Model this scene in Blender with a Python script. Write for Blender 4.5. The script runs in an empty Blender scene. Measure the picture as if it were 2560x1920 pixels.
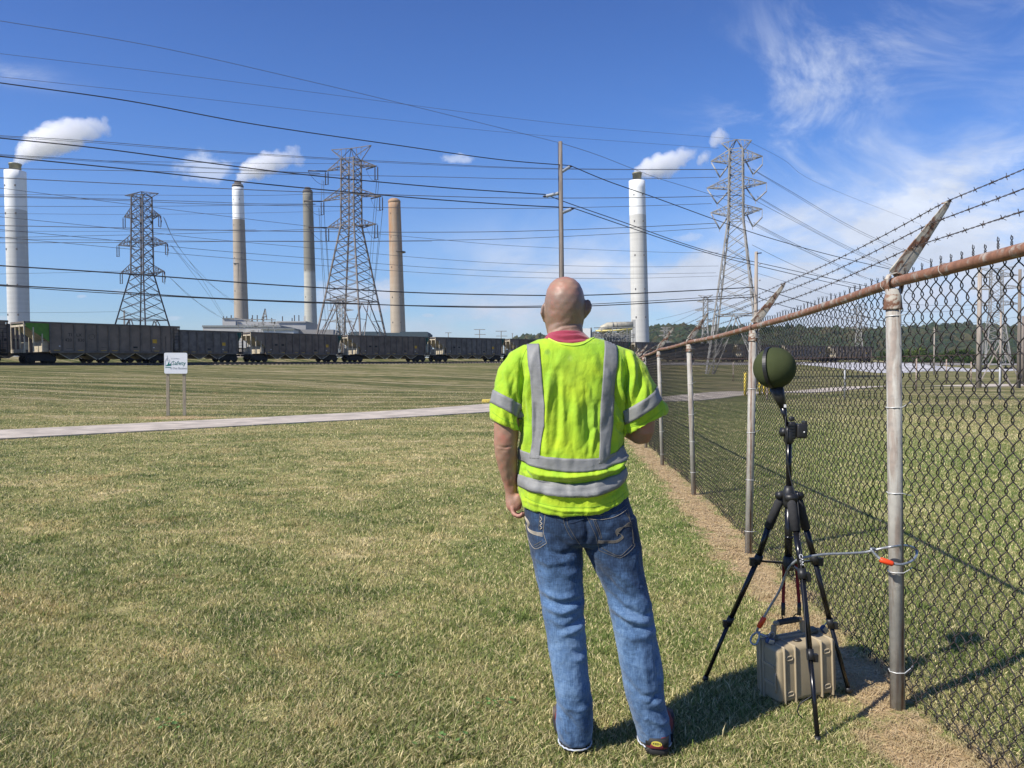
import bpy, bmesh, math, random
import numpy as np
from mathutils import Vector, Matrix, noise
from mathutils.bvhtree import BVHTree
R = math.radians
scene = bpy.context.scene
COL = scene.collection
random.seed(7); rng = np.random.default_rng(7)

# ---------------------------------------------------------------- camera
CAMH = 1.45
PITCH = math.atan(35/1920)
cam_d = bpy.data.cameras.new('camera'); cam = bpy.data.objects.new('camera', cam_d)
COL.objects.link(cam); scene.camera = cam
cam.location = (0, 0, CAMH); cam.rotation_euler = (math.pi/2 - PITCH, 0, 0)
cam_d.sensor_width = 36; cam_d.lens = 27; cam_d.clip_start = 0.05; cam_d.clip_end = 20000
# ---------------------------------------------------------------- view
scene.view_settings.view_transform = 'Standard'; scene.view_settings.look = 'None'
scene.view_settings.exposure = 0.40; scene.view_settings.gamma = 1
scene.render.resolution_x = 1024; scene.render.resolution_y = 768
# ---------------------------------------------------------------- sun
TOSUN = Vector((-1.65, -1.04, 1.82)).normalized()
sun_d = bpy.data.lights.new('sun', 'SUN'); sun_d.energy = 4.8; sun_d.angle = R(0.53); sun_d.color = (1, .945, .85)
sun = bpy.data.objects.new('sun', sun_d); COL.objects.link(sun)
sun.rotation_euler = TOSUN.to_track_quat('Z', 'Y').to_euler(); sun.location = (-20, -12, 30)

# ---------------------------------------------------------------- node helper
class NT:
    def __init__(s, tree): s.t = tree; s.x = 0
    def n(s, kind, out=0, props=None, **ins):
        nd = s.t.nodes.new(kind); s.x += 30; nd.location = (s.x, 0)
        for k, v in (props or {}).items(): setattr(nd, k, v)
        for k, v in ins.items():
            key = int(k[1:]) if k[0] == 'i' and k[1:].isdigit() else k.replace('_', ' ')
            s.put(nd.inputs[key], v)
        return nd if out is None else nd.outputs[out]
    def put(s, sock, v):
        if isinstance(v, bpy.types.NodeSocket): s.t.links.new(v, sock)
        elif v is not None:
            if sock.type == 'RGBA' and len(v) == 3: v = (*v, 1)
            sock.default_value = v
    def m(s, op, a, b=0.0, c=None, clamp=False):
        nd = s.t.nodes.new('ShaderNodeMath'); nd.operation = op; nd.use_clamp = clamp
        s.put(nd.inputs[0], a); s.put(nd.inputs[1], b)
        if c is not None: s.put(nd.inputs[2], c)
        return nd.outputs[0]
    def v(s, op, a, b=(0, 0, 0), out=0):
        nd = s.t.nodes.new('ShaderNodeVectorMath'); nd.operation = op
        s.put(nd.inputs[0], a); s.put(nd.inputs[1], b)
        return nd.outputs[out]
    def noise(s, vec, scale=5, detail=4, rough=.55, dist=0, out=0):
        return s.n('ShaderNodeTexNoise', out, None, Vector=vec, Scale=scale, Detail=detail, Roughness=rough, Distortion=dist)
    def ramp(s, fac, stops, interp='LINEAR'):
        nd = s.t.nodes.new('ShaderNodeValToRGB'); cr = nd.color_ramp; cr.interpolation = interp
        while len(cr.elements) < len(stops): cr.elements.new(.5)
        for e, (p, c) in zip(cr.elements, stops):
            e.position = p; e.color = (c, c, c, 1) if isinstance(c, (int, float)) else (*c, 1)
        s.put(nd.inputs[0], fac); return nd.outputs[0]
    def mr(s, v, a, b, c=0., d=1., smooth=False):
        nd = s.t.nodes.new('ShaderNodeMapRange'); nd.interpolation_type = 'SMOOTHSTEP' if smooth else 'LINEAR'
        for i, q in enumerate((v, a, b, c, d)): s.put(nd.inputs[i], q)
        return nd.outputs[0]
    def mix(s, fac, a, b, mode='MIX'):
        nd = s.t.nodes.new('ShaderNodeMix'); nd.data_type = 'RGBA'; nd.blend_type = mode
        s.put(nd.inputs[0], fac); s.put(nd.inputs[6], a); s.put(nd.inputs[7], b)
        return nd.outputs[2]
    def sep(s, v):
        nd = s.t.nodes.new('ShaderNodeSeparateXYZ'); s.put(nd.inputs[0], v); return nd.outputs[0], nd.outputs[1], nd.outputs[2]
    def comb(s, x, y, z):
        nd = s.t.nodes.new('ShaderNodeCombineXYZ')
        for i, q in enumerate((x, y, z)): s.put(nd.inputs[i], q)
        return nd.outputs[0]

# ---------------------------------------------------------------- world: sky and high clouds, laid out by direction
world = bpy.data.worlds.new('World'); scene.world = world; world.use_nodes = True
w = NT(world.node_tree); w.t.nodes.clear()
sky = w.t.nodes.new('ShaderNodeTexSky'); sky.sky_type = 'NISHITA'; sky.sun_disc = False
sky.sun_elevation = math.asin(TOSUN.z); sky.sun_rotation = math.atan2(TOSUN.x, TOSUN.y) % (2*math.pi)
sky.air_density = 1.0; sky.dust_density = 0.35; sky.ozone_density = 3.0; sky.altitude = 120
hs = w.n('ShaderNodeHueSaturation', 0, None, Saturation=1.14, Value=1.0, Color=sky.outputs[0])
dirv = w.n('ShaderNodeTexCoord', 0)
dx, dy, dz = w.sep(dirv)
dyc = w.m('MAXIMUM', dy, .05)
U = w.m('DIVIDE', dx, dyc); V = w.m('DIVIDE', dz, dyc)
front = w.mr(dy, .05, .3, 0, 1)
def U_(px): return (px-1280)/1920
def V_(py): return (925-py)/1920
def ell(px, py, ax, ay, ang):
    u = w.m('SUBTRACT', U, U_(px)); v = w.m('SUBTRACT', V, V_(py)); a = R(ang); ca, sa = math.cos(a), math.sin(a)
    p = w.m('ADD', w.m('MULTIPLY', u, ca), w.m('MULTIPLY', v, sa)); q = w.m('SUBTRACT', w.m('MULTIPLY', v, ca), w.m('MULTIPLY', u, sa))
    r2 = w.m('ADD', w.m('POWER', w.m('DIVIDE', w.m('ABSOLUTE', p), ax/1920), 2.), w.m('POWER', w.m('DIVIDE', w.m('ABSOLUTE', q), ay/1920), 2.))
    return w.m('EXPONENT', w.m('MULTIPLY', r2, -1.))
uv = w.comb(U, V, 0.)
def rotuv(ang, sx, sy):
    nd = w.t.nodes.new('ShaderNodeMapping'); w.put(nd.inputs[0], uv); nd.inputs[2].default_value = (0, 0, R(-ang)); nd.inputs[3].default_value = (sx, sy, 1)
    nd2 = w.t.nodes.new('ShaderNodeMapping'); nd2.vector_type = 'POINT'
    return nd.outputs[0]
def addm(*xs):
    r = xs[0]
    for x in xs[1:]: r = w.m('ADD', r, x)
    return r
wn = lambda ang, sx, sy, sc, de, ro, di, lo, hi: w.mr(w.noise(rotuv(ang, sx, sy), sc, de, ro, di), lo, hi, 0, 1, True)
cirrus = wn(55, 1, 2.6, 3.2, 8, .62, 1.3, .42, .78)
fine = wn(35, 1, 1.8, 9, 7, .6, .8, .35, .75)
soft = wn(10, 1, 2.0, 4.0, 6, .55, .4, .36, .66)
A = w.m('MULTIPLY', cirrus, addm(w.m('MULTIPLY', ell(1990, 330, 190, 330, -12), .75), w.m('MULTIPLY', ell(2420, 520, 330, 200, 35), 1.0),
        w.m('MULTIPLY', ell(2300, 60, 420, 130, 20), .45), w.m('MULTIPLY', ell(30, 185, 130, 26, -12), .5)))
A = w.m('ADD', A, w.m('MULTIPLY', w.m('MULTIPLY', fine, ell(2330, 560, 330, 170, 25)), .55))
B = w.m('MULTIPLY', soft, addm(ell(1560, 690, 430, 120, 4), w.m('MULTIPLY', ell(2150, 700, 560, 120, 0), 1.15), w.m('MULTIPLY', ell(1180, 800, 420, 45, 3), .8)))
band = w.m('MULTIPLY', w.mr(V, 0., .085, 1, 0, True), w.mr(U, -.7, .25, .15, .5))
cl = w.m('ADD', w.m('ADD', w.m('MULTIPLY', A, 1.1), w.m('MULTIPLY', B, 1.25)), band)
cl = w.m('ADD', cl, w.m('MULTIPLY', w.m('MULTIPLY', ell(2250, 690, 520, 190, 8), .55), wn(5, 1, 1.6, 2.5, 5, .5, .3, .1, .8)))
# small puffy clouds
puffn = w.noise(w.v('MULTIPLY', uv, (1, 1.5, 1)), 26, 7, .62, .3)
puff2 = w.noise(w.v('MULTIPLY', uv, (1, 1.2, 1)), 62, 6, .6, .3)
def puff(px, py, ax, ay, ang, gain=1.0, thr=.32, nn=None):
    e = ell(px, py, ax, ay, ang)
    return w.m('MULTIPLY', w.mr(w.m('ADD', e, w.m('MULTIPLY', w.m('SUBTRACT', nn or puffn, .5), 1.5)), thr, thr+.55, 0, 1, True), gain)
pf = addm(puff(515, 424, 78, 40, 0, .62), puff(1142, 399, 50, 16, 0, .5, .4, puff2), puff(890, 745, 130, 44, 0, .62, .3), puff(965, 720, 40, 30, 0, .5, .4), puff(205, 741, 18, 6, 0, .45, .5, puff2),
          puff(1070, 788, 26, 8, 0, .4, .5, puff2), puff(310, 730, 38, 14, 0, .35, .5, puff2), puff(1720, 595, 60, 14, 5, .35, .5, puff2), puff(440, 795, 30, 8, 0, .4, .5, puff2), puff(0, 795, 30, 12, 0, .4, .5, puff2))
cl = w.m('ADD', cl, pf)
cl = w.m('MULTIPLY', w.m('MINIMUM', cl, .93), front)
gain = w.ramp(w.mr(V, 0., .5), [(0, (.60, .68, .90)), (.12, (.68, .78, 1.0)), (.32, (.76, .89, 1.16)), (.64, (.60, .80, 1.18)), (1, (.52, .68, 1.07))])
hs = w.mix(1., hs, gain, 'MULTIPLY')
shade = w.mr(w.noise(w.v('MULTIPLY', uv, (1, 2.2, 1)), 11, 5, .6, .2), .3, .7, .86, 1.06)
ccol = w.mix(1., w.mix(w.mr(V, .04, .22, 0, 1), (4.5, 5.0, 6.1), (6.3, 6.8, 7.8)), w.comb(shade, shade, shade), 'MULTIPLY')
colr = w.mix(cl, hs, ccol)
bg = w.n('ShaderNodeBackground', 0, None, Color=colr, Strength=.1)
w.n('ShaderNodeOutputWorld', None, None, Surface=bg)

# ---------------------------------------------------------------- placing: pixel of the photograph + distance -> point
FW = Vector((0, math.cos(PITCH), -math.sin(PITCH))); UP = Vector((0, math.sin(PITCH), math.cos(PITCH)))
def P(px, py, d): return Vector((0, 0, CAMH)) + d*(FW + UP*(-(py-960)/1920)) + Vector((d*(px-1280)/1920, 0, 0))
def Pz(px, z, d):
    q = P(px, 925, d); q.z = z; return q

# ---------------------------------------------------------------- objects
def tag(o, label=None, cat=None, group=None, kind=None):
    if label: o['label'] = label
    if cat: o['category'] = cat
    if group: o['group'] = group
    if kind: o['kind'] = kind
    return o
def empty(name, loc, label, cat, group=None, rz=0):
    o = bpy.data.objects.new(name, None); COL.objects.link(o); o.location = loc; o.rotation_euler = (0, 0, rz)
    o.empty_display_size = .1
    return tag(o, label, cat, group)
def copy_tree(o, parent=None):
    c = o.copy(); COL.objects.link(c)
    if parent: c.parent = parent
    for ch in list(o.children): copy_tree(ch, c)
    return c
class MB:
    def __init__(s): s.v = []; s.f = []; s.sm = []
    def add(s, verts, faces, smooth=False):
        b = len(s.v); s.v += [tuple(q) for q in verts]; s.f += [tuple(i+b for i in f) for f in faces]; s.sm += [smooth]*len(faces); return s
    def box(s, c, size, rot=None, taper=1.0):
        hx, hy, hz = size[0]/2, size[1]/2, size[2]/2; vs = []
        for z in (-1, 1):
            t = taper if z > 0 else 1
            for x, y in ((-1, -1), (1, -1), (1, 1), (-1, 1)):
                q = Vector((x*hx*t, y*hy*t, z*hz))
                if rot is not None: q = rot @ q
                vs.append(q+Vector(c))
        return s.add(vs, [(3, 2, 1, 0), (4, 5, 6, 7), (0, 1, 5, 4), (1, 2, 6, 5), (2, 3, 7, 6), (3, 0, 4, 7)])
    def b2(s, lo, hi): return s.box([(a+b)/2 for a, b in zip(lo, hi)], [b-a for a, b in zip(lo, hi)])
    def rbox(s, c, size, r, rot=None, seg=3):
        bm = bmesh.new(); bmesh.ops.create_cube(bm, size=1)
        for q in bm.verts: q.co = Vector((q.co.x*size[0], q.co.y*size[1], q.co.z*size[2]))
        bmesh.ops.bevel(bm, geom=bm.edges[:], offset=r, segments=seg, affect='EDGES', profile=.5)
        bm.verts.index_update()
        s.add([(rot @ q.co if rot is not None else q.co)+Vector(c) for q in bm.verts], [[q.index for q in f.verts] for f in bm.faces], seg > 2); bm.free(); return s
    def bar(s, p, q, w, h=None, up=(0, 0, 1)):
        p, q = Vector(p), Vector(q); h = h or w; d = (q-p)
        if d.length < 1e-6: return s
        dn = d.normalized(); u = Vector(up)
        if abs(dn.dot(u)) > .97: u = Vector((1, 0, 0))
        a = dn.cross(u).normalized()*w/2; b = a.cross(dn).normalized()*h/2
        vs = [e+i*a+j*b for e in (p, q) for i, j in ((-1, -1), (1, -1), (1, 1), (-1, 1))]
        return s.add(vs, [(0, 1, 2, 3), (7, 6, 5, 4), (0, 4, 5, 1), (1, 5, 6, 2), (2, 6, 7, 3), (3, 7, 4, 0)])
    def tube(s, pts, r, n=8, cap=True, closed=False, sq=None):
        pts = [Vector(p) for p in pts]; N = len(pts); rr = r if isinstance(r, (list, tuple)) else [r]*N
        vs = []; prev = None
        for i, p in enumerate(pts):
            if closed: t = pts[(i+1) % N]-pts[i-1]
            else: t = pts[min(i+1, N-1)]-pts[max(i-1, 0)]
            t = t.normalized() if t.length > 1e-9 else Vector((0, 0, 1))
            if prev is None: a = t.cross(Vector((0, 0, 1)) if abs(t.z) < .95 else Vector((1, 0, 0))).normalized()
            else:
                a = prev - t*prev.dot(t); a = a.normalized()
            prev = a; b = t.cross(a)
            for k in range(n):
                an = 2*math.pi*k/n; fx = 1; fy = 1
                if sq: fx, fy = sq
                vs.append(p + rr[i]*(fx*math.cos(an)*a+fy*math.sin(an)*b))
        fs = []
        for i in range(N if closed else N-1):
            j = (i+1) % N
            for k in range(n): fs.append((i*n+k, i*n+(k+1) % n, j*n+(k+1) % n, j*n+k))
        if cap and not closed:
            fs.append(tuple(range(n-1, -1, -1))); fs.append(tuple((N-1)*n+k for k in range(n)))
        return s.add(vs, fs, n > 4)
    def lathe(s, prof, c=(0, 0, 0), n=24, rot=None, cap=True):
        vs = []; c = Vector(c)
        for r, z in prof:
            for k in range(n):
                q = Vector((r*math.cos(2*math.pi*k/n), r*math.sin(2*math.pi*k/n), z)); vs.append(c+(rot @ q if rot is not None else q))
        fs = [(i*n+k, i*n+(k+1) % n, (i+1)*n+(k+1) % n, (i+1)*n+k) for i in range(len(prof)-1) for k in range(n)]
        if cap: fs += [tuple(range(n-1, -1, -1)), tuple((len(prof)-1)*n+k for k in range(n))]
        return s.add(vs, fs, True)
    def ball(s, c, r, n=16, m=10, rot=None):
        r = (r, r, r) if isinstance(r, (int, float)) else r; vs = []; c = Vector(c)
        for i in range(m+1):
            th = math.pi*i/m
            for k in range(n):
                q = Vector((r[0]*math.sin(th)*math.cos(2*math.pi*k/n), r[1]*math.sin(th)*math.sin(2*math.pi*k/n), r[2]*math.cos(th))); vs.append(c+(rot @ q if rot is not None else q))
        return s.add(vs, [(i*n+k, (i+1)*n+k, (i+1)*n+(k+1) % n, i*n+(k+1) % n) for i in range(m) for k in range(n)], True)
    def loft(s, rings, cap=True):
        n = len(rings[0]); vs = [p for r in rings for p in r]
        fs = [(i*n+k, i*n+(k+1) % n, (i+1)*n+(k+1) % n, (i+1)*n+k) for i in range(len(rings)-1) for k in range(n)]
        if cap: fs += [tuple(range(n-1, -1, -1)), tuple((len(rings)-1)*n+k for k in range(n))]
        return s.add(vs, fs, True)
    def mesh(s, name):
        me = bpy.data.meshes.new(name); me.from_pydata(s.v, [], s.f)
        me.polygons.foreach_set('use_smooth', s.sm); me.update(); return me
    def build(s, name, mat=None, parent=None, fix=True):
        me = s.mesh(name)
        if fix:
            bm = bmesh.new(); bm.from_mesh(me); bmesh.ops.remove_doubles(bm, verts=bm.verts, dist=1e-6) if len(bm.verts) < 40000 else None
            bmesh.ops.recalc_face_normals(bm, faces=bm.faces); bm.to_mesh(me); bm.free()
        if mat: me.materials.append(mat)
        o = bpy.data.objects.new(name, me); COL.objects.link(o)
        if parent: o.parent = parent
        return o
def mesh_np(name, verts, faces_flat, nside, mat=None, smooth=False, attrs=None, parent=None):
    me = bpy.data.meshes.new(name); nv = len(verts); nf = len(faces_flat)//nside
    me.vertices.add(nv); me.vertices.foreach_set('co', np.asarray(verts, dtype=np.float32).ravel())
    me.loops.add(nf*nside); me.loops.foreach_set('vertex_index', np.asarray(faces_flat, dtype=np.int32).ravel())
    me.polygons.add(nf); me.polygons.foreach_set('loop_start', np.arange(0, nf*nside, nside, dtype=np.int32))
    me.polygons.foreach_set('use_smooth', np.full(nf, smooth)); 
    for k, a in (attrs or {}).items():
        at = me.attributes.new(k, 'FLOAT', 'POINT'); at.data.foreach_set('value', np.asarray(a, dtype=np.float32))
    me.update(); me.validate()
    if mat: me.materials.append(mat)
    o = bpy.data.objects.new(name, me); COL.objects.link(o)
    if parent: o.parent = parent
    return o
def text_obj(txt, name, size, mat, parent, mw, extrude=.001, align='CENTER', sx=1.0):
    cu = bpy.data.curves.new(name, 'FONT'); cu.body = txt; cu.size = size; cu.extrude = extrude; cu.align_x = align; cu.align_y = 'CENTER'; cu.resolution_u = 2
    tmp = bpy.data.objects.new(name, cu); COL.objects.link(tmp)
    dg = bpy.context.evaluated_depsgraph_get(); me = bpy.data.meshes.new_from_object(tmp.evaluated_get(dg)); bpy.data.objects.remove(tmp)
    me.transform(Matrix.Diagonal((sx, 1, 1, 1))); me.transform(mw); me.materials.clear(); me.materials.append(mat); me.name = name
    o = bpy.data.objects.new(name, me); COL.objects.link(o); o.parent = parent; return o

# ---------------------------------------------------------------- materials
def mat(name, col, rough=.6, metal=0., var=.15, vscale=3., col2=None, bump=0., bscale=40., coord='obj', spec=.5, detail=5, stretch=None, lo=.35, hi=.65, sheen=0, bdist=.02):
    mt = bpy.data.materials.new(name); mt.use_nodes = True; g = NT(mt.node_tree); g.t.nodes.clear()
    cs = g.n('ShaderNodeTexCoord', 3) if coord == 'obj' else g.n('ShaderNodeNewGeometry', 0)
    if stretch: cs = g.v('MULTIPLY', cs, stretch)
    nz = g.noise(cs, vscale, detail, .6)
    c2 = col2 or tuple(max(0, c*(1-var)) for c in col); c1 = col if col2 else tuple(c*(1+var*.6) for c in col)
    c = g.mix(g.mr(nz, lo, hi), c1, c2)
    ins = dict(Base_Color=c, Roughness=rough, Metallic=metal)
    bs = g.n('ShaderNodeBsdfPrincipled', None, None, **ins); bs.inputs['Specular IOR Level'].default_value = spec
    if sheen: bs.inputs['Sheen Weight'].default_value = sheen
    if bump: g.put(bs.inputs['Normal'], g.n('ShaderNodeBump', 0, None, Height=g.noise(cs, bscale, 3, .6), Strength=bump, Distance=bdist))
    g.n('ShaderNodeOutputMaterial', None, None, Surface=bs.outputs[0]); return mt
# ================================================================ TERRAIN
TR = np.array([(-125, -12), (-77, 49), (-46, 88), (-35.8, 101), (-25.5, 114), (-13.8, 124.5), (-2.4, 135), (20, 153), (44, 171), (70, 187), (98, 200), (135, 212), (220, 226)], float)
TRZ_X = [-125, -46, -35.8, -2.4, 44, 70, 98, 220]; TRZ_Z = [1.7, 2.3, 2.5, 3.0, 3.3, 3.4, 3.5, 3.5]
def dens_path(pts, n=400):
    pts = np.asarray(pts, float); q = pts
    for _ in range(3):   # chaikin
        a = q[:-1]*.75+q[1:]*.25; b = q[:-1]*.25+q[1:]*.75
        q = np.vstack([q[:1], np.stack([a, b], 1).reshape(-1, q.shape[1]), q[-1:]])
    s = np.r_[0, np.cumsum(np.linalg.norm(np.diff(q, axis=0), axis=1))]; t = np.linspace(0, s[-1], n)
    return np.stack([np.interp(t, s, q[:, k]) for k in range(q.shape[1])], 1), t
TP, TS = dens_path(TR, 420)
Tt = np.gradient(TP, axis=0); Tt /= np.linalg.norm(Tt, axis=1)[:, None]
TN = np.stack([Tt[:, 1], -Tt[:, 0]], 1)     # towards the camera
def tz(x): return np.interp(x, TRZ_X, TRZ_Z)
def smooth(t): t = np.clip(t, 0, 1); return t*t*(3-2*t)
def sdist(x, y):
    x = np.asarray(x, float).ravel(); y = np.asarray(y, float).ravel(); out = np.empty(len(x)); px = np.empty(len(x))
    Q = TP[::3]; NQ = TN[::3]
    for i in range(0, len(x), 20000):
        dxx = x[i:i+20000, None]-Q[None, :, 0]; dyy = y[i:i+20000, None]-Q[None, :, 1]
        k = np.argmin(dxx*dxx+dyy*dyy, 1); r = np.arange(len(k))
        out[i:i+20000] = dxx[r, k]*NQ[k, 0]+dyy[r, k]*NQ[k, 1]; px[i:i+20000] = Q[k, 0]
    return out, px
def base_z(x, y):
    b = np.interp(y, [-50, 0, 2.9, 3.3, 6.25, 9.25, 12.3, 17.4, 26, 60, 125, 150, 250, 500, 4000], [.2, 0, 0, -.016, -.047, -.058, -.08, -.14, -.22, -.15, -.05, .5, 2.3, 3.0, 3.0])
    return b
def ground_z(x, y):
    x = np.asarray(x, float); y = np.asarray(y, float); sh = x.shape
    x = x.ravel(); y = y.ravel(); b = base_z(x, y); s, px = sdist(x, y)
    t = smooth((px+8)/30); L = 50+(13-50)*t; F = 14+(4-14)*t
    k = .7*np.clip(1-(s-F)/L, 0, 1)+.3*smooth(1-(s-F)/L); k = np.where(s < F, 1, k)
    rise = smooth((-s-5)/7)*1.15*(1-smooth((x-99)/22))
    # the end of the bank on the right
    k = k*(1-smooth((x-99)/22)*(s > -30))
    z = b+(tz(px)-.38-b)*k+rise
    und = .20*np.sin(x*.21+y*.05)*np.sin(y*.19-x*.04)*np.clip((y-22)/25, 0, 1)*(1-k)
    far = np.hypot(x, y); z = np.where((far < 16), b, z)
    m = np.clip((far-16)/10, 0, 1); z = b*(1-m)+z*m
    return (z+und).reshape(sh)
def gz(x, y): return float(ground_z(np.array([x]), np.array([y]))[0])

def grass_colour(g, pos, fine=True):
    x, y, z = g.sep(pos)
    dist = g.m('SUBTRACT', x, g.m('ADD', g.m('MULTIPLY', y, .0815), 1.40))
    n1 = g.noise(pos, .9, 5, .62, .5); n2 = g.noise(pos, 3.6, 5, .65, .3); n3 = g.noise(pos, .12, 4, .6, .4)
    rot = g.t.nodes.new('ShaderNodeMapping'); g.put(rot.inputs[0], pos); rot.inputs[2].default_value = (0, 0, R(-48)); rot.inputs[3].default_value = (.035, .75, .2)
    st = g.noise(rot.outputs[0], 1.0, 5, .66, .9)
    rot2 = g.t.nodes.new('ShaderNodeMapping'); g.put(rot2.inputs[0], pos); rot2.inputs[2].default_value = (0, 0, R(-30)); rot2.inputs[3].default_value = (.25, 1.6, .5)
    st2 = g.noise(rot2.outputs[0], 1.0, 6, .65, .4)
    far = g.mr(y, 12, 40); 
    a = g.m('ADD', g.m('MULTIPLY', n1, .55), g.m('MULTIPLY', n2, .45))
    a = g.m('ADD', a, g.m('MULTIPLY', g.m('SUBTRACT', n3, .5), .5))
    bb = g.m('ADD', g.m('MULTIPLY', st, .75), g.m('MULTIPLY', n1, .25))
    bb = g.m('ADD', .5, g.m('MULTIPLY', g.m('SUBTRACT', g.m('ADD', g.m('MULTIPLY', bb, .72), g.m('MULTIPLY', st2, .28)), .5), 2.2))
    f = g.m('ADD', g.m('MULTIPLY', a, g.m('SUBTRACT', 1., far)), g.m('MULTIPLY', bb, far))
    col = g.ramp(g.mr(f, .37, .64), [(0, (.13, .155, .045)), (.25, (.215, .225, .075)), (.5, (.325, .305, .115)), (.75, (.45, .375, .17)), (1, (.60, .50, .28))])
    hue = g.noise(g.v('ADD', pos, (31., 7., 0.)), 1.5, 4, .6, .6); col = g.mix(g.mr(hue, .56, .70, 0, .45), col, (.17, .205, .06)); hue2 = g.noise(g.v('ADD', pos, (5., 77., 0.)), .8, 5, .65, .8); col = g.mix(g.mr(hue2, .57, .70, 0, .6), col, (.52, .37, .17))
    lush = g.m('MULTIPLY', g.mr(dist, -3.6, -.9, 0, 1, True), g.mr(dist, 5, 12, 1, 0))
    lush = g.m('MULTIPLY', lush, g.mr(n2, .3, .7, .95, .45)); lush = g.m('MULTIPLY', lush, g.mr(y, 3.2, 5.5, .45, .85))
    col = g.mix(lush, col, (.165, .225, .05))
    nd = g.noise(pos, 2.3, 4, .6, .3); nd2 = g.noise(pos, 9, 3, .6)
    dd = g.m('ABSOLUTE', g.m('ADD', dist, .06))
    dd = g.m('ADD', dd, g.m('ADD', g.m('MULTIPLY', g.m('SUBTRACT', nd, .5), .85), g.m('MULTIPLY', g.m('SUBTRACT', nd2, .5), .42)))
    dm = g.m('MULTIPLY', g.mr(dd, .10, .23, 1, 0, True), g.mr(y, 26, 32, 1, 0))
    sp = g.v('DISTANCE', g.v('MULTIPLY', pos, (.6, 1, 0)), (-11.6*.6, 26.5, 0), out=1)
    dm = g.m('MAXIMUM', dm, g.mr(g.m('ADD', sp, g.m('MULTIPLY', nd, 1.2)), 1.1, 1.7, 1, 0, True))
    dirt = g.ramp(g.noise(pos, 30, 5, .7), [(.3, (.27, .18, .09)), (.55, (.54, .39, .21)), (.75, (.76, .59, .35))])
    return col, dirt, dm, n2

def ground_material():
    mt = bpy.data.materials.new('lawn_ground'); mt.use_nodes = True; g = NT(mt.node_tree); g.t.nodes.clear()
    pos = g.n('ShaderNodeNewGeometry', 0)
    col, dirt, dm, n2 = grass_colour(g, pos)
    x, y, z = g.sep(pos)
    fineN = g.noise(pos, 42, 4, .75, .3); mid = g.noise(pos, 9, 5, .7, .3)
    near = g.mr(y, 4, 22, 1, 0)
    fin2 = g.noise(g.v('MULTIPLY', pos, (1, .6, 1)), 5.5, 6, .8, .4); fac = g.m('ADD', .25, g.m('ADD', g.m('MULTIPLY', fineN, .6), g.m('MULTIPLY', fin2, .9))); fac2 = g.m('ADD', .5, mid)
    col = g.mix(.85, col, g.mix(1., g.comb(fac, fac, fac), g.comb(fac2, fac2, fac2), 'MULTIPLY'), 'MULTIPLY')
    blade_shade = g.mr(y, 10, 34, 1., .52); col = g.mix(1., col, g.comb(blade_shade, blade_shade, blade_shade), 'MULTIPLY'); col = g.mix(dm, col, dirt)  # shade among grass blades painted in: ground colour darkens with distance
    bs = g.n('ShaderNodeBsdfPrincipled', None, None, Base_Color=col, Roughness=.95); bs.inputs['Specular IOR Level'].default_value = .15
    h = g.m('ADD', g.noise(pos, 55, 4, .7), g.m('MULTIPLY', g.noise(pos, 3.5, 5, .65), 4.))
    g.put(bs.inputs['Normal'], g.n('ShaderNodeBump', 0, None, Height=h, Strength=.75, Distance=.03))
    g.n('ShaderNodeOutputMaterial', None, None, Surface=bs.outputs[0]); return mt
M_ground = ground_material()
def build_ground():
    rr = np.r_[0.01, np.geomspace(.8, 60, 150), np.geomspace(61, 260, 190), np.geomspace(266, 7000, 60)]
    aa = np.r_[np.linspace(-46, 46, 300), np.linspace(50, 310, 66)]
    aa = np.deg2rad(aa); nr, na = len(rr), len(aa)
    X = rr[:, None]*np.sin(aa)[None]; Y = rr[:, None]*np.cos(aa)[None]
    Z = ground_z(X, Y)
    V = np.stack([X, Y, Z], -1).reshape(-1, 3)
    i, j = np.meshgrid(np.arange(nr-1), np.arange(na), indexing='ij'); j2 = (j+1) % na
    F = np.stack([i*na+j, i*na+j2, (i+1)*na+j2, (i+1)*na+j], -1).reshape(-1)
    F = F.reshape(-1, 4)[:, ::-1].reshape(-1)
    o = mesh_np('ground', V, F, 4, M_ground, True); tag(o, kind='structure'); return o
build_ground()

# ---- the pale road
ROADC, _ = dens_path([(-50, -27), (-12.6, 18.9), (-.85, 33.3), (20.9, 60), (34, 71), (60, 82), (120, 95)], 260)
def road_mat():
    return mat('road_concrete', (.49, .42, .34), .9, var=.32, vscale=1.3, bump=.3, bscale=60, coord='geo', detail=8)
def ribbon(name, C, hw, lift, m, kind='structure', nx=5, drop=.25):
    t = np.gradient(C, axis=0); t /= np.linalg.norm(t, axis=1)[:, None]; n = np.stack([t[:, 1], -t[:, 0]], 1)
    offs = np.linspace(-hw, hw, nx); V = []; 
    for o in offs:
        q = C+n*o; V.append(np.c_[q, ground_z(q[:, 0], q[:, 1])+lift])
    e0 = V[0].copy(); e0[:, 2] -= drop; e1 = V[-1].copy(); e1[:, 2] -= drop; V = [e0]+V+[e1]
    V = np.stack(V, 1); m_ = len(offs)+2; N = len(C)
    i, j = np.meshgrid(np.arange(N-1), np.arange(m_-1), indexing='ij')
    F = np.stack([i*m_+j, i*m_+j+1, (i+1)*m_+j+1, (i+1)*m_+j], -1).reshape(-1)
    o = mesh_np(name, V.reshape(-1, 3), F, 4, m, False); return tag(o, kind=kind)
ribbon('road', ROADC, 1.66, .035, road_mat())

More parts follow.
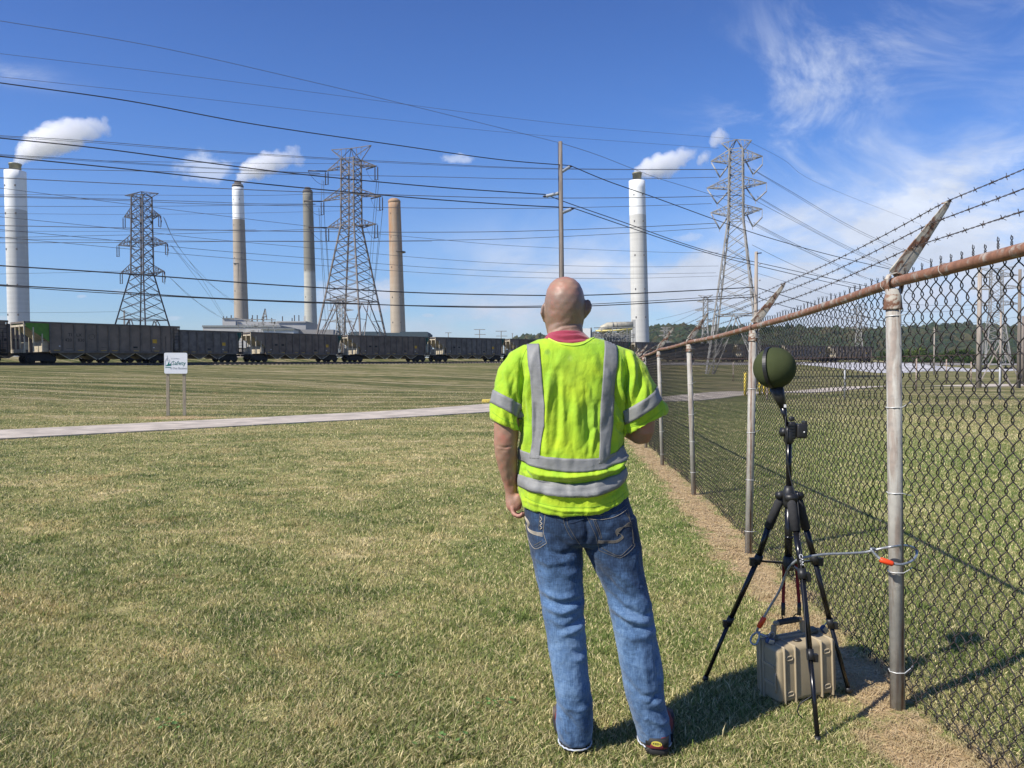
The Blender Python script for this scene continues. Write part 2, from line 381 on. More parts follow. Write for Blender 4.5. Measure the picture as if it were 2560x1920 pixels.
# ---- grass blades
def grass_mat():
    mt = bpy.data.materials.new('grass_blades'); mt.use_nodes = True; g = NT(mt.node_tree); g.t.nodes.clear()
    pos = g.n('ShaderNodeNewGeometry', 0); x, y, z = g.sep(pos)
    p2 = g.comb(x, y, 0.)
    col, dirt, dm, n2 = grass_colour(g, p2)
    rnd = g.n('ShaderNodeAttribute', 2, dict(attribute_name='rnd'))
    straw = g.mix(g.mr(rnd, .62, .70, 0, .8), col, (.74, .62, .34))
    green = g.mix(g.mr(rnd, .26, .22, 0, .8), straw, (.14, .21, .045))
    val = g.mr(g.n('ShaderNodeAttribute', 2, dict(attribute_name='rnd2')), 0, 1, .5, 1.55)
    c = g.mix(1., green, g.comb(val, val, val), 'MULTIPLY')
    c = g.mix(g.m('MULTIPLY', dm, .85), c, (.52, .40, .23))
    d = g.n('ShaderNodeBsdfPrincipled', 0, None, Base_Color=c, Roughness=.6, Specular_IOR_Level=.3)
    tr = g.n('ShaderNodeBsdfTranslucent', 0, None, Color=c)
    sh = g.n('ShaderNodeMixShader', 0, None, i0=.32, i1=d, i2=tr)
    g.n('ShaderNodeOutputMaterial', None, None, Surface=sh); return mt
def npnoise(x, y, sc, seed):
    r = np.random.default_rng(seed); out = 0
    for k in range(6):
        a = r.uniform(0, 2*np.pi); f = sc*r.uniform(.6, 1.8); out = out+np.sin((x*np.cos(a)+y*np.sin(a))*f+r.uniform(0, 6))
    return out/6
def build_grass(N=1150000):
    d0, d1 = 1.9, 60.
    u = rng.random(N); d = np.where(rng.random(N) < .12, 1.7+rng.random(N)*2.0, d0*(d1/d0)**(u**1.12))
    x = (rng.random(N)*2-1)*(d*.80+.5); y = d
    fd = x-(1.40+.0815*y)
    # off the road, thin on the dirt strip
    r2 = np.full(N, 1e9)
    for q in ROADC[::4]: r2 = np.minimum(r2, (x-q[0])**2+(y-q[1])**2)
    keep = r2 > 1.55**2+.45*rng.random(N)
    dirt = (np.abs(fd+.06)+.22*npnoise(x, y, 2.4, 5)) < .155
    dirt &= npnoise(x, y, 11, 51) < .28; keep &= ~(dirt & (rng.random(N) < .60)); keep &= rng.random(N) > smooth((d-22)/38)
    x, y, d, fd, dirt = x[keep], y[keep], d[keep], fd[keep], dirt[keep]; n = len(x)
    z = ground_z(x, y)-.004
    sc = np.maximum(1, d/3.6)**.62
    clump = .82+.28*npnoise(x, y, 5, 1)+.2*npnoise(x, y, 17, 2)
    h = (.017+.016*rng.random(n))*np.clip(clump+.2, .45, 1.5)*np.maximum(1, d/4)**.12
    tall = rng.random(n) < .012; h = np.where(tall, h*1.7, h); tuft = (npnoise(x, y, 7, 31)+.5*npnoise(x, y, 19, 32) > .66); h = np.where(tuft, h*1.45, h); bald = npnoise(x, y, 4.5, 41)+.5*npnoise(x, y, 13, 42) > .62; h = np.where(bald, h*.45, h)
    h = np.where(dirt, h*.55, h)
    wd = (.0012+.0014*rng.random(n))*sc*1.15
    a = rng.random(n)*2*np.pi; lean = (.25+1.0*rng.random(n)**1.2)*h
    la = 1.2+1.1*npnoise(x, y, 2.2, 9)*2+rng.normal(0, 1.8, n)
    b = np.stack([x, y, z], 1); s = np.stack([np.cos(a), np.sin(a), 0*a], 1)*wd[:, None]
    mid = b+np.stack([np.cos(la)*lean*.35, np.sin(la)*lean*.35, h*.62], 1)
    tip = b+np.stack([np.cos(la)*lean*1.15, np.sin(la)*lean*1.15, h*.98], 1)
    V = np.stack([b-s, b+s, mid+s*.75, mid-s*.75, tip], 1).reshape(-1, 3)
    k = np.arange(n)*5
    T = np.stack([k, k+1, k+2, k, k+2, k+3, k+3, k+2, k+4], 1).reshape(-1)
    rnd = np.repeat(np.where(tuft, .62*rng.random(n), np.where(bald, .55+.45*rng.random(n), rng.random(n))), 5); rnd2 = np.repeat(rng.random(n), 5)
    o = mesh_np('grass', V, T, 3, grass_mat(), False, dict(rnd=rnd, rnd2=rnd2))
    tag(o, 'short dry mown grass covering the lawn on both sides of the fence', 'grass', kind='stuff')
build_grass()
def build_weeds():
    # broad leaf weeds and clover scattered in the near lawn, and straw litter on the bare strip
    mw = mat('clover_leaf', (.10, .19, .04), .6, var=.3, vscale=30)
    b = MB()
    for cx, cy, s in ((.1, 2.6, 1), (-.28, 2.95, .8), (.42, 2.45, .8), (-.05, 3.3, .7), (-1.4, 3.1, .7), (-.6, 3.6, .6), (.72, 2.65, .7), (.55, 3.5, .5)):
        for _ in range(int(16*s)):
            px, py = cx+random.gauss(0, .06*s), cy+random.gauss(0, .06*s); r = random.uniform(.006, .012); a = random.uniform(0, 6.28); z0 = gz(px, py)+random.uniform(.012, .035)
            vs = [(px, py, z0)]
            for k in range(7):
                t = a+k*2*math.pi/7; vs.append((px+r*math.cos(t), py+r*math.sin(t), z0+.25*r*math.sin(t+a*2)+.3*r))
            b.add(vs, [(0, k+1, (k+1) % 7+1) for k in range(7)])
    o = b.build('lawn_weeds', mw, fix=False); tag(o, 'small patches of broad leaf weeds growing low in the lawn', 'weeds', kind='stuff')
    n = 9000; y = 1.8*(26/1.8)**rng.random(n); fd = rng.normal(-.06, .15, n); x = fd+1.40+.0815*y
    z = ground_z(x, y)+.004+.006*rng.random(n); a = rng.normal(1.0, .9, n); L = (.018+.05*rng.random(n))*np.maximum(1, y/5)**.5; wd = .0011*np.maximum(1, y/3.2)
    dv = np.stack([np.cos(a)*L, np.sin(a)*L, .012*rng.normal(0, .6, n)], 1)/2; sd = np.stack([-np.sin(a)*wd, np.cos(a)*wd, 0*a], 1); c = np.stack([x, y, z], 1)
    V = np.stack([c-dv-sd, c-dv+sd, c+dv+sd, c+dv-sd], 1).reshape(-1, 3); F = np.arange(n*4)
    o = mesh_np('straw_litter', V, F, 4, mat('straw', (.60, .46, .26), .8, col2=(.36, .24, .12), vscale=9, coord='geo'), False)
    tag(o, 'loose dry straw and clippings lying on the bare strip under the fence', 'straw', kind='stuff')
build_weeds()
# ================================================================ CHAIN LINK FENCE
def rusty(name, base, rust, amount=.5, streak=False, rough=.7, metal=.0, vs=9.):
    mt = bpy.data.materials.new(name); mt.use_nodes = True; g = NT(mt.node_tree); g.t.nodes.clear()
    c = g.n('ShaderNodeTexCoord', 3); x, y, z = g.sep(c)
    st = (14, 14, 1.1) if streak else (1, 1, 1)
    n1 = g.noise(g.v('MULTIPLY', c, st), vs if not streak else 2.2, 6, .65, .4); n2 = g.noise(c, 35, 5, .7); n3 = g.noise(c, 5, 5, .65)
    b = g.mix(g.mr(n3, .35, .65), base, tuple(q*.66 for q in base)); b = g.mix(g.mr(n2, .5, .8, 0, .5), b, tuple(q*.5 for q in base))
    rc = g.mix(g.mr(n2, .3, .7), rust, tuple(q*.45 for q in rust))
    f = g.mr(n1, .62-amount*.45, .72-amount*.45)
    if streak:
        # a long rust run down the side of the pipe that faces the camera
        ang = g.m('ADD', x, g.m('MULTIPLY', g.noise(g.comb(0., 0., g.m('MULTIPLY', z, 3.)), 1., 4, .6), .02))
        band = g.m('MULTIPLY', g.mr(g.m('ABSOLUTE', g.m('SUBTRACT', ang, .015)), .004, .010, 1, 0), g.mr(g.noise(g.v('MULTIPLY', c, (60, 60, 5)), 1, 5, .7), .33, .52))
        f = g.m('MAXIMUM', g.m('MULTIPLY', f, .5), g.m('MULTIPLY', band, .95))
    col = g.mix(f, b, rc)
    bs = g.n('ShaderNodeBsdfPrincipled', None, None, Base_Color=col, Roughness=rough, Metallic=metal)
    g.put(bs.inputs['Normal'], g.n('ShaderNodeBump', 0, None, Height=n2, Strength=.3, Distance=.004))
    g.n('ShaderNodeOutputMaterial', None, None, Surface=bs.outputs[0]); return mt
M_post = rusty('galvanised_pipe', (.46, .44, .39), (.22, .125, .08), .30, True)
M_rail = rusty('rusted_pipe', (.42, .36, .30), (.31, .145, .085), .52, vs=14)
M_arm = rusty('rusted_arm_sheet', (.55, .50, .42), (.24, .11, .06), .38, vs=16)
M_mesh = mat('dark_fence_wire', (.036, .029, .027), .6, .1, var=.3, vscale=30, spec=.4)
M_tie = mat('bright_tie_wire', (.68, .68, .66), .4, .3, var=.15)
M_barb = mat('rusty_barbed_wire', (.085, .062, .055), .6, .3, var=.4, vscale=25)
def wx(px, d): return (px-1280)/1920*d
def zz(py, d): return P(1280, py, d).z
FP = []   # base point, top point
_bt = [(None, None, .30, 1.425, 1.40, 1.835), (2252, 2231, 3.30, 0, 0, zz(706, 3.3)), (1874, 1882, 6.25, 0, 0, zz(817, 6.25)), (1736, 1722, 9.25, 0, 0, zz(855, 9.25)), (1657, 1646.5, 12.3, 0, 0, zz(874, 12.3)),
       (1616, 1611.5, 15.4, 0, 0, zz(888.5, 15.4)), (1596, 1592, 18.4, 0, 0, zz(897.5, 18.4)), (1581, 1578, 21.4, 0, 0, zz(902.5, 21.4)), (1567, 1565, 24.4, 0, 0, zz(906, 24.4))]
for a, b, d, xa, xb, zt in _bt:
    X0 = wx(a, d) if a else xa; X1 = wx(b, d) if b else xb
    FP.append((Vector((X0, d, gz(X0, d)-.02)), Vector((X1, d, zt))))
fence = empty('chain_link_fence', FP[0][0], 'rusty chain link fence with barbed wire strands running away from the camera', 'fence')
F0 = FP[0][0].copy()
def fbuild(b, name, m, parent=fence, fix=True):
    o = b.build(name, m, None, fix); me = o.data; me.transform(Matrix.Translation(-F0)); o.parent = parent; return o
# rail with couplings: slightly wavy between posts
railpts = []
for i in range(len(FP)-1):
    a, b = FP[i][1], FP[i+1][1]
    for k in range(8):
        t = k/8; q = a.lerp(b, t); q.z -= .012*math.sin(math.pi*t); railpts.append(q)
railpts.append(FP[-1][1]); railpts = [q+Vector((.006, 0, 0)) for q in railpts]
b = MB().tube(railpts, .0215, 14)
for i in (0, 3, 6):
    q = railpts[i*8+4]; q2 = railpts[i*8+5]; d = (q2-q).normalized(); b.tube([q-d*.06, q+d*.06], .0245, 14)
fbuild(b, 'top_rail', M_rail)
# posts; object-space origin at each post so that the rust run sits on the pipe
ARM = Vector((.235, 0, .34))
def arm_mesh(near):
    """pressed steel outrigger: pipe cap with a loop round the rail and a tapering folded blade"""
    b = MB()
    n = 16 if near else 8
    b.lathe([(.038, -.118), (.0385, -.112), (.036, -.085), (.034, -.06), (.028, -.045), (.020, -.035)], (0, 0, 0), n)
    # loop round the rail (rail runs along y)
    for s in (-1, 1):
        pts = [Vector((.026*s+.004, 0, -.05)), Vector((.033*s+.004, 0, -.02)), Vector((.033*s+.004, 0, .012)), Vector((.024*s+.006, 0, .032)), Vector((.006, 0, .04))]
        for p, q in zip(pts[:-1], pts[1:]): b.bar(p, q, .030, .005, up=(1, 0, 0))
    a = Vector((.004, 0, .028)); d = ARM.normalized(); side = Vector((0, 1, 0)); nrm = d.cross(side)
    L = (ARM-a).length; rings = []
    m = 12
    for i in range(m+1):
        t = i/m; c = a+(ARM*1.04-a)*t; wdt = .056*(1-t)**.8+.017; dep = .022*(1-t)+.010*t
        if i == m: wdt *= .6
        prof = [(-wdt*.5, -dep*.5), (wdt*.1, dep*.55), (wdt*.62, dep*.1), (wdt*.56, dep*.0-.003), (wdt*.08, dep*.55-.005), (-wdt*.42, -dep*.5)]
        rings.append([c+nrm*-u*1.0+side*v for u, v in prof])
    b.loft(rings)
    for f in (.36, .68, .98):      # notches that hold the strands
        c = a+(ARM-a)*f; b.bar(c-side*.02+nrm*.012, c+side*.02+nrm*.012, .006)
    return b
for i, (p0, p1) in enumerate(FP):
    b = MB(); b.tube([Vector((0, 0, 0)), (p1-p0)-Vector((0, 0, .03))], .0305, 20 if i < 4 else 10)
    o = b.build('post', M_post); o.location = p0-F0; o.parent = fence
    a = arm_mesh(i < 5).build('barbed_wire_arm', M_arm, o); a.location = p1-p0
    a.rotation_euler = (random.uniform(-.05, .05), random.uniform(-.04, .04), random.uniform(-.12, .12) if i != 1 else .05)
    if i in (5,): a.rotation_euler = (0, .35, .3)
    tb = MB()
    H = (p1-p0).z
    for f in (.13, .33, .53, .73, .93):
        c = Vector((0, 0, 0)).lerp(p1-p0, f+random.uniform(-.03, .03)); tilt = random.uniform(-.02, .03)
        pts = []
        for k in range(11):
            t = math.radians(-60+k*30); pts.append(c+Vector((.0335*math.cos(t+2.2), .0335*math.sin(t+2.2), tilt*math.cos(t)*.6)))
        pts = [c+Vector((.062, .012, tilt+random.uniform(0, .02)))] + pts[2:8] if random.random() < 2 else pts
        pts = [c+Vector((.066, -.004, .004+tilt)), c+Vector((.045, -.022, .002+tilt*.7)), c+Vector((.015, -.033, 0)), c+Vector((-.018, -.030, -.001)), c+Vector((-.034, -.006, -.003)), c+Vector((-.028, .02, -.001)), c+Vector((0, .034, .002)), c+Vector((.04, .02, .004))]
        MB().tube(pts, .0022, 5).build('tie_wire', M_tie, o)
    if i in (1,):
        pass
# rail tie wires
M_rtie = mat('dull_tie_wire', (.42, .38, .33), .5, .2)
tb = MB()
for i in range(len(FP)-1):
    a, c = FP[i][1], FP[i+1][1]
    for t in (.05, .33, .62, .88):
        q = a.lerp(c, t+random.uniform(-.03, .03)); q.z -= .012*math.sin(math.pi*t); q.x += .006; tl = random.uniform(-.012, .012)
        fbuild(MB().tube([q+Vector((.0245*math.cos(an), tl*math.sin(an)+(.02 if k == 0 else 0), .0245*math.sin(an))) for k, an in enumerate([math.radians(v) for v in range(-110, 260, 30)])], .0017, 5, cap=True), 'rail_tie_wire', M_rtie)

# mesh panels: every picket is a flattened spiral that hooks into its neighbours
WP = .0395; HP = .094
def mesh_panel(i, L, H, nseg, ns):
    nw = int(L/WP); rad = .0023 if i < 2 else .0027
    r = .0105; nper = int(H/HP); npt = nper*nseg+1
    t = np.arange(npt)/nseg*2            # half pitches
    tri = np.abs(((t) % 2)-1)            # 1..0..1
    tri = .5-.5*np.sin((.5-tri)*np.pi*.86)/np.sin(.5*np.pi*.86)
    sgn = np.sin(t*np.pi)
    sgn = np.sign(sgn)*np.abs(sgn)**.7
    zt = t*HP/2
    allv = []; allf = []; base = 0
    rs = np.random.default_rng(40+i)
    y0 = i
    sagx = rs.normal(0, .004, nw)
    for k in range(nw):
        fl = 1 if k % 2 == 0 else -1
        u = (tri if fl > 0 else 1-tri)*WP*1.10-WP*.05+k*WP
        zoff = 0
        z = H-zt
        jag = rs.normal(0, .0007, npt)
        # bottom edge wobbles a little
        low = smooth((.35-z)/.35)
        bow = .012*math.sin(k*.13+i)*low+.006*math.sin(k*.41+i*2)*low
        x = r*sgn*fl+bow+jag
        y = u+jag
        z = z+low*.012*math.sin(k*.23+i*1.7)
        c = np.stack([x, y, z], 1)
        # twisted barb on top: every second picket pair
        tang = np.gradient(c, axis=0); tang /= np.linalg.norm(tang, axis=1)[:, None]
        a = np.cross(tang, [1., 0, 0]); a /= np.linalg.norm(a, axis=1)[:, None]; bb = np.cross(tang, a)
        ang = np.arange(ns)*2*np.pi/ns
        ring = c[:, None]+rad*(np.cos(ang)[None, :, None]*a[:, None]+np.sin(ang)[None, :, None]*bb[:, None])
        allv.append(ring.reshape(-1, 3))
        ii, jj = np.meshgrid(np.arange(npt-1), np.arange(ns), indexing='ij'); j2 = (jj+1) % ns
        allf.append((np.stack([ii*ns+jj, ii*ns+j2, (ii+1)*ns+j2, (ii+1)*ns+jj], -1).reshape(-1)+base)); base += npt*ns
    return np.concatenate(allv), np.concatenate(allf)
def barbs(L, H):
    b = MB(); k = 0; y = WP*1.0
    while y < L:
        ln = .036+random.uniform(-.006, .008); z0 = H-.004
        for s in (0, math.pi):
            pts = [Vector((.0036*math.cos(s+q*2.1), y+.0036*math.sin(s+q*2.1), z0+ln*q/6)) for q in range(7)]
            e = pts[-1]; pts.append(e+Vector((.004*math.cos(s), .011*math.cos(s+.3), .009)))
            b.tube(pts, .0019, 4)
        y += WP*2
    return b
for i in range(len(FP)-1):
    (a0, a1), (b0, b1) = FP[i], FP[i+1]
    L = math.hypot(b1.x-a1.x, b1.y-a1.y)-.01
    g0 = gz(a0.x, a0.y); H = a1.z-g0-.005
    V, F = mesh_panel(i, L, 1.0, 10 if i < 2 else 8, 4) if False else mesh_panel(i, L, H, 10 if i < 2 else 6, 5 if i < 2 else 3)
    # local: x across, y along, z up -> world
    d0 = (b0-a0)/(b0-a0).y; d1 = (b1-a1)/(b1-a1).y
    yy = V[:, 1]*(b1.y-a1.y)/L; t = np.clip((V[:, 2])/H, 0, 1.1)
    base = np.array([a0.x, a0.y, 0.]); top = np.array([a1.x, a1.y, 0])
    xb = a0.x+yy*d0.x; xt = a1.x+yy*d1.x
    zb0 = g0+.02; 
    gl = np.interp(yy, [0, L/2, L], [gz(a0.x, a0.y), gz((a0.x+b0.x)/2, (a0.y+b0.y)/2), gz(b0.x, b0.y)])+.02
    zt = a1.z+yy*(b1.z-a1.z)/(b1.y-a1.y)+.012
    W = np.stack([xb*(1-t)+xt*t+V[:, 0]+.034, a0.y+yy, gl+(zt-gl)*t], 1)-np.array(F0)
    bb = barbs(L, 0); bv = np.array([(x+.034+a1.x+y*d1.x-F0.x, a0.y+y-F0.y, z+a1.z+y*(b1.z-a1.z)/(b1.y-a1.y)+.012-F0.z) for x, y, z in bb.v])
    me = bpy.data.meshes.new('chain_link_panel'); W2 = np.concatenate([W, bv]); q4 = [f for f in bb.f if len(f) == 4]
    F2 = np.concatenate([F, np.array(q4).ravel()+len(W)]); mesh_np('chain_link_panel', W2, F2, 4, M_mesh, True, parent=fence)
# bottom tension wire
fbuild(MB().tube([q[0].lerp(q[1], .06)+Vector((.04, 0, .01)) for q in FP], .0018, 5), 'tension_wire', M_mesh)
# barbed strands
for j, f in enumerate((.36, .68, .985)):
    b = MB(); off = Vector((.004, 0, .028))+(ARM-Vector((.004, 0, .028)))*f+Vector((-.010, 0, .008))
    for s in (0, math.pi):
        pts = []
        for i in range(len(FP)-1):
            a, c = FP[i][1]+off, FP[i+1][1]+off; near = i < 3
            n = 150 if i < 2 else (80 if near else 24)
            for k in range(n):
                t = k/n; q = a.lerp(c, t); q.z -= .02*math.sin(math.pi*t)
                if i < 5: an = s+(i*3+t*3)*2*math.pi/.075; q += Vector((.0021*math.cos(an), 0, .0021*math.sin(an)))
                pts.append(q)
        b.tube(pts, .0014, 4)
    y = .35+random.random()*.05
    while y < 24:
        i = max(k for k in range(len(FP)-1) if FP[k][1].y <= y); a, c = FP[i][1]+off, FP[i+1][1]+off; t = (y-FP[i][1].y)/(FP[i+1][1].y-FP[i][1].y)
        q = a.lerp(c, t); q.z -= .02*math.sin(math.pi*t); ph = random.uniform(0, 6.28)
        for m in range(2 if y > 9 else 4):
            an = ph+m*1.5; p1 = Vector((.013*math.cos(an), random.uniform(-.009, .009), .013*math.sin(an)))
            b.bar(q-p1*.35, q+p1, .0019)
        if y < 9: b.tube([q-Vector((0, .006, 0)), q+Vector((0, .006, 0))], .0034, 5)
        y += random.uniform(.09, .125)
    fbuild(b, 'barbed_wire', M_barb, fix=False)
# ================================================================ RAILWAY AND TRAINS
def path_at(P2, T, s):
    x = np.interp(s, T, P2[:, 0]); y = np.interp(s, T, P2[:, 1]); return x, y
def near_s(P2, T, x, y):
    return T[np.argmin((P2[:, 0]-x)**2+(P2[:, 1]-y)**2)]
# near track: 10 m in front on the left, drawing together with the rear one on the right
_off = 10-6.2*smooth((TP[:, 0]+20)/40)
NP_ = TP+TN*_off[:, None]; NS_ = np.r_[0, np.cumsum(np.linalg.norm(np.diff(NP_, axis=0), axis=1))]
def nz_(x): return tz(x)-.25*(1-smooth((x+20)/40))-.02
M_ballast = mat('ballast_stone', (.24, .225, .21), .95, var=.45, vscale=3.0, bump=.9, bscale=6, coord='geo', detail=8, bdist=.1)
M_rail_steel = mat('rail_steel', (.10, .075, .06), .55, .5)
M_tiew = mat('timber_sleeper', (.16, .13, .11), .9, var=.35, vscale=2, coord='geo')
def track_bed(name, C, zf, hw=2.3):
    t = np.gradient(C, axis=0); t /= np.linalg.norm(t, axis=1)[:, None]; n = np.stack([t[:, 1], -t[:, 0]], 1); V = []
    for o, dz in ((-hw-1.1, -.75), (-hw, -.30), (0, -.27), (hw, -.30), (hw+1.1, -.75)):
        q = C+n*o; V.append(np.c_[q, zf(C[:, 0])+dz])
    V = np.stack(V, 1); N = len(C); i, j = np.meshgrid(np.arange(N-1), np.arange(4), indexing='ij')
    F = np.stack([i*5+j, (i+1)*5+j, (i+1)*5+j+1, i*5+j+1], -1).reshape(-1)
    return tag(mesh_np(name, V.reshape(-1, 3), F, 4, M_ballast), kind='structure')
track_bed('ballast', TP, tz); track_bed('ballast', NP_, nz_, 1.9)
def railway(C, S, zf, label, s0, s1):
    root = empty('railway_track', (C[0][0], C[0][1], 0), label, 'railway track', 'railway tracks on the embankment')
    O = Vector((C[0][0], C[0][1], 0))
    for g in (-.72, .72):
        b = MB(); ss = np.arange(s0, s1, 3.); pts = []
        for s in ss:
            x, y = path_at(C, S, s); x2, y2 = path_at(C, S, s+.5); t = Vector((x2-x, y2-y, 0)).normalized(); n = Vector((t.y, -t.x, 0)); pts.append(Vector((x, y, float(zf(x))-.07))+n*g-O)
        for p, q in zip(pts[:-1], pts[1:]): b.bar(p, q, .07, .15)
        b.build('rail', M_rail_steel, root, False)
    b = MB(); s = s0
    while s < s1:
        x, y = path_at(C, S, s); x2, y2 = path_at(C, S, s+.5); t = Vector((x2-x, y2-y, 0)).normalized(); n = Vector((t.y, -t.x, 0)); c = Vector((x, y, float(zf(x))-.22))-O
        b.bar(c-n*1.3, c+n*1.3, .24, .16); s += .62 if s < 260 else 1.2
    o = b.build('sleepers', M_tiew, root, False); o['kind'] = 'stuff'
railway(NP_, NS_, nz_, 'front railway track with bare sunlit sleepers showing past the nearest wagons', 10, 330)
railway(TP, TS, tz, 'rear railway track carrying the long line of dark wagons', 10, 330)

M_car = mat('wagon_dusty_grey', (.215, .168, .128), .75, var=.22, vscale=.9, coord='obj', detail=8, bump=.1, bscale=8)
M_rib = mat('wagon_rib_grey', (.15, .125, .10), .75, var=.3, vscale=2)
M_dark = mat('running_gear_black', (.018, .017, .016), .8, var=.3)
M_cream = mat('wagon_end_cream', (.52, .45, .33), .8, var=.3, vscale=3)
M_yel = mat('wagon_yellow_panel', (.62, .36, .03), .7, var=.2)
M_ylw = mat('wagon_yellow_strip', (.55, .33, .05), .7)
M_green = mat('wagon_lime_green', (.10, .24, .03), .7, var=.15)
M_teal = mat('wagon_dark_teal', (.02, .13, .10), .7, var=.15)
M_wht = mat('plain_white', (.75, .75, .73), .6, var=.05)
M_blk = mat('lettering_black', (.02, .02, .02), .8)
M_coal = mat('coal', (.02, .02, .02), .8, var=.4)
LC, WC, HB, HT = 15.1, 3.1, 1.12, 3.9
def proto_car(lead, endm, decal, number=None):
    """hopper wagon; local x along the train (+x away to the right), side facing the camera is -y... """
    r = bpy.data.objects.new('hopper_wagon', None); COL.objects.link(r)
    x0, x1 = -LC/2+2.3, LC/2-1.0; hw = WC/2
    b = MB()                                  # body: two side sheets, floor line, load hidden inside
    zt = HT
    for s in (-1, 1):
        y = s*hw
        b.b2((x0, min(y, y-s*.05), HB), (x1, max(y, y-s*.05), zt-.12))
    b.b2((x0, -hw+.05, HB), (x1, hw-.05, HB+.05))
    b.b2((x0-2.2, -hw+.06, zt-.5), (x0, hw-.06, zt-.45)); b.b2((x1, -hw+.06, zt-.5), (x1+.9, hw-.06, zt-.45))
    b.build('body', M_car, r)
    b = MB()
    for s in (-1, 1): b.b2((-LC/2+.15, s*hw-.07, zt-.12), (LC/2-.12, s*hw+.07, zt+.03))
    for e in (-LC/2+.08, LC/2-.16): b.b2((e, -hw-.07, zt-.14), (e+.12, hw+.07, zt+.025))
    b.build('top_chord', M_rib, r)
    b = MB(); n = 11
    for s in (-1, 1):
        for k in range(n+1):
            x = x0+(x1-x0)*k/n; b.b2((x-.07, s*hw-.001 if s > 0 else -hw-.10, HB), (x+.07, hw+.10 if s > 0 else -hw+.001, zt-.123))
        b.b2((x0, min(s*hw, s*(hw+.12)), HB-.12), (x1, max(s*hw, s*(hw+.12)), HB+.08))
    b.build('side_ribs', M_rib, r)
    # sloping end sheets
    for e, m in ((-1, endm if number else M_car), (1, M_car if number else endm)):
        b = MB(); xa = -LC/2+.25 if e < 0 else LC/2-.25; xb = x0+.25 if e < 0 else x1-.1
        for s in (-1, 1):
            b = MB(); y0, y1 = (s*hw, s*(hw-.05))
            tri = [(xa, y0, zt-.12), (x0 if e < 0 else x1, y0, zt-.12), (x0 if e < 0 else x1, y0, HB+.9), (xa, y0, zt-.45)]
            tr2 = [(x, y1, z) for x, y, z in tri]; b.add(tri+tr2, [(0, 1, 2, 3), (7, 6, 5, 4), (0, 3, 7, 4), (1, 5, 6, 2), (2, 6, 7, 3), (0, 4, 5, 1)])
            b.build('end_gusset', m, r)
        b = MB(); b.add([(xa, -hw+.05, zt-.3), (xa, hw-.05, zt-.3), (xb, hw-.05, HB+.75), (xb, -hw+.05, HB+.75), (xa, -hw+.05, zt-.36), (xa, hw-.05, zt-.36), (xb, hw-.05, HB+.69), (xb, -hw+.05, HB+.69)], [(0, 1, 2, 3), (7, 6, 5, 4), (0, 4, 5, 1), (1, 5, 6, 2), (2, 6, 7, 3), (3, 7, 4, 0)])
        b.build('slope_sheet', M_cream if e < 0 else M_car, r)
        b = MB(); xe = -LC/2+.12 if e < 0 else LC/2-.12; d = -e
        for s in (-1, 1):
            b.b2((xe-.05, s*hw-.05, HB), (xe+.05, s*hw+.05, zt-.1)); b.b2((xe+d*.75-.05, s*hw-.05, HB), (xe+d*.75+.05, s*hw+.05, zt-.5))
            b.b2((xe+d*1.5-.05, s*hw-.05, HB), (xe+d*1.5+.05, s*hw+.05, zt-1.1))
        b.b2((xe-.06, -hw, zt-.45), (xe+.06, hw, zt-.28)); b.b2((xe-.09, -hw, HB-.1), (xe+.09, hw, HB+.22))
        for y in (-.5, .5): b.b2((xe-.05, y-.06, HB), (xe+.05, y+.06, zt-.4))
        b.build('end_frame', M_cream if e < 0 else M_rib, r)
        b = MB(); xb2 = (x0 if e < 0 else x1); b.b2((min(xb2, xb2+e*.5), -hw+.4, HB), (max(xb2, xb2+e*.5), hw-.4, HB+1.0)); b.b2((xe+d*.35, -.7, HB+.2), (xe+d*.6, .2, HB+.9)) if d > 0 else b.b2((xe-.6, -.7, HB+.2), (xe-.35, .2, HB+.9))
        b.build('end_equipment', M_cream if e < 0 else M_dark, r)
    b = MB()
    for s in (-1,):
        for xx in (LC/2-.15, LC/2-.75): b.b2((xx-.02, s*(hw+.11), HB-.2), (xx+.02, s*(hw+.07), zt-.2))
        for k in range(8): b.bar((LC/2-.75, s*(hw+.09), HB+.0+k*.34), (LC/2-.15, s*(hw+.09), HB+.0+k*.34), .03)
    b.build('ladder', M_dark, r)
    b = MB(); b.b2((-LC/2+.3, -.35, .75), (LC/2-.3, .35, HB-.08)); b.b2((-LC/2-.35, -.18, .75), (LC/2+.35, .18, .98)); b.build('centre_sill', M_dark, r)
    for k in range(4):
        xc = -3.6+k*2.45+.3; b = MB(); w2 = 1.15
        vs = [(xc-w2, -1.32, HB-.1), (xc+w2, -1.32, HB-.1), (xc+w2, 1.32, HB-.1), (xc-w2, 1.32, HB-.1), (xc-.15, -1.2, .42), (xc+.15, -1.2, .42), (xc+.15, 1.2, .42), (xc-.15, 1.2, .42)]
        b.add(vs, [(0, 1, 2, 3), (7, 6, 5, 4), (0, 4, 5, 1), (1, 5, 6, 2), (2, 6, 7, 3), (3, 7, 4, 0)]); b.build('discharge_hopper', M_rib, r)
        b = MB()
        for sg in (-1, 1): b.bar((xc+sg*w2, -1.34, HB-.12), (xc+sg*.1, -1.24, .40), .07)
        b.build('hopper_rim', M_cream, r)
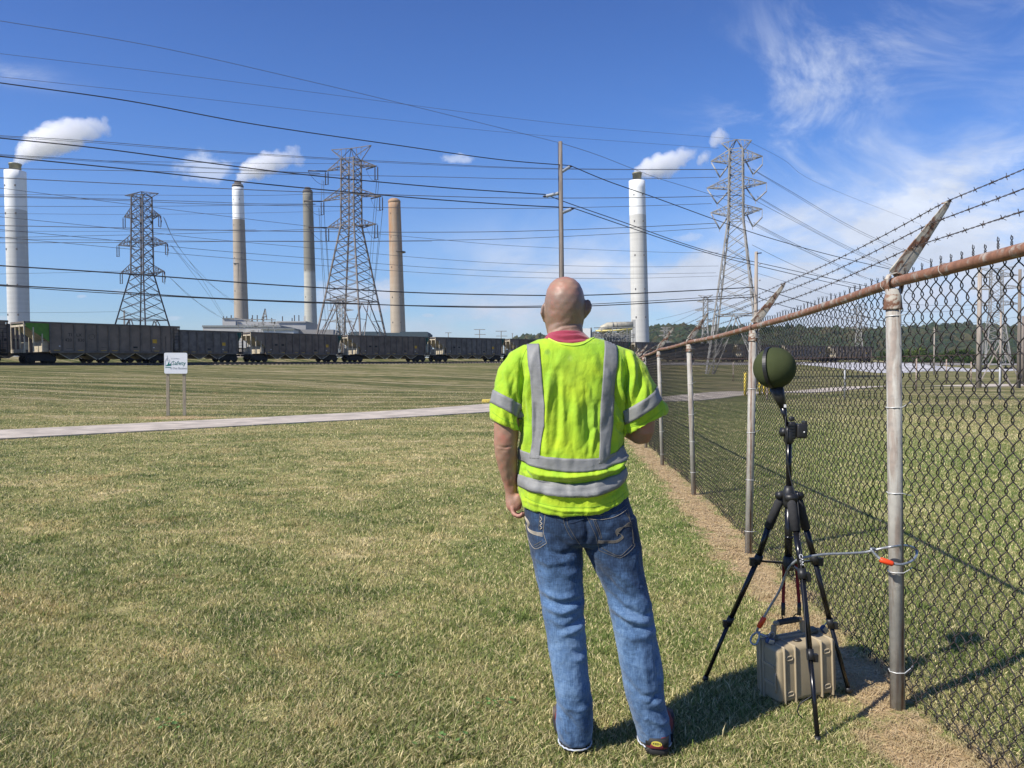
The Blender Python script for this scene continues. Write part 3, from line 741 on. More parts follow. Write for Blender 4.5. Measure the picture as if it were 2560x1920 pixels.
    for sx in (-1, 1):
        tr = bpy.data.objects.new('bogie', None)
        b = MB(); xc = sx*(LC/2-1.75)
        for s in (-1, 1):
            b.add([(xc-1.25, s*1.12, .55), (xc-.5, s*1.12, .85), (xc+.5, s*1.12, .85), (xc+1.25, s*1.12, .55), (xc+1.1, s*1.12, .35), (xc+.4, s*1.12, .25), (xc-.4, s*1.12, .25), (xc-1.1, s*1.12, .35)] +
                  [(q, s*.98, z) for q, z in ((xc-1.25, .55), (xc-.5, .85), (xc+.5, .85), (xc+1.25, .55), (xc+1.1, .35), (xc+.4, .25), (xc-.4, .25), (xc-1.1, .35))],
                  [tuple(range(8)), tuple(range(15, 7, -1))]+[(k, (k+1) % 8, 8+(k+1) % 8, 8+k) for k in range(8)])
        b.b2((xc-.25, -1., .35), (xc+.25, 1., .8))
        bg_ = b.build('bogie_frame', M_dark, r)
        for wx_ in (-.88, .88):
            w_ = MB(); rot = Matrix.Rotation(R(90), 3, 'X')
            for s in (-1, 1): w_.lathe([(.42, -.06), (.46, -.05), (.46, .07), (.2, .08)], (xc+wx_, s*.75, .44), 18, rot)
            w_.tube([(xc+wx_, -.8, .44), (xc+wx_, .8, .44)], .08, 8)
            w_.build('wheelset', M_dark, bg_)
    rib = (x1-x0)/11; yd = -hw-.012
    def plate(name, xa, xb, za, zb, m):
        MB().b2((xa, yd, za), (xb, -hw+.0, zb)).build(name, m, r)
    plate('yellow_panel', x1-rib*1.9, x1-rib*1.45, HB+.95, HB+1.35, M_yel)
    for k in (0, 2, 4, 5, 7, 9): plate('reflector_strip', x0+rib*k+.3, x0+rib*(k+1)-.25, HB+.10, HB+.18, M_ylw)
    plate('white_tag', x0+rib*.7, x0+rib*.82, HB+.5, HB+.58, M_wht); plate('white_tag', x1-rib*1.85, x1-rib*1.7, HB+.45, HB+.53, M_wht)
    plate('black_stencil', x1-rib*3.75, x1-rib*3.35, HB+.42, HB+.58, M_blk)
    plate('faint_stencil', x0+rib*1.3, x0+rib*1.85, HB+.30, HB+.36, M_rib); plate('faint_stencil', x0+rib*4.3, x0+rib*4.8, HB+.42, HB+.50, M_rib)
    mwf = lambda x, z: Matrix.Translation((x, yd-.004, z)) @ Matrix.Rotation(R(90), 4, 'X')
    if number:
        text_obj(number[0], 'reporting_mark', .42, M_blk, r, mwf(x0+rib*2-.38, HB+1.62), .002); text_obj(number[1], 'reporting_mark', .42, M_blk, r, mwf(x0+rib*2+.42, HB+1.62), .002)
        text_obj(number[2], 'reporting_mark', .42, M_blk, r, mwf(x0+rib*2-.55, HB+1.12), .002); text_obj(number[3], 'reporting_mark', .42, M_blk, r, mwf(x0+rib*2+.6, HB+1.12), .002)
    else:
        plate('black_stencil', x0+rib*2-.72, x0+rib*2-.3, HB+1.05, HB+1.3, M_blk); plate('black_stencil', x0+rib*2+.3, x0+rib*2+.72, HB+1.05, HB+1.3, M_blk)
    b = MB(); rr = [Vector((x0+rib*3.5+.27*math.cos(a*math.pi/8), yd, HB+1.5+.27*math.sin(a*math.pi/8))) for a in range(16)]; b.tube(rr, .025, 4, closed=True); b.build('round_emblem', M_rib, r)
    return r
def place_car(r, C, S, zf, s, label, group):
    xa, ya = path_at(C, S, s-6); xb, yb = path_at(C, S, s+6); x, y = (xa+xb)/2, (ya+yb)/2
    r.location = (x, y, float(zf(x))); r.rotation_euler = (0, math.atan2(float(zf(xb)-zf(xa)), 12)*-1, math.atan2(yb-ya, xb-xa)); tag(r, label, 'hopper wagon', group); return r
ORD = ['first', 'second', 'third', 'fourth', 'fifth', 'sixth', 'seventh', 'eighth', 'ninth', 'tenth', 'eleventh', 'twelfth', 'thirteenth', 'fourteenth', 'fifteenth', 'sixteenth', 'seventeenth', 'eighteenth', 'nineteenth', 'twentieth']
carA = proto_car(True, M_green, None, ('TI', 'LX', '420', '830'))
carG = proto_car(False, M_car, None); carT = proto_car(False, M_teal, None)
GN, GR = 'coal wagons on the front track', 'coal wagons on the rear track'
sA = near_s(NP_, NS_, -46.2, 71.2)+LC/2-.1
place_car(carA, NP_, NS_, nz_, sA, 'nearest grey coal wagon with lime green end corner and number 420 830', GN)
place_car(carG, NP_, NS_, nz_, sA-16.25, 'grey coal wagon cut off by the left edge of the photo', GN)
sC = near_s(TP, TS, -35.4, 101.4)-.3
lab = {-2: 'coal wagon just glimpsed behind the gap left of the lime green cornered wagon', -1: 'grey coal wagon with yellow square, half hidden behind the nearest wagon', 0: 'grey coal wagon in front of the second tall chimney with painted white top',
       1: 'grey coal wagon standing below the large central lattice tower', 2: 'grey coal wagon right of the central lattice tower, left of the worker', 3: 'coal wagon partly hidden behind the worker\'s left shoulder'}
M_carv = [mat('wagon_brownish', (.17, .13, .10), .8, var=.4, vscale=.7, detail=8), mat('wagon_dark_grey', (.17, .15, .13), .8, var=.4, vscale=1.2, detail=8)]
first = True
for k in range(-2, 10):
    src = carT; c = carT if first else copy_tree(carT); first = False
    l = lab.get(k)
    if k == 4: l = 'coal wagon hidden behind the worker, next after the one at his left shoulder'
    if k >= 5: l = 'distant coal wagon on the rear track, %s to the right past the worker\'s right shoulder' % ORD[k-5]
    place_car(c, TP, TS, tz, sC+LC/2+16.1*k, l, GR)
    if k % 3:
        for ch in c.children:
            if ch.name.startswith('body'): ch.material_slots[0].link = 'OBJECT'; ch.material_slots[0].material = M_carv[k % 3-1]

# ================================================================ SIGN
M_signw = mat('sign_white', (.86, .88, .88), .5, var=.03); M_signg = mat('sign_green', (.0, .16, .13), .6); M_signgrey = mat('sign_grey', (.42, .44, .44), .6)
M_wpost = mat('weathered_wood_post', (.36, .31, .22), .9, var=.3, vscale=6, stretch=(4, 4, .4))
D = 27.6
sg = P(441, 1046, D); sgz = gz(sg.x, sg.y); sign = empty('safety_sign', (sg.x, sg.y, sgz), 'square white sign reading Safety is Our Business on two wooden posts', 'sign', rz=R(14))
hpx = D/1920; zc = P(441, 908, D).z-sgz; sw, sh = 52*hpx/math.cos(R(14)), 52*hpx
b = MB(); b.rbox((0, -.02, 0), (sw, .02, sh), .009, None, 2)
bm = bmesh.new()
pts = []
for cx, cz, a0 in ((1, 1, 0), (-1, 1, 90), (-1, -1, 180), (1, -1, 270)):
    for k in range(5):
        a = R(a0+k*22.5); pts.append((cx*(sw/2-.05)+.05*math.cos(a), cz*(sh/2-.05)+.05*math.sin(a)))
b = MB(); n = len(pts); b.add([(x, -.035, zc+z) for x, z in pts]+[(x, -.015, zc+z) for x, z in pts], [tuple(range(n)), tuple(range(2*n-1, n-1, -1))]+[(k, (k+1) % n, n+(k+1) % n, n+k) for k in range(n)])
b.build('sign_board', M_signw, sign)
for s in (-1, 1): MB().box((s*sw*.37-(.02 if s > 0 else 0), .04, (zc+sh*.45)/2-.05), (.10, .09, zc+sh*.45)).build('post', M_wpost, sign)
mws = lambda x, z: Matrix.Translation((x, -.039, zc+z)) @ Matrix.Rotation(R(90), 4, 'X')
text_obj('Safety', 'lettering', .205, M_signg, sign, mws(sw*.13, sh*.0), .001, sx=.92); text_obj('is Our Business', 'lettering', .115, M_signgrey, sign, mws(sw*.135, -sh*.24), .001, sx=.82)
text_obj('A CUF Plant', 'lettering', .055, M_signgrey, sign, mws(-sw*.03, sh*.22), .001)
b = MB(); y = -.037
def poly(b, pts, y0=-.038, y1=-.035):
    n = len(pts); b.add([(x, y0, zc+z) for x, z in pts]+[(x, y1, zc+z) for x, z in pts], [tuple(range(n)), tuple(range(2*n-1, n-1, -1))]+[(k, (k+1) % n, n+(k+1) % n, n+k) for k in range(n)])
u = sw/100
poly(b, [(-45*u, -14*u), (-38*u, -7*u), (-35*u, -6*u), (-31*u, 7*u), (-29*u, 7*u), (-28*u, -5*u), (-25*u, -4*u), (-24*u, -1*u), (-21*u, -1*u), (-20*u, -12*u)]); poly(b, [(-45*u, -22*u), (-20*u, -21*u), (-20*u, -18*u), (-45*u, -19*u)])
b.build('emblem', M_signg, sign)
b = MB()
for p, q in (((-47, 9), (-38, 24)), ((-38, 36), (-37, 10)), ((-35, 24), (-20, 8)), ((-30, 16), (-29, 6)), ((-47, 9), (-47, -12)), ((-20, 8), (-20, -10))): b.bar((p[0]*u, -.037, zc+p[1]*u), (q[0]*u, -.037, zc+q[1]*u), .012, .003)
b.build('emblem_outline', M_signgrey, sign)
bl = P(1221, 994, 37); blz = gz(bl.x, bl.y)
o = MB().rbox((0, 0, .07), (.62, .22, .16), .03).build('yellow_parking_block', mat('yellow_block', (.66, .50, .10), .8, var=.3, vscale=8)); o.location = (bl.x, bl.y, blz); tag(o, 'low yellow concrete block beside the road left of the worker', 'parking block')

# ================================================================ LATTICE TOWERS
M_steel = mat('galvanised_lattice', (.17, .15, .14), .65, .2, var=.35, vscale=.6, coord='obj')
M_steel2 = mat('pale_galvanised_lattice', (.27, .26, .245), .65, .2, var=.3, vscale=.6, coord='obj')
M_ins = mat('insulator_dark', (.03, .02, .02), .4); M_ins2 = mat('insulator_grey', (.30, .30, .31), .4)
def lattice_face(b, A0, B0, A1, B1, n, w, style='X', horiz=True):
    for k in range(n):
        t0, t1 = k/n, (k+1)/n
        a0, b0, a1, b1 = A0.lerp(A1, t0), B0.lerp(B1, t0), A0.lerp(A1, t1), B0.lerp(B1, t1)
        b.bar(a0, b1, w); b.bar(b0, a1, w)
        if horiz and k % 2 == 0: b.bar(a0, b0, w)
        if style == 'D':
            m = (a0+a1)/2; m2 = (b0+b1)/2; c = (a0+b1+b0+a1)/4
            b.bar(m, c, w*.7); b.bar(m2, c, w*.7)
def tower(name, label, loc, yaw, H, hw_base, hz, hw_waist, z_top, hw_top, arms, horns, legw=.22, brw=.10, ins='string', nlow=2, nmid=7, nup=9, M=M_steel, mids=None, lefttens=True, group='high voltage lattice towers'):
    """square tower. arms: (z_root_low, z_root_high, z_tip, half span)"""
    r = empty(name, loc, label, 'transmission tower', group, rz=yaw)
    cor = lambda hw, z: [Vector((sx*hw, sy*hw, z)) for sx, sy in ((-1, -1), (1, -1), (1, 1), (-1, 1))]
    z1 = H*.27; hb = hw_base; h1 = hw_base+(hw_waist-hw_base)*(z1/hz)
    C0, C1, C2, C3 = cor(hb, 0), cor(h1, z1), cor(hw_waist, hz), cor(hw_top, z_top)
    for k in range(4):
        b = MB(); b.bar(C0[k], C1[k], legw*1.15); b.bar(C1[k], C2[k], legw); b.bar(C2[k], C3[k], legw*.9); b.box(C0[k]+Vector((0, 0, -.1)), (.9, .9, .6)); b.build('leg', M, r, False)
    b = MB()
    for k in range(4):
        j = (k+1) % 4; a0, b0, a1, b1 = C0[k], C0[j], C1[k], C1[j]; m = (a1+b1)/2
        # open K bracing between the feet
        b.bar(a0, m, brw*1.6); b.bar(b0, m, brw*1.6); b.bar(a1, b1, brw*1.3)
        for t in (.33, .66):
            p, q = a0.lerp(a1, t), a0.lerp(m, t); b.bar(p, q, brw*.8); b.bar(a0.lerp(a1, t-.33+.001), q, brw*.8)
            p, q = b0.lerp(b1, t), b0.lerp(m, t); b.bar(p, q, brw*.8); b.bar(b0.lerp(b1, t-.33+.001), q, brw*.8)
        lattice_face(b, a1, b1, C2[k], C2[j], nmid, brw, horiz=False); lattice_face(b, C2[k], C2[j], C3[k], C3[j], nup, brw, horiz=True)
        b.bar(C2[k], C2[j], brw*1.2); b.bar(C3[k], C3[j], brw*1.2)
    b.bar(C1[0], C1[2], brw); b.bar(C1[1], C1[3], brw)
    b.build('lattice_bracing', M, r, False)
    tips = []
    for (zl, zh, zt, hs) in arms:
        hw = hw_waist+(hw_top-hw_waist)*((zl-hz)/(z_top-hz)) if zl > hz else hw_waist
        for s in (-1, 1):
            b = MB(); tip = Vector((s*hs, 0, zt)); tips.append(tip)
            lo = [Vector((s*hw, -hw, zl)), Vector((s*hw, hw, zl))]; hi = [Vector((s*hw, -hw, zh)), Vector((s*hw, hw, zh))]
            for p in lo: b.bar(p, tip, brw*1.3)
            for p in hi: b.bar(p, tip, brw*1.3)
            n = 4
            for k in range(1, n):
                t = k/n; a, c, d, e = lo[0].lerp(tip, t), lo[1].lerp(tip, t), hi[0].lerp(tip, t), hi[1].lerp(tip, t)
                b.bar(a, c, brw*.8); b.bar(a, d, brw*.8); b.bar(c, e, brw*.8)
                t2 = (k-1)/n; b.bar(lo[0].lerp(tip, t2), c, brw*.8); b.bar(lo[0].lerp(tip, t2), d, brw*.7); b.bar(lo[1].lerp(tip, t2), e, brw*.7)
            b.build('cross_arm', M, r, False)
            b = MB()
            if ins == 'string':
                for q in (-.28, .28):
                    c = tip+Vector((q, 0, -.25)); prof = []
                    for k in range(13): prof += [(.06, -k*.17), (.15, -k*.17-.05), (.06, -k*.17-.12)]
                    b.lathe(prof[::-1], c, 8); b.bar(c+Vector((0, 0, .3)), c, .05)
                b.bar(tip+Vector((-.4, 0, -2.45)), tip+Vector((.4, 0, -2.45)), .08)
                b.build('insulator_string', M_ins, r, False)
                # tension strings leading off sideways and a slack jumper loop
                if not lefttens and s < 0: continue
                b = MB(); b.tube([tip, tip+Vector((-3.2, -1.2, .05))] if s < 0 else ([tip, tip+Vector((-3.8, 3.0, .5))] if lefttens else [tip, tip+Vector((1.6, -1.5, -1.8))]), .12, 6); b.build('tension_insulator', M_ins, r, False)
                b = MB(); p0 = tip+Vector((0, 0, -2.5)); p1 = tip+Vector((-3.2, -1.2, 0)) if s < 0 else tip+(Vector((-3.8, 3.0, .4)) if lefttens else Vector((1.6, -1.5, -1.8)))
                b.tube([p0.lerp(p1, t)-Vector((0, 0, 3.2*t*(1-t))) for t in [k/10 for k in range(11)]], .03, 4); b.build('jumper_wire', M_ins, r, False)
            elif ins == 'v':
                base = tip+Vector((-s*hs*.36, 0, -2.7)); a2 = Vector((s*hw*1.15, 0, tip.z-.9)) if s < 0 else tip+Vector((-s*hs*.62, 0, -.1))
                if s > 0: b.bar(tip, tip+Vector((0, 0, -1.2)), .10); b.tube([tip+Vector((0, 0, -1.3)), base+Vector((.1, 0, 0))], .13, 6)
                else: b.tube([tip+Vector((.1, 0, -.2)), base], .13, 6)
                b.tube([a2 if s < 0 else Vector((s*hw*1.3, 0, tip.z-.3)), base], .13, 6); b.bar(base, base+Vector((0, 0, -.5)), .1)
                b.build('insulator_pair', M_ins2, r, False)
    if horns:
        zt, hs, zc_ = horns; b = MB()
        for s in (-1, 1):
            tip = Vector((s*hs, 0, zt)); T = C3
            for p in ([C3[0], C3[3]] if s < 0 else [C3[1], C3[2]]): b.bar(p, tip, brw*1.2)
            b.bar(Vector((0, 0, zc_)), tip, brw*1.3)
            for p in C3: b.bar(p, Vector((0, 0, zc_)), brw*1.1)
            q = Vector((0, 0, zc_)).lerp(tip, .5); lo = (C3[0 if s < 0 else 1]+C3[3 if s < 0 else 2])/2
            b.bar(q, lo.lerp(tip, .25), brw*.8); b.bar(q, lo.lerp(tip, .6), brw*.8); b.bar(Vector((0, 0, zc_)).lerp(tip, .25), lo, brw*.8)
        b.build('peak_horns', M, r, False)
    return r
def tz_of(py, d, base): return P(1280, py, d).z-base
# central tower
D = 140.; bz = gz((874-1280)/1920*D, D); 
mz = lambda py: tz_of(py, D, bz)
k_ = D/1920
tower('lattice_tower', 'tall rusty lattice tower with three pairs of arms in the middle left', ((880-1280)*k_, D, bz), R(-20), mz(368), 5.1, mz(566), 1.36, mz(402), 1.28,
      [(mz(570)-.0, mz(548), mz(566), 70*k_), (mz(492), mz(474), mz(499), 84*k_), (mz(419), mz(402), mz(424), 71*k_)], (mz(372), 57*k_, mz(374)), legw=.24, brw=.09, nmid=9, nup=10)
# right tower
D = 125.; bz = gz((1840-1280)/1920*D, D); k_ = D/1920
tower('lattice_tower', 'pale lattice tower behind the fence with V shaped insulators right of the last chimney', ((1838-1280)*k_, D, bz), R(-22), mz(352), 4.2, mz(552), 1.15, mz(378), 1.02,
      [(mz(540), mz(517), mz(529), 62*k_), (mz(472), mz(448), mz(466), 72*k_), (mz(408), mz(380), mz(400), 62*k_)], (mz(358), 36*k_, mz(352)), legw=.24, brw=.09, ins='v', nmid=7, nup=9, M=M_steel2)
# left tower
D = 170.; bz = 2.2; k_ = D/1920
tower('lattice_tower', 'dark lattice tower with strings on its right arms, leftmost in the photo', ((358-1280)*k_, D, bz), R(-14), mz(484), 5.6, mz(684), 1.62, mz(492), 1.45,
      [(mz(690), mz(662), mz(680), 62*k_), (mz(616), mz(590), mz(612), 71*k_), (mz(548), mz(522), mz(542), 52*k_)], (mz(488), 49*k_, mz(481)), legw=.27, brw=.10, nmid=5, nup=9, lefttens=False, M=mat('dark_lattice', (.09, .085, .09), .65, .2, var=.3, vscale=.6))
# far towers
def far_tower(px, top, d, hs, label, M=M_steel2, w_=.16, base=3.):
    global D, bz, k_
    D = d; bz = base; k_ = D/1920
    tower('lattice_tower', label, ((px-1280)*k_, D, bz), R(-20), mz(top), hs*k_*.5, mz(top)*.55, hs*k_*.22, mz(top)*.96, hs*k_*.2,
          [(mz(top)*.62, mz(top)*.66, mz(top)*.63, hs*k_*.9), (mz(top)*.78, mz(top)*.82, mz(top)*.79, hs*k_), (mz(top)*.90, mz(top)*.94, mz(top)*.91, hs*k_*.8)], (mz(top), hs*k_*.7, mz(top)*.985), legw=w_*1.4, brw=w_*.6, ins=None, nmid=4, nup=5, M=M)
far_tower(853, 740, 240, 36, 'smaller lattice tower seen through the legs of the central tower')
far_tower(1763, 738, 330, 26, 'slim far lattice tower just left of the pale tower behind the fence', w_=.26)
far_tower(1664, 818, 520, 18, 'tiny lattice tower in front of the wooded hill right of the last chimney', w_=.30)
far_tower(2488, 668, 210, 60, 'lattice tower seen through the mesh near the right edge', w_=.17, base=2.)
far_tower(2146, 760, 330, 26, 'far lattice tower behind the mesh just left of the nearest fence post', w_=.20, base=2.)

# ================================================================ POLES
M_pole = mat('weathered_pole_wood', (.22, .185, .155), .9, var=.35, vscale=2.5, stretch=(3, 3, .25))
M_polel = mat('pale_pole_wood', (.36, .31, .26), .9, var=.25, vscale=2.5, stretch=(3, 3, .25))
M_poly = mat('grey_post_insulator', (.33, .36, .40), .5)
D = 58.; pb = P(1402, 925, D); pz = gz(pb.x, pb.y); zt = P(0, 357, D).z
pole = empty('utility_pole', (pb.x+.05, pb.y, pz), 'tall wooden pole rising behind the worker\'s head with three angled insulators', 'utility pole', 'wooden poles')
MB().tube([(0.12, 0, 0), (.02, 0, 6), (-.10, 0, zt-pz)], [.24, .2, .145], 12).build('shaft', M_pole, pole)
for py, s, ex, ey in ((431, 1, 1426, 416), (485, -1, 1362, 491), (533, 1, 1430, 522)):
    z = P(0, py, D).z-pz; e = P(ex, ey, D)-pole.location; x0_ = .02-.12*(z/(zt-pz))
    b = MB(); p = Vector((x0_+s*.13, -.02, z)); prof = []
    d = (e-p); n = 10
    b.tube([p.lerp(e, k/n*.9) for k in range(n+1)], [.14 if k % 2 else .11 for k in range(n+1)], 8); b.build('post_insulator', M_poly, pole)
    MB().ball(e-d*.0, (.16, .1, .08), 8, 6).build('line_clamp', M_ins, pole)
MB().bar((-.28, -.1, zt-pz-.1), (-.12, -.1, 4), .03).build('ground_wire', M_ins, pole)
pspec = [(1889, 630, 960, 75., 'plain wooden pole in front of the pale tower\'s right legs', M_polel, 10), (2447, 674, 958, 62., 'thick bare wooden pole behind the mesh right of the nearest fence post', M_polel, 12), (2547, 674, 940, 66., 'dark wooden pole at the right edge behind the mesh', M_pole, 9),
         (2556, 790, 935, 90., 'short wooden pole cut by the right edge of the photo', M_pole, 7), (2501, 778, 930, 110., 'slim pole with leaning braces behind the mesh near the right edge', M_polel, 6), (2335, 818, 905, 150., 'thin grey pole in front of the dark trees behind the mesh', M_polel, 3.5)]
for px, py, pyb, d, l, m, wpx in pspec:
    q = P(px, 925, d); z0 = gz(q.x, q.y); h = P(0, py, d).z-z0; r_ = wpx/2*d/1920
    po = empty('utility_pole', (q.x, q.y, z0), l, 'utility pole', 'wooden poles')
    MB().tube([(0, 0, -.1), (0, 0, h)], [r_*1.1, r_*.8], 10).build('shaft', m, po)
    if px == 1889:
        b = MB(); b.bar((0, -.2, h-.2), (.45, -.2, h-.15), .09); b.build('top_bracket', M_ins, po)
        for k in range(5): MB().ball((.3, -.15, h-1.2-k*1.6), .09, 6, 5).build('side_insulator', M_ins2, po)
    if px in (2501, 2447):
        for s in ((-1, 1) if px == 2501 else (1,)): MB().bar((0, 0, h*.55), (s*h*.28, 0, 0), r_*.7).build('brace', m, po)
# thin steel posts of the second, distant chain link fence behind the mesh
M_fp = mat('far_fence_post', (.40, .40, .39), .6, .3)
farf = empty('field_fence', (0, 0, 0), 'distant wire fence with thin posts crossing the field behind the mesh', 'fence')
fps = []
for px, py, pb_, rust in ((2112, 905, 1000, 0), (2291, 895, 975, 1), (2500, 905, 1000, 0), (2366, 898, 930, 1), (1833, 905, 940, 1), (1918, 965, 1000, 1), (2428, 905, 935, 1)):
    z0 = -.2; d = 1.6*1920/max(pb_-925, 12); d = min(d, 75); q = P(px, 925, d); z0 = gz(q.x, q.y); d = (CAMH-z0)*1920/(pb_-925); d = min(d, 80); q = P(px, 925, d); z0 = gz(q.x, q.y); h = P(0, py, d).z-z0
    MB().tube([(q.x, q.y, z0), (q.x, q.y, z0+max(h, .8))], .035+.0004*d, 6).build('post', M_fp if not rust else M_arm, farf); fps.append((px, q, z0+h))
a, c = P(1560, 893, 62), P(2560, 889, 62); 
MB().tube([P(px, py, 64) for px, py in ((1640, 898), (1900, 897), (2180, 893), (2350, 889), (2560, 885))], .035, 6).build('rail', mat('far_rail', (.12, .07, .055), .8), farf)
# yellow bollards beside the road
M_yb = mat('yellow_paint', (.70, .52, .06), .6, var=.2)
for i, px in enumerate((1863, 1900, 1911, 1925)):
    d = 50.+i*.7; q = P(px, 925, d); z0 = gz(q.x, q.y)
    o = MB().tube([(0, 0, 0), (0, 0, 1.5)], .09, 10).build('bollard', M_yb)
    o.location = (q.x, q.y, z0); tag(o, ['yellow bollard behind the mesh just left of the post beside the round windscreen', 'yellow bollard just below the round windscreen, leftmost of three', 'yellow bollard just below the round windscreen, middle of three', 'yellow bollard just below the round windscreen, rightmost of three'][i], 'bollard', 'yellow bollards by the road')

# ================================================================ WHITE STONE SLOPE at the end of the bank
def stone_slope():
    n, m = 120, 26; V = []; 
    for i in range(n):
        t = i/(n-1); px = 2040+400*t
        for j in range(m):
            u_ = j/(m-1)
            s = near_s(TP, TS, 60, 181)+t*80
            x, y = path_at(TP, TS, s); x2, y2 = path_at(TP, TS, s+1); nx_, ny_ = (y2-y), -(x2-x)
            off = 3.4+u_*16*(1.0); X = x+nx_*off; Y = y+ny_*off
            V.append((X, Y))
    V = np.array(V); Z = ground_z(V[:, 0], V[:, 1])
    t = np.repeat(np.linspace(0, 1, n), m); u_ = np.tile(np.linspace(0, 1, m), n)
    left = smooth((t-u_*.25)/.05); lift = .22+.12*npnoise(V[:, 0], V[:, 1], 2.2, 3)+.1*rng.normal(0, 1, len(t)).clip(-1, 1)
    edge = np.minimum(smooth((1-u_)/.08), smooth(1-(t-.96)/.04))*left
    Z = Z+np.where(edge > .02, lift*edge, -.3)
    i, j = np.meshgrid(np.arange(n-1), np.arange(m-1), indexing='ij')
    F = np.stack([i*m+j, (i+1)*m+j, (i+1)*m+j+1, i*m+j+1], -1).reshape(-1)
    o = mesh_np('stone_slope', np.c_[V, Z], F, 4, mat('white_limestone', (.42, .41, .42), .9, var=.35, vscale=1.5, coord='geo', bump=.8, bscale=4, bdist=.15)); tag(o, 'bank of crushed white stone below the far end of the train', 'stone bank', kind='stuff')
stone_slope()

# ================================================================ CHIMNEYS
def chim_mat(name, base, top=None, zt=1e9, stain=0, stain_col=(.2, .18, .15), dark_lo=0, rust=0, H=1.):
    mt = bpy.data.materials.new(name); mt.use_nodes = True; g = NT(mt.node_tree); g.t.nodes.clear()
    c = g.n('ShaderNodeTexCoord', 3); x, y, z = g.sep(c)
    n1 = g.noise(g.v('MULTIPLY', c, (.2, .2, .012)), 1, 6, .6); n2 = g.noise(c, .12, 5, .6)
    rings = g.noise(g.comb(0., 0., g.m('MULTIPLY', z, .33)), 1, 3, .8)
    v = g.m('ADD', g.mr(n1, .3, .7, .84, 1.06), g.mr(rings, .3, .7, -.07, .05))
    lift = g.m('MULTIPLY', g.m('SINE', g.m('MULTIPLY', z, 1.5)), .025)
    col = g.mix(1., base, g.comb(g.m('ADD', v, lift), g.m('ADD', v, lift), g.m('ADD', v, lift)), 'MULTIPLY')
    if stain: col = g.mix(g.m('MULTIPLY', g.mr(z, H*dark_lo, H*(dark_lo+.03), 0, 1, True), stain), col, stain_col)
    if rust: col = g.mix(g.m('MULTIPLY', g.mr(z, H*.35, H*.8), g.mr(g.noise(g.v('MULTIPLY', c, (.12, .12, .02)), 1.5, 6, .7), .4, .6, .15, rust)), col, (.36, .19, .09))
    if top: col = g.mix(g.m('GREATER_THAN', z, zt), col, top)
    bs = g.n('ShaderNodeBsdfPrincipled', None, None, Base_Color=col, Roughness=.85); bs.inputs['Specular IOR Level'].default_value = .25
    g.n('ShaderNodeOutputMaterial', None, None, Surface=bs.outputs[0]); return mt
M_flue = mat('steel_flue', (.26, .245, .16), .5, .3, var=.3)
M_cap = mat('dark_chimney_rim', (.07, .06, .055), .8)
M_pf = mat('chimney_platform', (.10, .09, .085), .8)
GC = 'power station chimneys'
def chimney(px_t, px_b, top, wt, wb, d, label, white_to, mat_kw, cap=None, extras=()):
    k = d/1920; z0 = 3.; zt = P(0, top, d).z; cx = (px_b-1280)*k; H = zt-z0; rt, rb_ = wt*k/2, wb*k/2
    ch = empty('chimney', (cx, d, z0), label, 'chimney', GC)
    m = chim_mat('chimney_concrete', H=H, zt=(P(0, white_to, d).z-z0) if white_to else 1e9, **mat_kw)
    N = 24; prof = [(rb_+(rt-rb_)*(i/N)**.85, H*i/N) for i in range(N+1)]; lean = (px_t-px_b)*k
    b = MB(); b.lathe(prof+[(rt*.8, H), (rt*.8, H-3)], (0, 0, 0), 40); b.v = [(x+lean*z/H, y, z) for x, y, z in b.v]; b.build('shaft', m, ch)
    if cap == 'flue':
        b = MB(); b.lathe([(rt*.55, H-3), (rt*.55, H+5.2), (rt*.60, H+5.2), (rt*.60, H+6.4), (rt*.5, H+6.4), (rt*.5, H+2)], (lean, 0, 0), 28); b.build('flue', M_flue, ch)
    else:
        b = MB(); b.lathe([(rt*1.02, H-1.5), (rt*1.04, H-.4), (rt*.9, H+.8), (rt*.62, H+1.0), (rt*.6, H+(2.6 if cap == 'dark' else 1.5)), (rt*.5, H)], (lean, 0, 0), 28); b.build('rim', M_cap if cap == 'dark' else m, ch)
    b = MB(); rr = random.Random(int(px_b))
    for fy in (.08, .22, .40, .58, .73) if wb > 36 else (.2, .45, .6):
        for fx in (-.55, .5):
            z = H*(1-fy); rad = rb_+(rt-rb_)*(z/H)**.85; a = math.asin(fx); b.box((lean*z/H+rad*fx, -rad*math.cos(a), z), (rad*.12, rad*.08, rad*.2))
    b.build('beacon_box', M_pf, ch)
    for kind, py, w_ in extras:
        z = P(0, py, d).z-z0; rad = rb_+(rt-rb_)*(z/H)**.85
        if kind == 'ladder': MB().b2((-rad*.35, -rad*1.04, 0), (-rad*.25, -rad*.93, z)).build('ladder_cage', mat('ladder_grey', (.20, .18, .16), .8), ch)
        if kind == 'platform':
            b = MB(); b.b2((-rad*1.05, -rad*.9, z-1.2), (-rad*.45, -rad*.3, z+2.2)); b.b2((-rad*1.15, -rad*1.1, z-1.3), (-rad*.3, -rad*.3, z-1.2)); b.build('platform', mat('platform_grey', (.45, .44, .42), .8), ch)
        if kind == 'ring': MB().lathe([(rad*1.0, z-.3), (rad*1.03, z-.3), (rad*1.03, z+.3), (rad*1.0, z+.3)], (0, 0, 0), 32).build('ring_walk', M_pf, ch)
        if kind == 'duct': MB().b2((-rad*1.1, -rad*.8, 0), (-rad*.6, 0, z)).build('side_riser', mat('riser', (.5, .49, .45), .8), ch)
    return ch
WHT = (.80, .81, .80)
chimney(44, 50, 431, 48, 48, 640., 'thick white chimney with grey band at the left edge', 528, dict(base=(.56, .56, .54), top=WHT), 'flue')
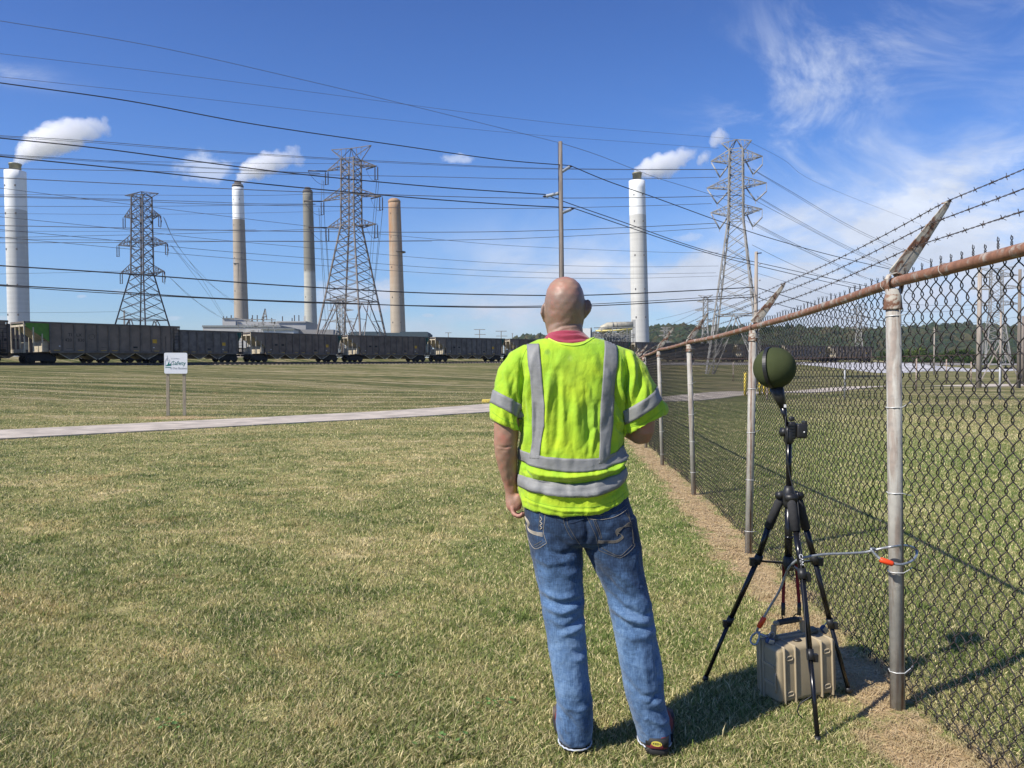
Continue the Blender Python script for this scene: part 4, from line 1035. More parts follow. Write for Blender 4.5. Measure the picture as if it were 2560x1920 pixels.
chimney(597.5, 607, 466, 27, 38, 560., 'slender chimney with white top and grey lower shaft', 551, dict(base=(.38, .325, .26), top=WHT), 'dark', (('ladder', 660, 0), ('platform', 656, 0)))
chimney(771.5, 780, 480, 24, 34, 560., 'plain grey chimney with dark stained upper half', None, dict(base=(.46, .45, .39), stain=.85, stain_col=(.17, .16, .13), dark_lo=.53), 'dark', (('duct', 790, 0),))
chimney(987, 998, 504, 30, 40, 520., 'tan chimney with rusty brown upper part right of the central tower', None, dict(base=(.44, .37, .28), rust=.9), None, (('ring', 631, 0),))
chimney(1591, 1602, 455, 40, 46, 600., 'thick white chimney with grey band right of the worker', 540, dict(base=(.58, .57, .53), top=WHT), 'flue', (('duct', 800, 0),))

# ================================================================ POWER STATION
M_pw = mat('plant_cladding', (.40, .39, .37), .8, var=.15, vscale=.05, stretch=(1, 1, .2)); M_pg = mat('plant_grey_roof', (.20, .215, .215), .8); M_pd = mat('plant_dark_teal', (.045, .07, .085), .8); M_pl = mat('plant_pale', (.62, .64, .65), .7)
M_pipe = mat('plant_steelwork', (.30, .29, .27), .6, .3, var=.4, vscale=.2)
def pb2(b, x0, x1, y0, y1, d, dep=30):   # y0 upper pixel, y1 lower pixel
    k = d/1920; b.b2(((x0-1280)*k, d, max(P(0, y1, d).z, 0)), ((x1-1280)*k, d+dep, P(0, y0, d).z))
plant = empty('power_station', (-150, 470, 0), 'low grey power station buildings among the chimneys behind the train', 'power station')
def pbuild(b, n, m): 
    o = b.build(n, m, None); o.data.transform(Matrix.Translation((150, -470, 0))); o.parent = plant; return o
b = MB(); pb2(b, 508, 700, 818, 870, 450); pb2(b, 640, 834, 826, 870, 449, 20); pbuild(b, 'turbine_hall', M_pw)
b = MB(); pb2(b, 506, 702, 813.5, 818, 449.5, 31); pb2(b, 556, 590, 795, 796.5, 479, 29); pbuild(b, 'roof_edge', M_pg)
b = MB(); pb2(b, 557, 590, 796.5, 870, 480, 28); pb2(b, 590, 765, 804, 870, 482, 30); pb2(b, 693, 765, 803, 806, 481, 20); pbuild(b, 'boiler_house', M_pw)
b = MB(); pb2(b, 655, 735, 824, 870, 430, 12); pbuild(b, 'white_annex', M_pl)
b = MB(); pb2(b, 653, 737, 821, 824, 429, 14); pbuild(b, 'annex_roof', M_pg)
b = MB(); pb2(b, 745, 834, 824, 870, 440, 20); pbuild(b, 'low_hall', mat('low_hall', (.26, .25, .24), .8))
b = MB(); pb2(b, 872, 1070, 832, 880, 430, 25); pb2(b, 876, 950, 829, 832, 431, 20); pb2(b, 1000, 1068, 829.5, 832, 431, 20); pbuild(b, 'dark_hall', M_pd)
b = MB(); pb2(b, 455, 508, 827, 870, 450, 20); pbuild(b, 'side_hall', M_pl)
b = MB()
for x in (568, 572, 577, 579, 630, 632, 644, 680, 707, 731, 737, 560, 660, 748):
    d = 485; k = d/1920; b.bar(((x-1280)*k, d, P(0, 806, d).z), ((x-1280)*k, d, P(0, random.choice((788, 791, 795)), d).z), .5)
pbuild(b, 'roof_vents', M_cap)
b = MB()
for _ in range(46):
    x = random.uniform(590, 690); y = random.uniform(800, 832); d = 415; k = d/1920; x2 = x+random.choice((0, 0, 10, 16)); y2 = y+(8 if x2 == x else random.uniform(-2, 2)); b.bar(((x-1280)*k, d, P(0, y, d).z), ((x2-1280)*k, d, P(0, y2, d).z), .35)
for (x, y, x2, y2) in ((655, 800, 664, 772), (664, 772, 668, 800), (657, 795, 668, 790), (660, 784, 666, 786), (575, 798, 690, 800), (655, 812, 664, 772)):
    d = 410; k = d/1920; b.bar(((x-1280)*k, d, P(0, y, d).z), ((x2-1280)*k, d, P(0, y2, d).z), .45)
pbuild(b, 'switchyard_frames', M_pipe)
# scrubber building and ducts by the last chimney
scr = empty('scrubber_plant', (50, 540, 0), 'jumble of ducts, yellow pipe and steelwork beside the right hand chimney', 'industrial plant')
def sbuild(b, n, m):
    o = b.build(n, m, None); o.data.transform(Matrix.Translation((-50, -540, 0))); o.parent = scr; return o
b = MB(); pb2(b, 1452, 1476, 821, 870, 470, 10); sbuild(b, 'white_block', M_wht)
b = MB(); pb2(b, 1476, 1480, 819, 870, 471, 12); sbuild(b, 'block_side', M_pg)
d = 560; k = d/1920; X = lambda px: (px-1280)*k; Z = lambda py: P(0, py, d).z
b = MB(); b.tube([(X(1502), d, Z(832)), (X(1508), d, Z(822)), (X(1520), d, Z(816)), (X(1535), d, Z(814)), (X(1582), d-2, Z(813))], [3.2, 3, 3, 2.6, 2.5], 14); sbuild(b, 'flue_duct', mat('tan_duct', (.46, .42, .32), .6, .2, var=.3, vscale=.3))
for i in range(5): b = MB().tube([(X(1530+i*10), d-.5, Z(814)), (X(1530.8+i*10), d-.5, Z(814))], 2.9, 14); sbuild(b, 'duct_flange', M_pipe)
b = MB(); b.tube([(X(1486), d-8, Z(829)), (X(1530), d-8, Z(828)), (X(1576), d-8, Z(824))], .65, 8); sbuild(b, 'yellow_pipe', mat('yellow_pipe', (.7, .58, .18), .6))
b = MB(); rr = random.Random(5)
for i in range(14): x = 1482+i*7.2; b.bar((X(x), d-12, Z(872)), (X(x), d-12, Z(rr.uniform(818, 842))), .5)
for y in (822, 838, 842, 846): b.bar((X(1480), d-12, Z(y)), (X(1580), d-12, Z(y-1)), .55)
for i in range(46):
    x = rr.uniform(1482, 1578); y = rr.uniform(828, 862); b.bar((X(x), d-14-rr.random()*6, Z(y)), (X(x+rr.uniform(-8, 8)), d-14, Z(y+rr.uniform(-7, 7))), rr.uniform(.25, .6))
sbuild(b, 'pipe_rack', M_pipe)
b = MB()
for i in range(9): x = 1484+i*10; b.b2((X(x), d+2, Z(872)), (X(x+rr.uniform(6, 10)), d+14, Z(rr.uniform(826, 846))))
sbuild(b, 'process_building', mat('process_grey', (.12, .12, .115), .8, var=.5, vscale=.3))
b = MB(); pb2(b, 1480, 1510, 846, 870, 500, 10); sbuild(b, 'teal_shed', mat('teal_shed', (.24, .34, .34), .7))
# small distant T poles on the skyline between the train and the worker
for i, (px, py, pb_, cw) in enumerate(((1121, 832, 850, 8), (1199, 824, 850, 14), (1253, 828, 850, 14), (1281, 834, 850, 2))):
    d = 330.; k = d/1920; z0 = 3.; x = (px-1280)*k; h = P(0, py, d).z-z0
    b = MB(); b.bar((0, 0, 0), (0, 0, h), .35); b.bar((-cw*k, 0, h), (cw*k, 0, h), .25)
    if cw > 10: b.bar((-cw*k*.9, 0, h-2.1), (cw*k*1.1, 0, h-2.1), .25)
    o = b.build('skyline_pole', M_pipe); o.location = (x, d, z0); tag(o, ['small pole with one short crossbar on the skyline right of the tan chimney', 'skyline pole with two crossbars, the tallest above the wagons left of the worker', 'skyline pole with two crossbars nearest the worker', 'plain stub pole on the skyline just left of the wooded hill'][i], 'pole', 'poles on the skyline')
for i, (px, py) in enumerate(((312, 776),)):
    d = 190.; k = d/1920; o = MB().bar((0, 0, 0), (0, 0, P(0, py, d).z-2), .3).build('skyline_pole', M_pipe); o.location = ((px-1280)*k, d, 2); tag(o, 'plain dark pole seen through the legs of the leftmost lattice tower', 'pole', 'poles on the skyline')

# ================================================================ HILLS AND WOODS
def hill_h(x):   # skyline height in pixels above the horizon, by pixel column
    return np.interp(x, [800, 1270, 1292, 1330, 1365, 1480, 1560, 1640, 1700, 1760, 1900, 2050, 2160, 2260, 2380, 2460, 2560, 2800, 3300], [0, 0, 76, 83, 80, 82, 90, 104, 104, 96, 98, 100, 100, 102, 112, 108, 105, 100, 60])
Dh = 1150.
nx_, ny_ = 260, 24; PX = np.linspace(1180, 3300, nx_); V = np.zeros((nx_, ny_, 3))
for j in range(ny_):
    t = j/(ny_-1); dd = 620+t*(Dh-620+250); prof = smooth(min(1, t*1.35))
    V[:, j, 0] = (PX-1280)/1920*Dh*(.6+.4*(dd/Dh)) ; V[:, j, 1] = dd
    V[:, j, 2] = CAMH+hill_h(PX)*Dh/1920*.93*prof+6*npnoise(V[:, j, 0], V[:, j, 1], .012, 3)*prof
i, j = np.meshgrid(np.arange(nx_-1), np.arange(ny_-1), indexing='ij')
F = np.stack([i*ny_+j, (i+1)*ny_+j, (i+1)*ny_+j+1, i*ny_+j+1], -1).reshape(-1)
tag(mesh_np('hills', V.reshape(-1, 3), F, 4, mat('hill_floor', (.05, .065, .03), .95), True), kind='structure')
def foliage(name, dk, md, lt, sc):
    mt = bpy.data.materials.new(name); mt.use_nodes = True; g = NT(mt.node_tree); g.t.nodes.clear()
    pos = g.n('ShaderNodeNewGeometry', 0); rnd = g.n('ShaderNodeAttribute', 2, dict(attribute_name='rnd'))
    col = g.ramp(rnd, [(0, dk), (.5, md), (.85, lt), (1, tuple(q*1.2 for q in lt))]); n = g.noise(pos, sc, 5, .7); v = g.mr(n, .25, .75, .55, 1.4)
    col = g.mix(1., col, g.comb(v, v, v), 'MULTIPLY')
    bs = g.n('ShaderNodeBsdfPrincipled', None, None, Base_Color=col, Roughness=.9); bs.inputs['Specular IOR Level'].default_value = .1
    g.n('ShaderNodeOutputMaterial', None, None, Surface=bs.outputs[0]); return mt
def crowns(pts, name, m, sub=1, parent=None):
    bm = bmesh.new(); bmesh.ops.create_icosphere(bm, subdivisions=sub, radius=1); bv = np.array([q.co[:] for q in bm.verts]); bf = np.array([[q.index for q in f.verts] for f in bm.faces]); bm.free()
    n = len(pts); nv = len(bv); V = np.zeros((n, nv, 3)); rn = np.zeros((n, nv))
    for i, (x, y, z, r, h, c) in enumerate(pts):
        q = bv*(1+.30*rng.normal(0, 1, (nv, 1)).clip(-1.4, 1.4)); V[i] = q*np.array([r, r, h])+np.array([x, y, z]); rn[i] = c+rng.normal(0, .08, nv)
    F = (bf[None]+(np.arange(n)*nv)[:, None, None]).reshape(-1)
    return mesh_np(name, V.reshape(-1, 3), F, 3, m, False, dict(rnd=np.clip(rn, 0, 1).ravel()), parent)
pts = []
for _ in range(7000):
    ip = random.random(); px = 1240+ip*1500; t = random.random()**.8; i_ = (px-1180)/(3300-1180)*(nx_-1); jf = t*(ny_-2); a = V[int(i_), int(jf)]; b_ = V[int(i_), int(jf)+1]; q = a+(b_-a)*(jf % 1)
    r = random.uniform(4, 8.5); pts.append((q[0]+random.uniform(-5, 5), q[1], q[2]+r*.3, r, r*random.uniform(.75, 1.2), random.random()*.75+(.15 if npnoise(q[0], q[1], .02, 6) > 0 else 0)))
M_fol = foliage('hill_woods', (.022, .036, .017), (.036, .048, .022), (.068, .060, .028), .25)
tag(crowns(pts, 'forest', M_fol, 1), 'continuous woods covering the long hill on the horizon', 'forest', kind='stuff')
# nearer treeline behind the field, right of the stone bank
M_trunk = mat('tree_bark', (.10, .075, .055), .9)
M_leaf = foliage('treeline_leaves', (.022, .04, .013), (.05, .08, .02), (.10, .13, .03), 1.1)
def leafy_tree(x, y, z0, H, W, label, c0, group='trees at the edge of the field'):
    t = empty('tree', (x, y, z0), label, 'tree', group)
    b = MB(); b.tube([(0, 0, 0), (.1, 0, H*.3), (.0, .1, H*.75)], [H*.03, H*.022, H*.008], 7)
    for k in range(5): a = k*1.3; b.tube([(0, 0, H*(.25+.08*k)), (math.cos(a)*W*.3, math.sin(a)*W*.3, H*(.42+.09*k))], [H*.012, H*.004], 5)
    b.build('trunk', M_trunk, t)
    n = 2600; cl = [(random.gauss(0, W*.22), random.gauss(0, W*.22), H*random.uniform(.12, .88), W*random.uniform(.16, .30)) for _ in range(22)]
    ci = rng.integers(0, len(cl), n); C = np.array(cl)[ci]; d = rng.normal(0, 1, (n, 3)); d /= np.linalg.norm(d, axis=1)[:, None]
    c = C[:, :3]+d*C[:, 3:4]*(rng.random((n, 1))**.33)*np.array([1, 1, .8]); c[:, 2] = np.clip(c[:, 2], .3, H)
    s = H*.03*(.6+rng.random((n, 1))); u = rng.normal(0, 1, (n, 3)); u /= np.linalg.norm(u, axis=1)[:, None]; w_ = np.cross(u, d); 
    V = np.stack([c-u*s, c+w_*s*.8, c+u*s, c-w_*s*.8], 1).reshape(-1, 3)
    mesh_np('crown', V, np.arange(n*4), 4, M_leaf, False, dict(rnd=np.repeat(np.clip(c0+rng.normal(0, .15, n)+.25*(c[:, 2]/H-.5), 0, 1), 4)), t)
    return t
tl = [(2232, 868, .35), (2262, 874, .3), (2292, 862, .75), (2318, 878, .3), (2345, 880, .25), (2372, 872, .35), (2400, 868, .3), (2428, 872, .28), (2456, 882, .22), (2486, 892, .3), (2520, 888, .2), (2552, 886, .3), (2588, 884, .3), (2206, 884, .4)]
for i, (px, py, c0) in enumerate(tl):
    d = 262.+(i % 3)*7; z0 = 2.2; H = P(0, py, d).z-z0; 
    leafy_tree((px-1280)/1920*d, d, z0, H, 30*d/1920*1.3, {2: 'yellowish green tree in the treeline behind the end of the stone bank'}.get(i, 'dark green tree in the field edge treeline, %s from the left' % ORD[(i+1) if i < 13 else 0]), c0)

# ================================================================ OVERHEAD WIRES
M_wire = mat('conductor_dark', (.035, .035, .04), .5, .2, var=.1); M_wiret = mat('conductor_grey', (.12, .12, .13), .5, .3, var=.1)
def catmull(pts, n=14):
    out = []; p = [2*pts[0]-pts[1]]+pts+[2*pts[-1]-pts[-2]]
    for i in range(1, len(p)-2):
        for k in range(n):
            t = k/n; out.append(.5*((2*p[i])+(-p[i-1]+p[i+1])*t+(2*p[i-1]-5*p[i]+4*p[i+1]-p[i+2])*t*t+(-p[i-1]+3*p[i]-3*p[i+1]+p[i+2])*t**3))
    return out+[pts[-1]]
def wire(px, dA, dB, wpx, label, m=None, group='overhead power lines', ext=0):
    """px: points on the photograph from left to right, dA/dB distance at its two ends (1/d runs linearly, as on a straight line)"""
    px = [(float(a), float(b)) for a, b in px]
    if ext:
        (x0, y0), (x1, y1) = px[0], px[1]; s = (y1-y0)/(x1-x0); px = [(x0-ext, y0-ext*s)]+px
    xa, xb = px[0][0], px[-1][0]; pts = []
    for x, y in px:
        t = (x-xa)/(xb-xa); d = 1/((1-t)/dA+t/dB); pts.append(P(x, y, d))
    c = catmull(pts, 10); rr = [max(wpx*.5*abs(q.y)/1920, .006) for q in (c[0], c[len(c)//2], c[-1])]; r = sorted(rr)[1]
    O = c[0]; o = MB().tube([q-O for q in c], r, 4).build('power_line', m or M_wire, None, False); o.location = O; tag(o, label, 'power line', group); return o
G1 = 'power lines from the wooden pole'
wire([(0, 207), (320, 252), (633, 310), (1000, 364), (1250, 399), (1426, 414)], 40, 58, 2.6, 'dark line running from the left edge to the topmost insulator of the wooden pole', ext=300)
wire([(0, 345), (250, 371), (520, 407), (765, 437), (1080, 466.5), (1300, 482), (1363, 486)], 45, 58, 2.8, 'dark line running from the left edge to the middle insulator of the wooden pole', ext=300)
wire([(0, 391), (320, 423), (640, 458), (860, 479), (1080, 498), (1300, 513), (1430, 519)], 46, 58, 2.8, 'dark line running from the left edge to the lowest insulator of the wooden pole', ext=300)
wire([(0, 52), (380, 115), (760, 200), (1100, 282), (1395, 356)], 36, 58, 1.2, 'thin high line sloping down from the upper left to the wooden pole top', M_wiret, ext=300)
wire([(1397, 356), (1490, 386), (1580, 421), (1650, 447), (1776, 486), (1900, 530)], 58, 75, 1.1, 'thin line from the wooden pole top going right towards the pale tower', M_wiret)
wire([(1426, 414), (1520, 453), (1640, 495), (1813, 558), (1931, 597), (2090, 641), (2300, 690)], 58, 100, 2.0, 'dark line leaving the topmost pole insulator to the right')
wire([(1363, 486), (1430, 511), (1560, 556), (1700, 606), (1796, 635), (1892, 656), (2032, 687), (2200, 722)], 58, 100, 1.8, 'dark line leaving the middle pole insulator to the right')
wire([(1430, 519), (1560, 564), (1700, 611), (1803, 642), (1892, 664), (2100, 712), (2250, 742)], 58, 100, 1.8, 'dark line leaving the lowest pole insulator to the right')
wire([(0, 664), (310, 684), (640, 709), (860, 722.5), (1080, 733), (1345, 738.5), (1500, 737), (1700, 728), (1887, 718)], 52, 75, 2.8, 'lower dark line crossing behind the worker\'s head, the upper of the two thick ones', ext=300)
wire([(0, 712), (240, 726), (520, 744.5), (800, 756), (1120, 767), (1345, 768), (1560, 761), (1887, 742)], 52, 75, 2.6, 'lower dark line crossing behind the worker\'s head, the lower of the two thick ones', ext=300)
wire([(0, 714.5), (240, 731), (520, 746), (800, 758), (1120, 765), (1345, 765), (1560, 756), (1887, 736)], 53, 75, 1.8, 'thinner twin line just beside the lowest thick line', ext=300)
wire([(1889, 718), (2022, 757), (2200, 800), (2400, 838)], 75, 120, 1.6, 'line leaving the plain pole in front of the pale tower to the right')
wire([(1889, 742), (2000, 775), (2200, 818)], 75, 120, 1.5, 'lower line leaving the plain pole in front of the pale tower to the right')
sky_w = [([(0, 134), (450, 187), (900, 246), (1400, 309), (1797, 344), (1867, 351)], 75, 125, 1.0), ([(0, 192), (500, 246), (900, 292), (1300, 334), (1797, 371)], 75, 125, 1.0),
 ([(0, 339), (250, 354), (520, 376), (850, 397), (1080, 409), (1300, 419), (1560, 423), (1811, 423)], 85, 125, 1.6), ([(0, 342), (250, 358), (520, 379), (850, 400), (1080, 412), (1300, 421), (1560, 424.5), (1811, 424)], 85, 125, 1.2),
 ([(0, 421), (320, 427), (640, 434), (1080, 442), (1300, 447), (1560, 447.5), (1700, 445), (1793, 443)], 95, 125, 1.6), ([(250, 402), (420, 405), (640, 408), (846, 409)], 105, 140, 1.1),
 ([(0, 386.5), (252, 401.5), (500, 418), (640, 426), (800, 433)], 95, 137, 1.6), ([(0, 389), (252, 404.5), (500, 420), (640, 428), (800, 434)], 95, 137, 1.1),
 ([(0, 444.5), (320, 460), (640, 475), (860, 483), (1080, 490), (1300, 495), (1640, 493.5), (1853, 488)], 95, 125, 2.2),
 ([(0, 470), (333, 512), (640, 550), (755, 563.5), (846, 575), (1080, 597), (1300, 615.5), (1640, 630), (1796, 632)], 70, 125, 1.2),
 ([(0, 486), (320, 487.5), (640, 488.5), (760, 486), (860, 484)], 120, 140, 1.1), ([(0, 489.6), (269, 497), (520, 505), (650, 509.5), (788, 510)], 100, 137, 1.6), ([(0, 492), (269, 500), (520, 510), (800, 515.5), (1080, 520.5), (1300, 521), (1560, 516), (1779, 509)], 95, 125, 1.6),
 ([(0, 515.6), (320, 516), (640, 513), (790, 511)], 110, 137, 1.3), ([(0, 533.6), (318, 536), (600, 533), (860, 527)], 120, 140, .9),
 ([(0, 542), (318, 574), (520, 597), (860, 627), (1080, 646.5), (1300, 660), (1560, 667), (1796, 665)], 70, 125, 1.2), ([(0, 564), (318, 570), (520, 575), (800, 579), (1080, 580.5), (1300, 578), (1560, 569), (1790, 558)], 95, 125, 2.0),
 ([(0, 574), (318, 604), (520, 625), (860, 652), (1080, 669), (1300, 679.5), (1560, 685), (1790, 682)], 70, 125, 1.2), ([(0, 593), (318, 622), (520, 641), (860, 668), (1080, 683), (1300, 693.5), (1560, 696), (1796, 690)], 70, 125, 1.2),
 ([(0, 594), (333, 587), (560, 581), (800, 572)], 110, 137, 1.3), ([(0, 607), (320, 606), (640, 603), (860, 603), (1080, 601), (1300, 596), (1560, 583.5), (1793, 569)], 95, 125, 1.6), ([(0, 597), (320, 601), (640, 603.5), (860, 604), (1080, 603)], 95, 118, 1.2),
 ([(0, 685), (180, 681), (318, 677.5), (345, 677)], 150, 168, .9), ([(0, 578), (318, 578), (640, 574)], 100, 125, 1.0), ([(0, 782), (180, 781), (300, 779)], 160, 180, .8)]
for i, (p, a, b_, w_) in enumerate(sky_w):
    wire(p, a, b_, w_*.8, 'fine grey line crossing the left sky, %s from the top' % (['topmost', 'second', 'third', 'fourth', 'fifth', 'sixth', 'seventh', 'eighth', 'ninth', 'tenth', 'eleventh', 'twelfth', 'thirteenth', 'fourteenth', 'fifteenth', 'sixteenth', 'seventeenth', 'eighteenth', 'nineteenth', 'twentieth', 'twenty first', 'twenty second', 'twenty third', 'twenty fourth', 'twenty fifth', 'lowest'][min(i, 25)]), M_wiret, ext=200 if p[0][0] == 0 else 0)
rt_w = [([(1867, 351), (1960, 400), (2050, 460), (2300, 560)], 125, 200, .8), ([(1880, 422), (1980, 480), (2100, 551), (2200, 601), (2330, 655)], 125, 190, 1.3), ([(1881, 424), (1980, 484), (2100, 556), (2200, 606), (2330, 660)], 125, 190, 1.0), ([(1858, 485), (1980, 550), (2147, 637), (2280, 690)], 125, 200, 1.2),
 ([(1892, 490), (2000, 553), (2100, 607), (2200, 652), (2330, 700)], 125, 190, 1.3), ([(1893, 493), (2000, 557), (2100, 611), (2200, 656)], 125, 180, 1.0), ([(1884, 556), (1980, 606), (2086, 657), (2167, 695), (2280, 735)], 125, 190, 1.3), ([(1885, 559), (1980, 610), (2086, 661), (2167, 699)], 125, 175, 1.0),
 ([(1880, 612), (1960, 652), (2032, 682), (2160, 722)], 125, 190, 1.2), ([(1793, 508), (1880, 560), (2000, 622), (2150, 690)], 125, 190, 1.0), ([(1893, 683), (2000, 715), (2130, 752)], 125, 180, .9), ([(2176, 770), (2300, 780), (2430, 772), (2560, 740)], 150, 170, .9), ([(2176, 800), (2300, 808), (2450, 805), (2560, 790)], 150, 170, .9), ([(2176, 745), (2300, 762), (2450, 760), (2560, 730)], 150, 170, .9), ([(1620, 835), (1700, 800), (1763, 770)], 500, 330, .9), ([(1640, 800), (1720, 780), (1830, 740)], 400, 300, .8)]
for i, (p, a, b_, w_) in enumerate(rt_w):
    wire(p, a, b_, w_*.8, 'fine grey line right of the pale tower, %s from the top' % ORD[i], M_wiret)
lt_w = [([(408, 542), (434, 597), (480, 660), (550, 731), (590, 762)], 170, 300), ([(411, 545), (440, 608), (500, 690), (560, 790)], 170, 300), ([(426, 612), (470, 668), (520, 735), (558, 793)], 170, 300), ([(430, 615), (500, 690), (590, 758)], 170, 300), ([(425, 694), (470, 735), (520, 775), (560, 797)], 170, 300), ([(428, 697), (480, 746), (540, 785)], 170, 300)]
for i, (p, a, b_) in enumerate(lt_w): wire(p, a, b_, .8, 'very thin line dropping right from the leftmost tower to the plant, %s of six' % ORD[i], M_wiret)
mt_w = [([(805, 450), (803, 560), (812, 700), (825, 830)], 140, 200), ([(809, 452), (812, 560), (822, 700), (832, 800)], 140, 200), ([(797, 520), (803, 620), (810, 740), (815, 830)], 140, 200), ([(815, 580), (822, 680), (828, 800)], 140, 200), ([(942, 450), (932, 560), (925, 650), (920, 760)], 140, 200), ([(947, 452), (938, 560), (930, 660)], 140, 200), ([(957, 520), (945, 640), (930, 760)], 140, 200), ([(948, 580), (938, 680), (925, 800)], 140, 200)]
for i, (p, a, b_) in enumerate(mt_w): wire(p, a, b_, .9, 'thin line dropping steeply beside the central lattice tower, %s from its left' % ORD[i], M_wiret)
# ================================================================ TRIPOD, WINDSCREEN, CASE, CABLE
M_black = mat('black_plastic', (.018, .018, .019), .45, var=.2, vscale=20, spec=.5)
M_tube = mat('black_tube', (.012, .012, .014), .22, .3, var=.1, spec=.6)
M_foam = mat('foam_grip', (.028, .028, .03), .9, var=.2, vscale=60, bump=.4, bscale=250, bdist=.002)
M_wtext = mat('white_print', (.75, .75, .75), .6)
M_red = mat('red_webbing', (.20, .012, .018), .8, var=.3, vscale=60)
hub = P(1972, 1240, 3.33)
tri = empty('tripod', (hub.x, hub.y, 0), 'tall black tripod standing on the bare strip beside the fence, straddling the tan case', 'tripod')
TO = Vector((hub.x, hub.y, 0))
def L_(v): return Vector(v)-TO
legs = [[(1953, 1243, 3.36), (1921, 1318, 3.40), (1893, 1402, 3.45), (1822, 1557, 3.53), (1762, 1706, 3.585)],
        [(1978, 1250, 3.28), (1990, 1328, 3.24), (2006, 1440, 3.17), (2026, 1642, 3.07), (2045, 1862, 2.985)],
        [(1994, 1243, 3.34), (2015, 1322, 3.36), (2037, 1402, 3.38), (2077, 1562, 3.42), (2122, 1738, 3.455)]]
for i, lp in enumerate(legs):
    q = [L_(P(*p)) for p in lp]; q[-1].z = 0.005
    lg = MB().tube([q[1], q[2]], .0135, 10).tube([q[2], q[3]], .0115, 10).tube([q[3], q[4]], .0095, 10).build('leg', M_tube, tri)
    d01 = (q[1]-q[0]); MB().tube([q[0], q[0].lerp(q[1], .15), q[1]], [.014, .0195, .0195], 12).build('foam_grip', M_foam if i < 3 else M_foam, lg)
    b = MB(); d = (q[3]-q[2]).normalized()
    b.tube([q[2]-d*.03, q[2]+d*.012], .0185, 10); b.box(q[2]+Vector((.022 if i != 0 else -.022, 0, -.004)), (.022, .02, .035)); b.build('leg_clamp', M_black, lg)
    b = MB(); b.tube([q[3]-d*.03, q[3]+d*.012], .0155, 10); b.box(q[3]+Vector((.02 if i else -.018, 0, -.004)), (.018, .018, .03)); b.build('leg_clamp', M_black, lg)
    MB().tube([q[4]-d*.02, q[4]+d*.004], [.012, .014], 8).build('rubber_foot', M_black, lg)
    if i == 1:
        m_ = q[2].lerp(q[1], .38); dd = (q[1]-q[2]).normalized(); s = Vector((1, 0, 0)); nn = dd.cross(s).normalized()
        mw = Matrix(((-dd.x, s.x, -nn.x, m_.x+0*.0), (-dd.y, s.y, -nn.y, m_.y-.0145), (-dd.z, s.z, -nn.z, m_.z), (0, 0, 0, 1)))
        text_obj('CAN', 'leg_print', .022, M_wtext, lg, mw, .0005)
b = MB(); h = L_(hub); b.lathe([(.020, -.05), (.024, -.03), (.027, .0), (.027, .018), (.022, .03), (.016, .045)], h, 18)
for lp in legs:
    p = L_(P(*lp[0])); dv = Vector((p.x-h.x, p.y-h.y, 0)); b.tube([Vector((h.x, h.y, p.z+.008))+dv*.2, p+Vector((0, 0, .012))], .017, 10); sd = dv.cross(Vector((0, 0, 1))).normalized(); b.tube([p-sd*.024+Vector((0, 0, .010)), p+sd*.024+Vector((0, 0, .010))], .0165, 12)
b.build('shoulder_casting', M_black, tri)
top = L_(P(1972, 1092, 3.33)); bot = L_(P(1972, 1425, 3.33))
b = MB(); b.tube([Vector((h.x, h.y, bot.z+.02)), Vector((h.x, h.y, h.z-.02))], .0165, 14); b.tube([Vector((h.x, h.y, h.z)), top], .0125, 12); b.tube([L_(P(1972, 1340, 3.33)), L_(P(1972, 1346, 3.33))], .019, 12); b.build('centre_column', M_tube, tri)
b = MB(); c = L_(P(1972, 1408, 3.33)); b.lathe([(.018, -.03), (.024, -.01), (.024, .02), (.018, .03)], c, 12); b.tube([c+Vector((0, 0, -.03)), c+Vector((.002, 0, -.05)), c+Vector((.014, 0, -.058)), c+Vector((.022, 0, -.048)), c+Vector((.018, 0, -.04))], .003, 6); b.build('spreader_hub', M_black, tri)
for i, lp in enumerate(legs):
    e = L_(P(*(lp[2]))) if i != 1 else L_(P(2012, 1438, 3.17)); MB().bar(c, e, .012, .008).build('spreader_arm', M_tube, tri)
# head clamp and plate
b = MB(); t = top
b.lathe([(.014, -.03), (.021, -.02), (.023, 0), (.021, .03), (.014, .045)], t+Vector((0, 0, .0)), 14)
b.rbox(t+Vector((.012, 0, .028)), (.030, .035, .075), .006); b.rbox(t+Vector((.012, 0, .078)), (.024, .02, .02), .007)
b.tube([t+Vector((-.01, 0, .02)), t+Vector((-.034, -.004, .022))], [.012, .021], 10)
for k in range(5): b.box(t+Vector((.004, -.018, .0+k*.013)), (.026, .006, .006))
b.build('pan_head', M_black, tri)
b = MB(); b.rbox(t+Vector((.052, -.002, .026)), (.046, .04, .062), .008); b.rbox(t+Vector((.066, -.004, .06)), (.018, .028, .02), .005); b.build('quick_release_plate', M_black, tri)
MB().ball(t+Vector((.058, -.024, .022)), .0035, 8, 6).build('screw', M_wtext, tri)
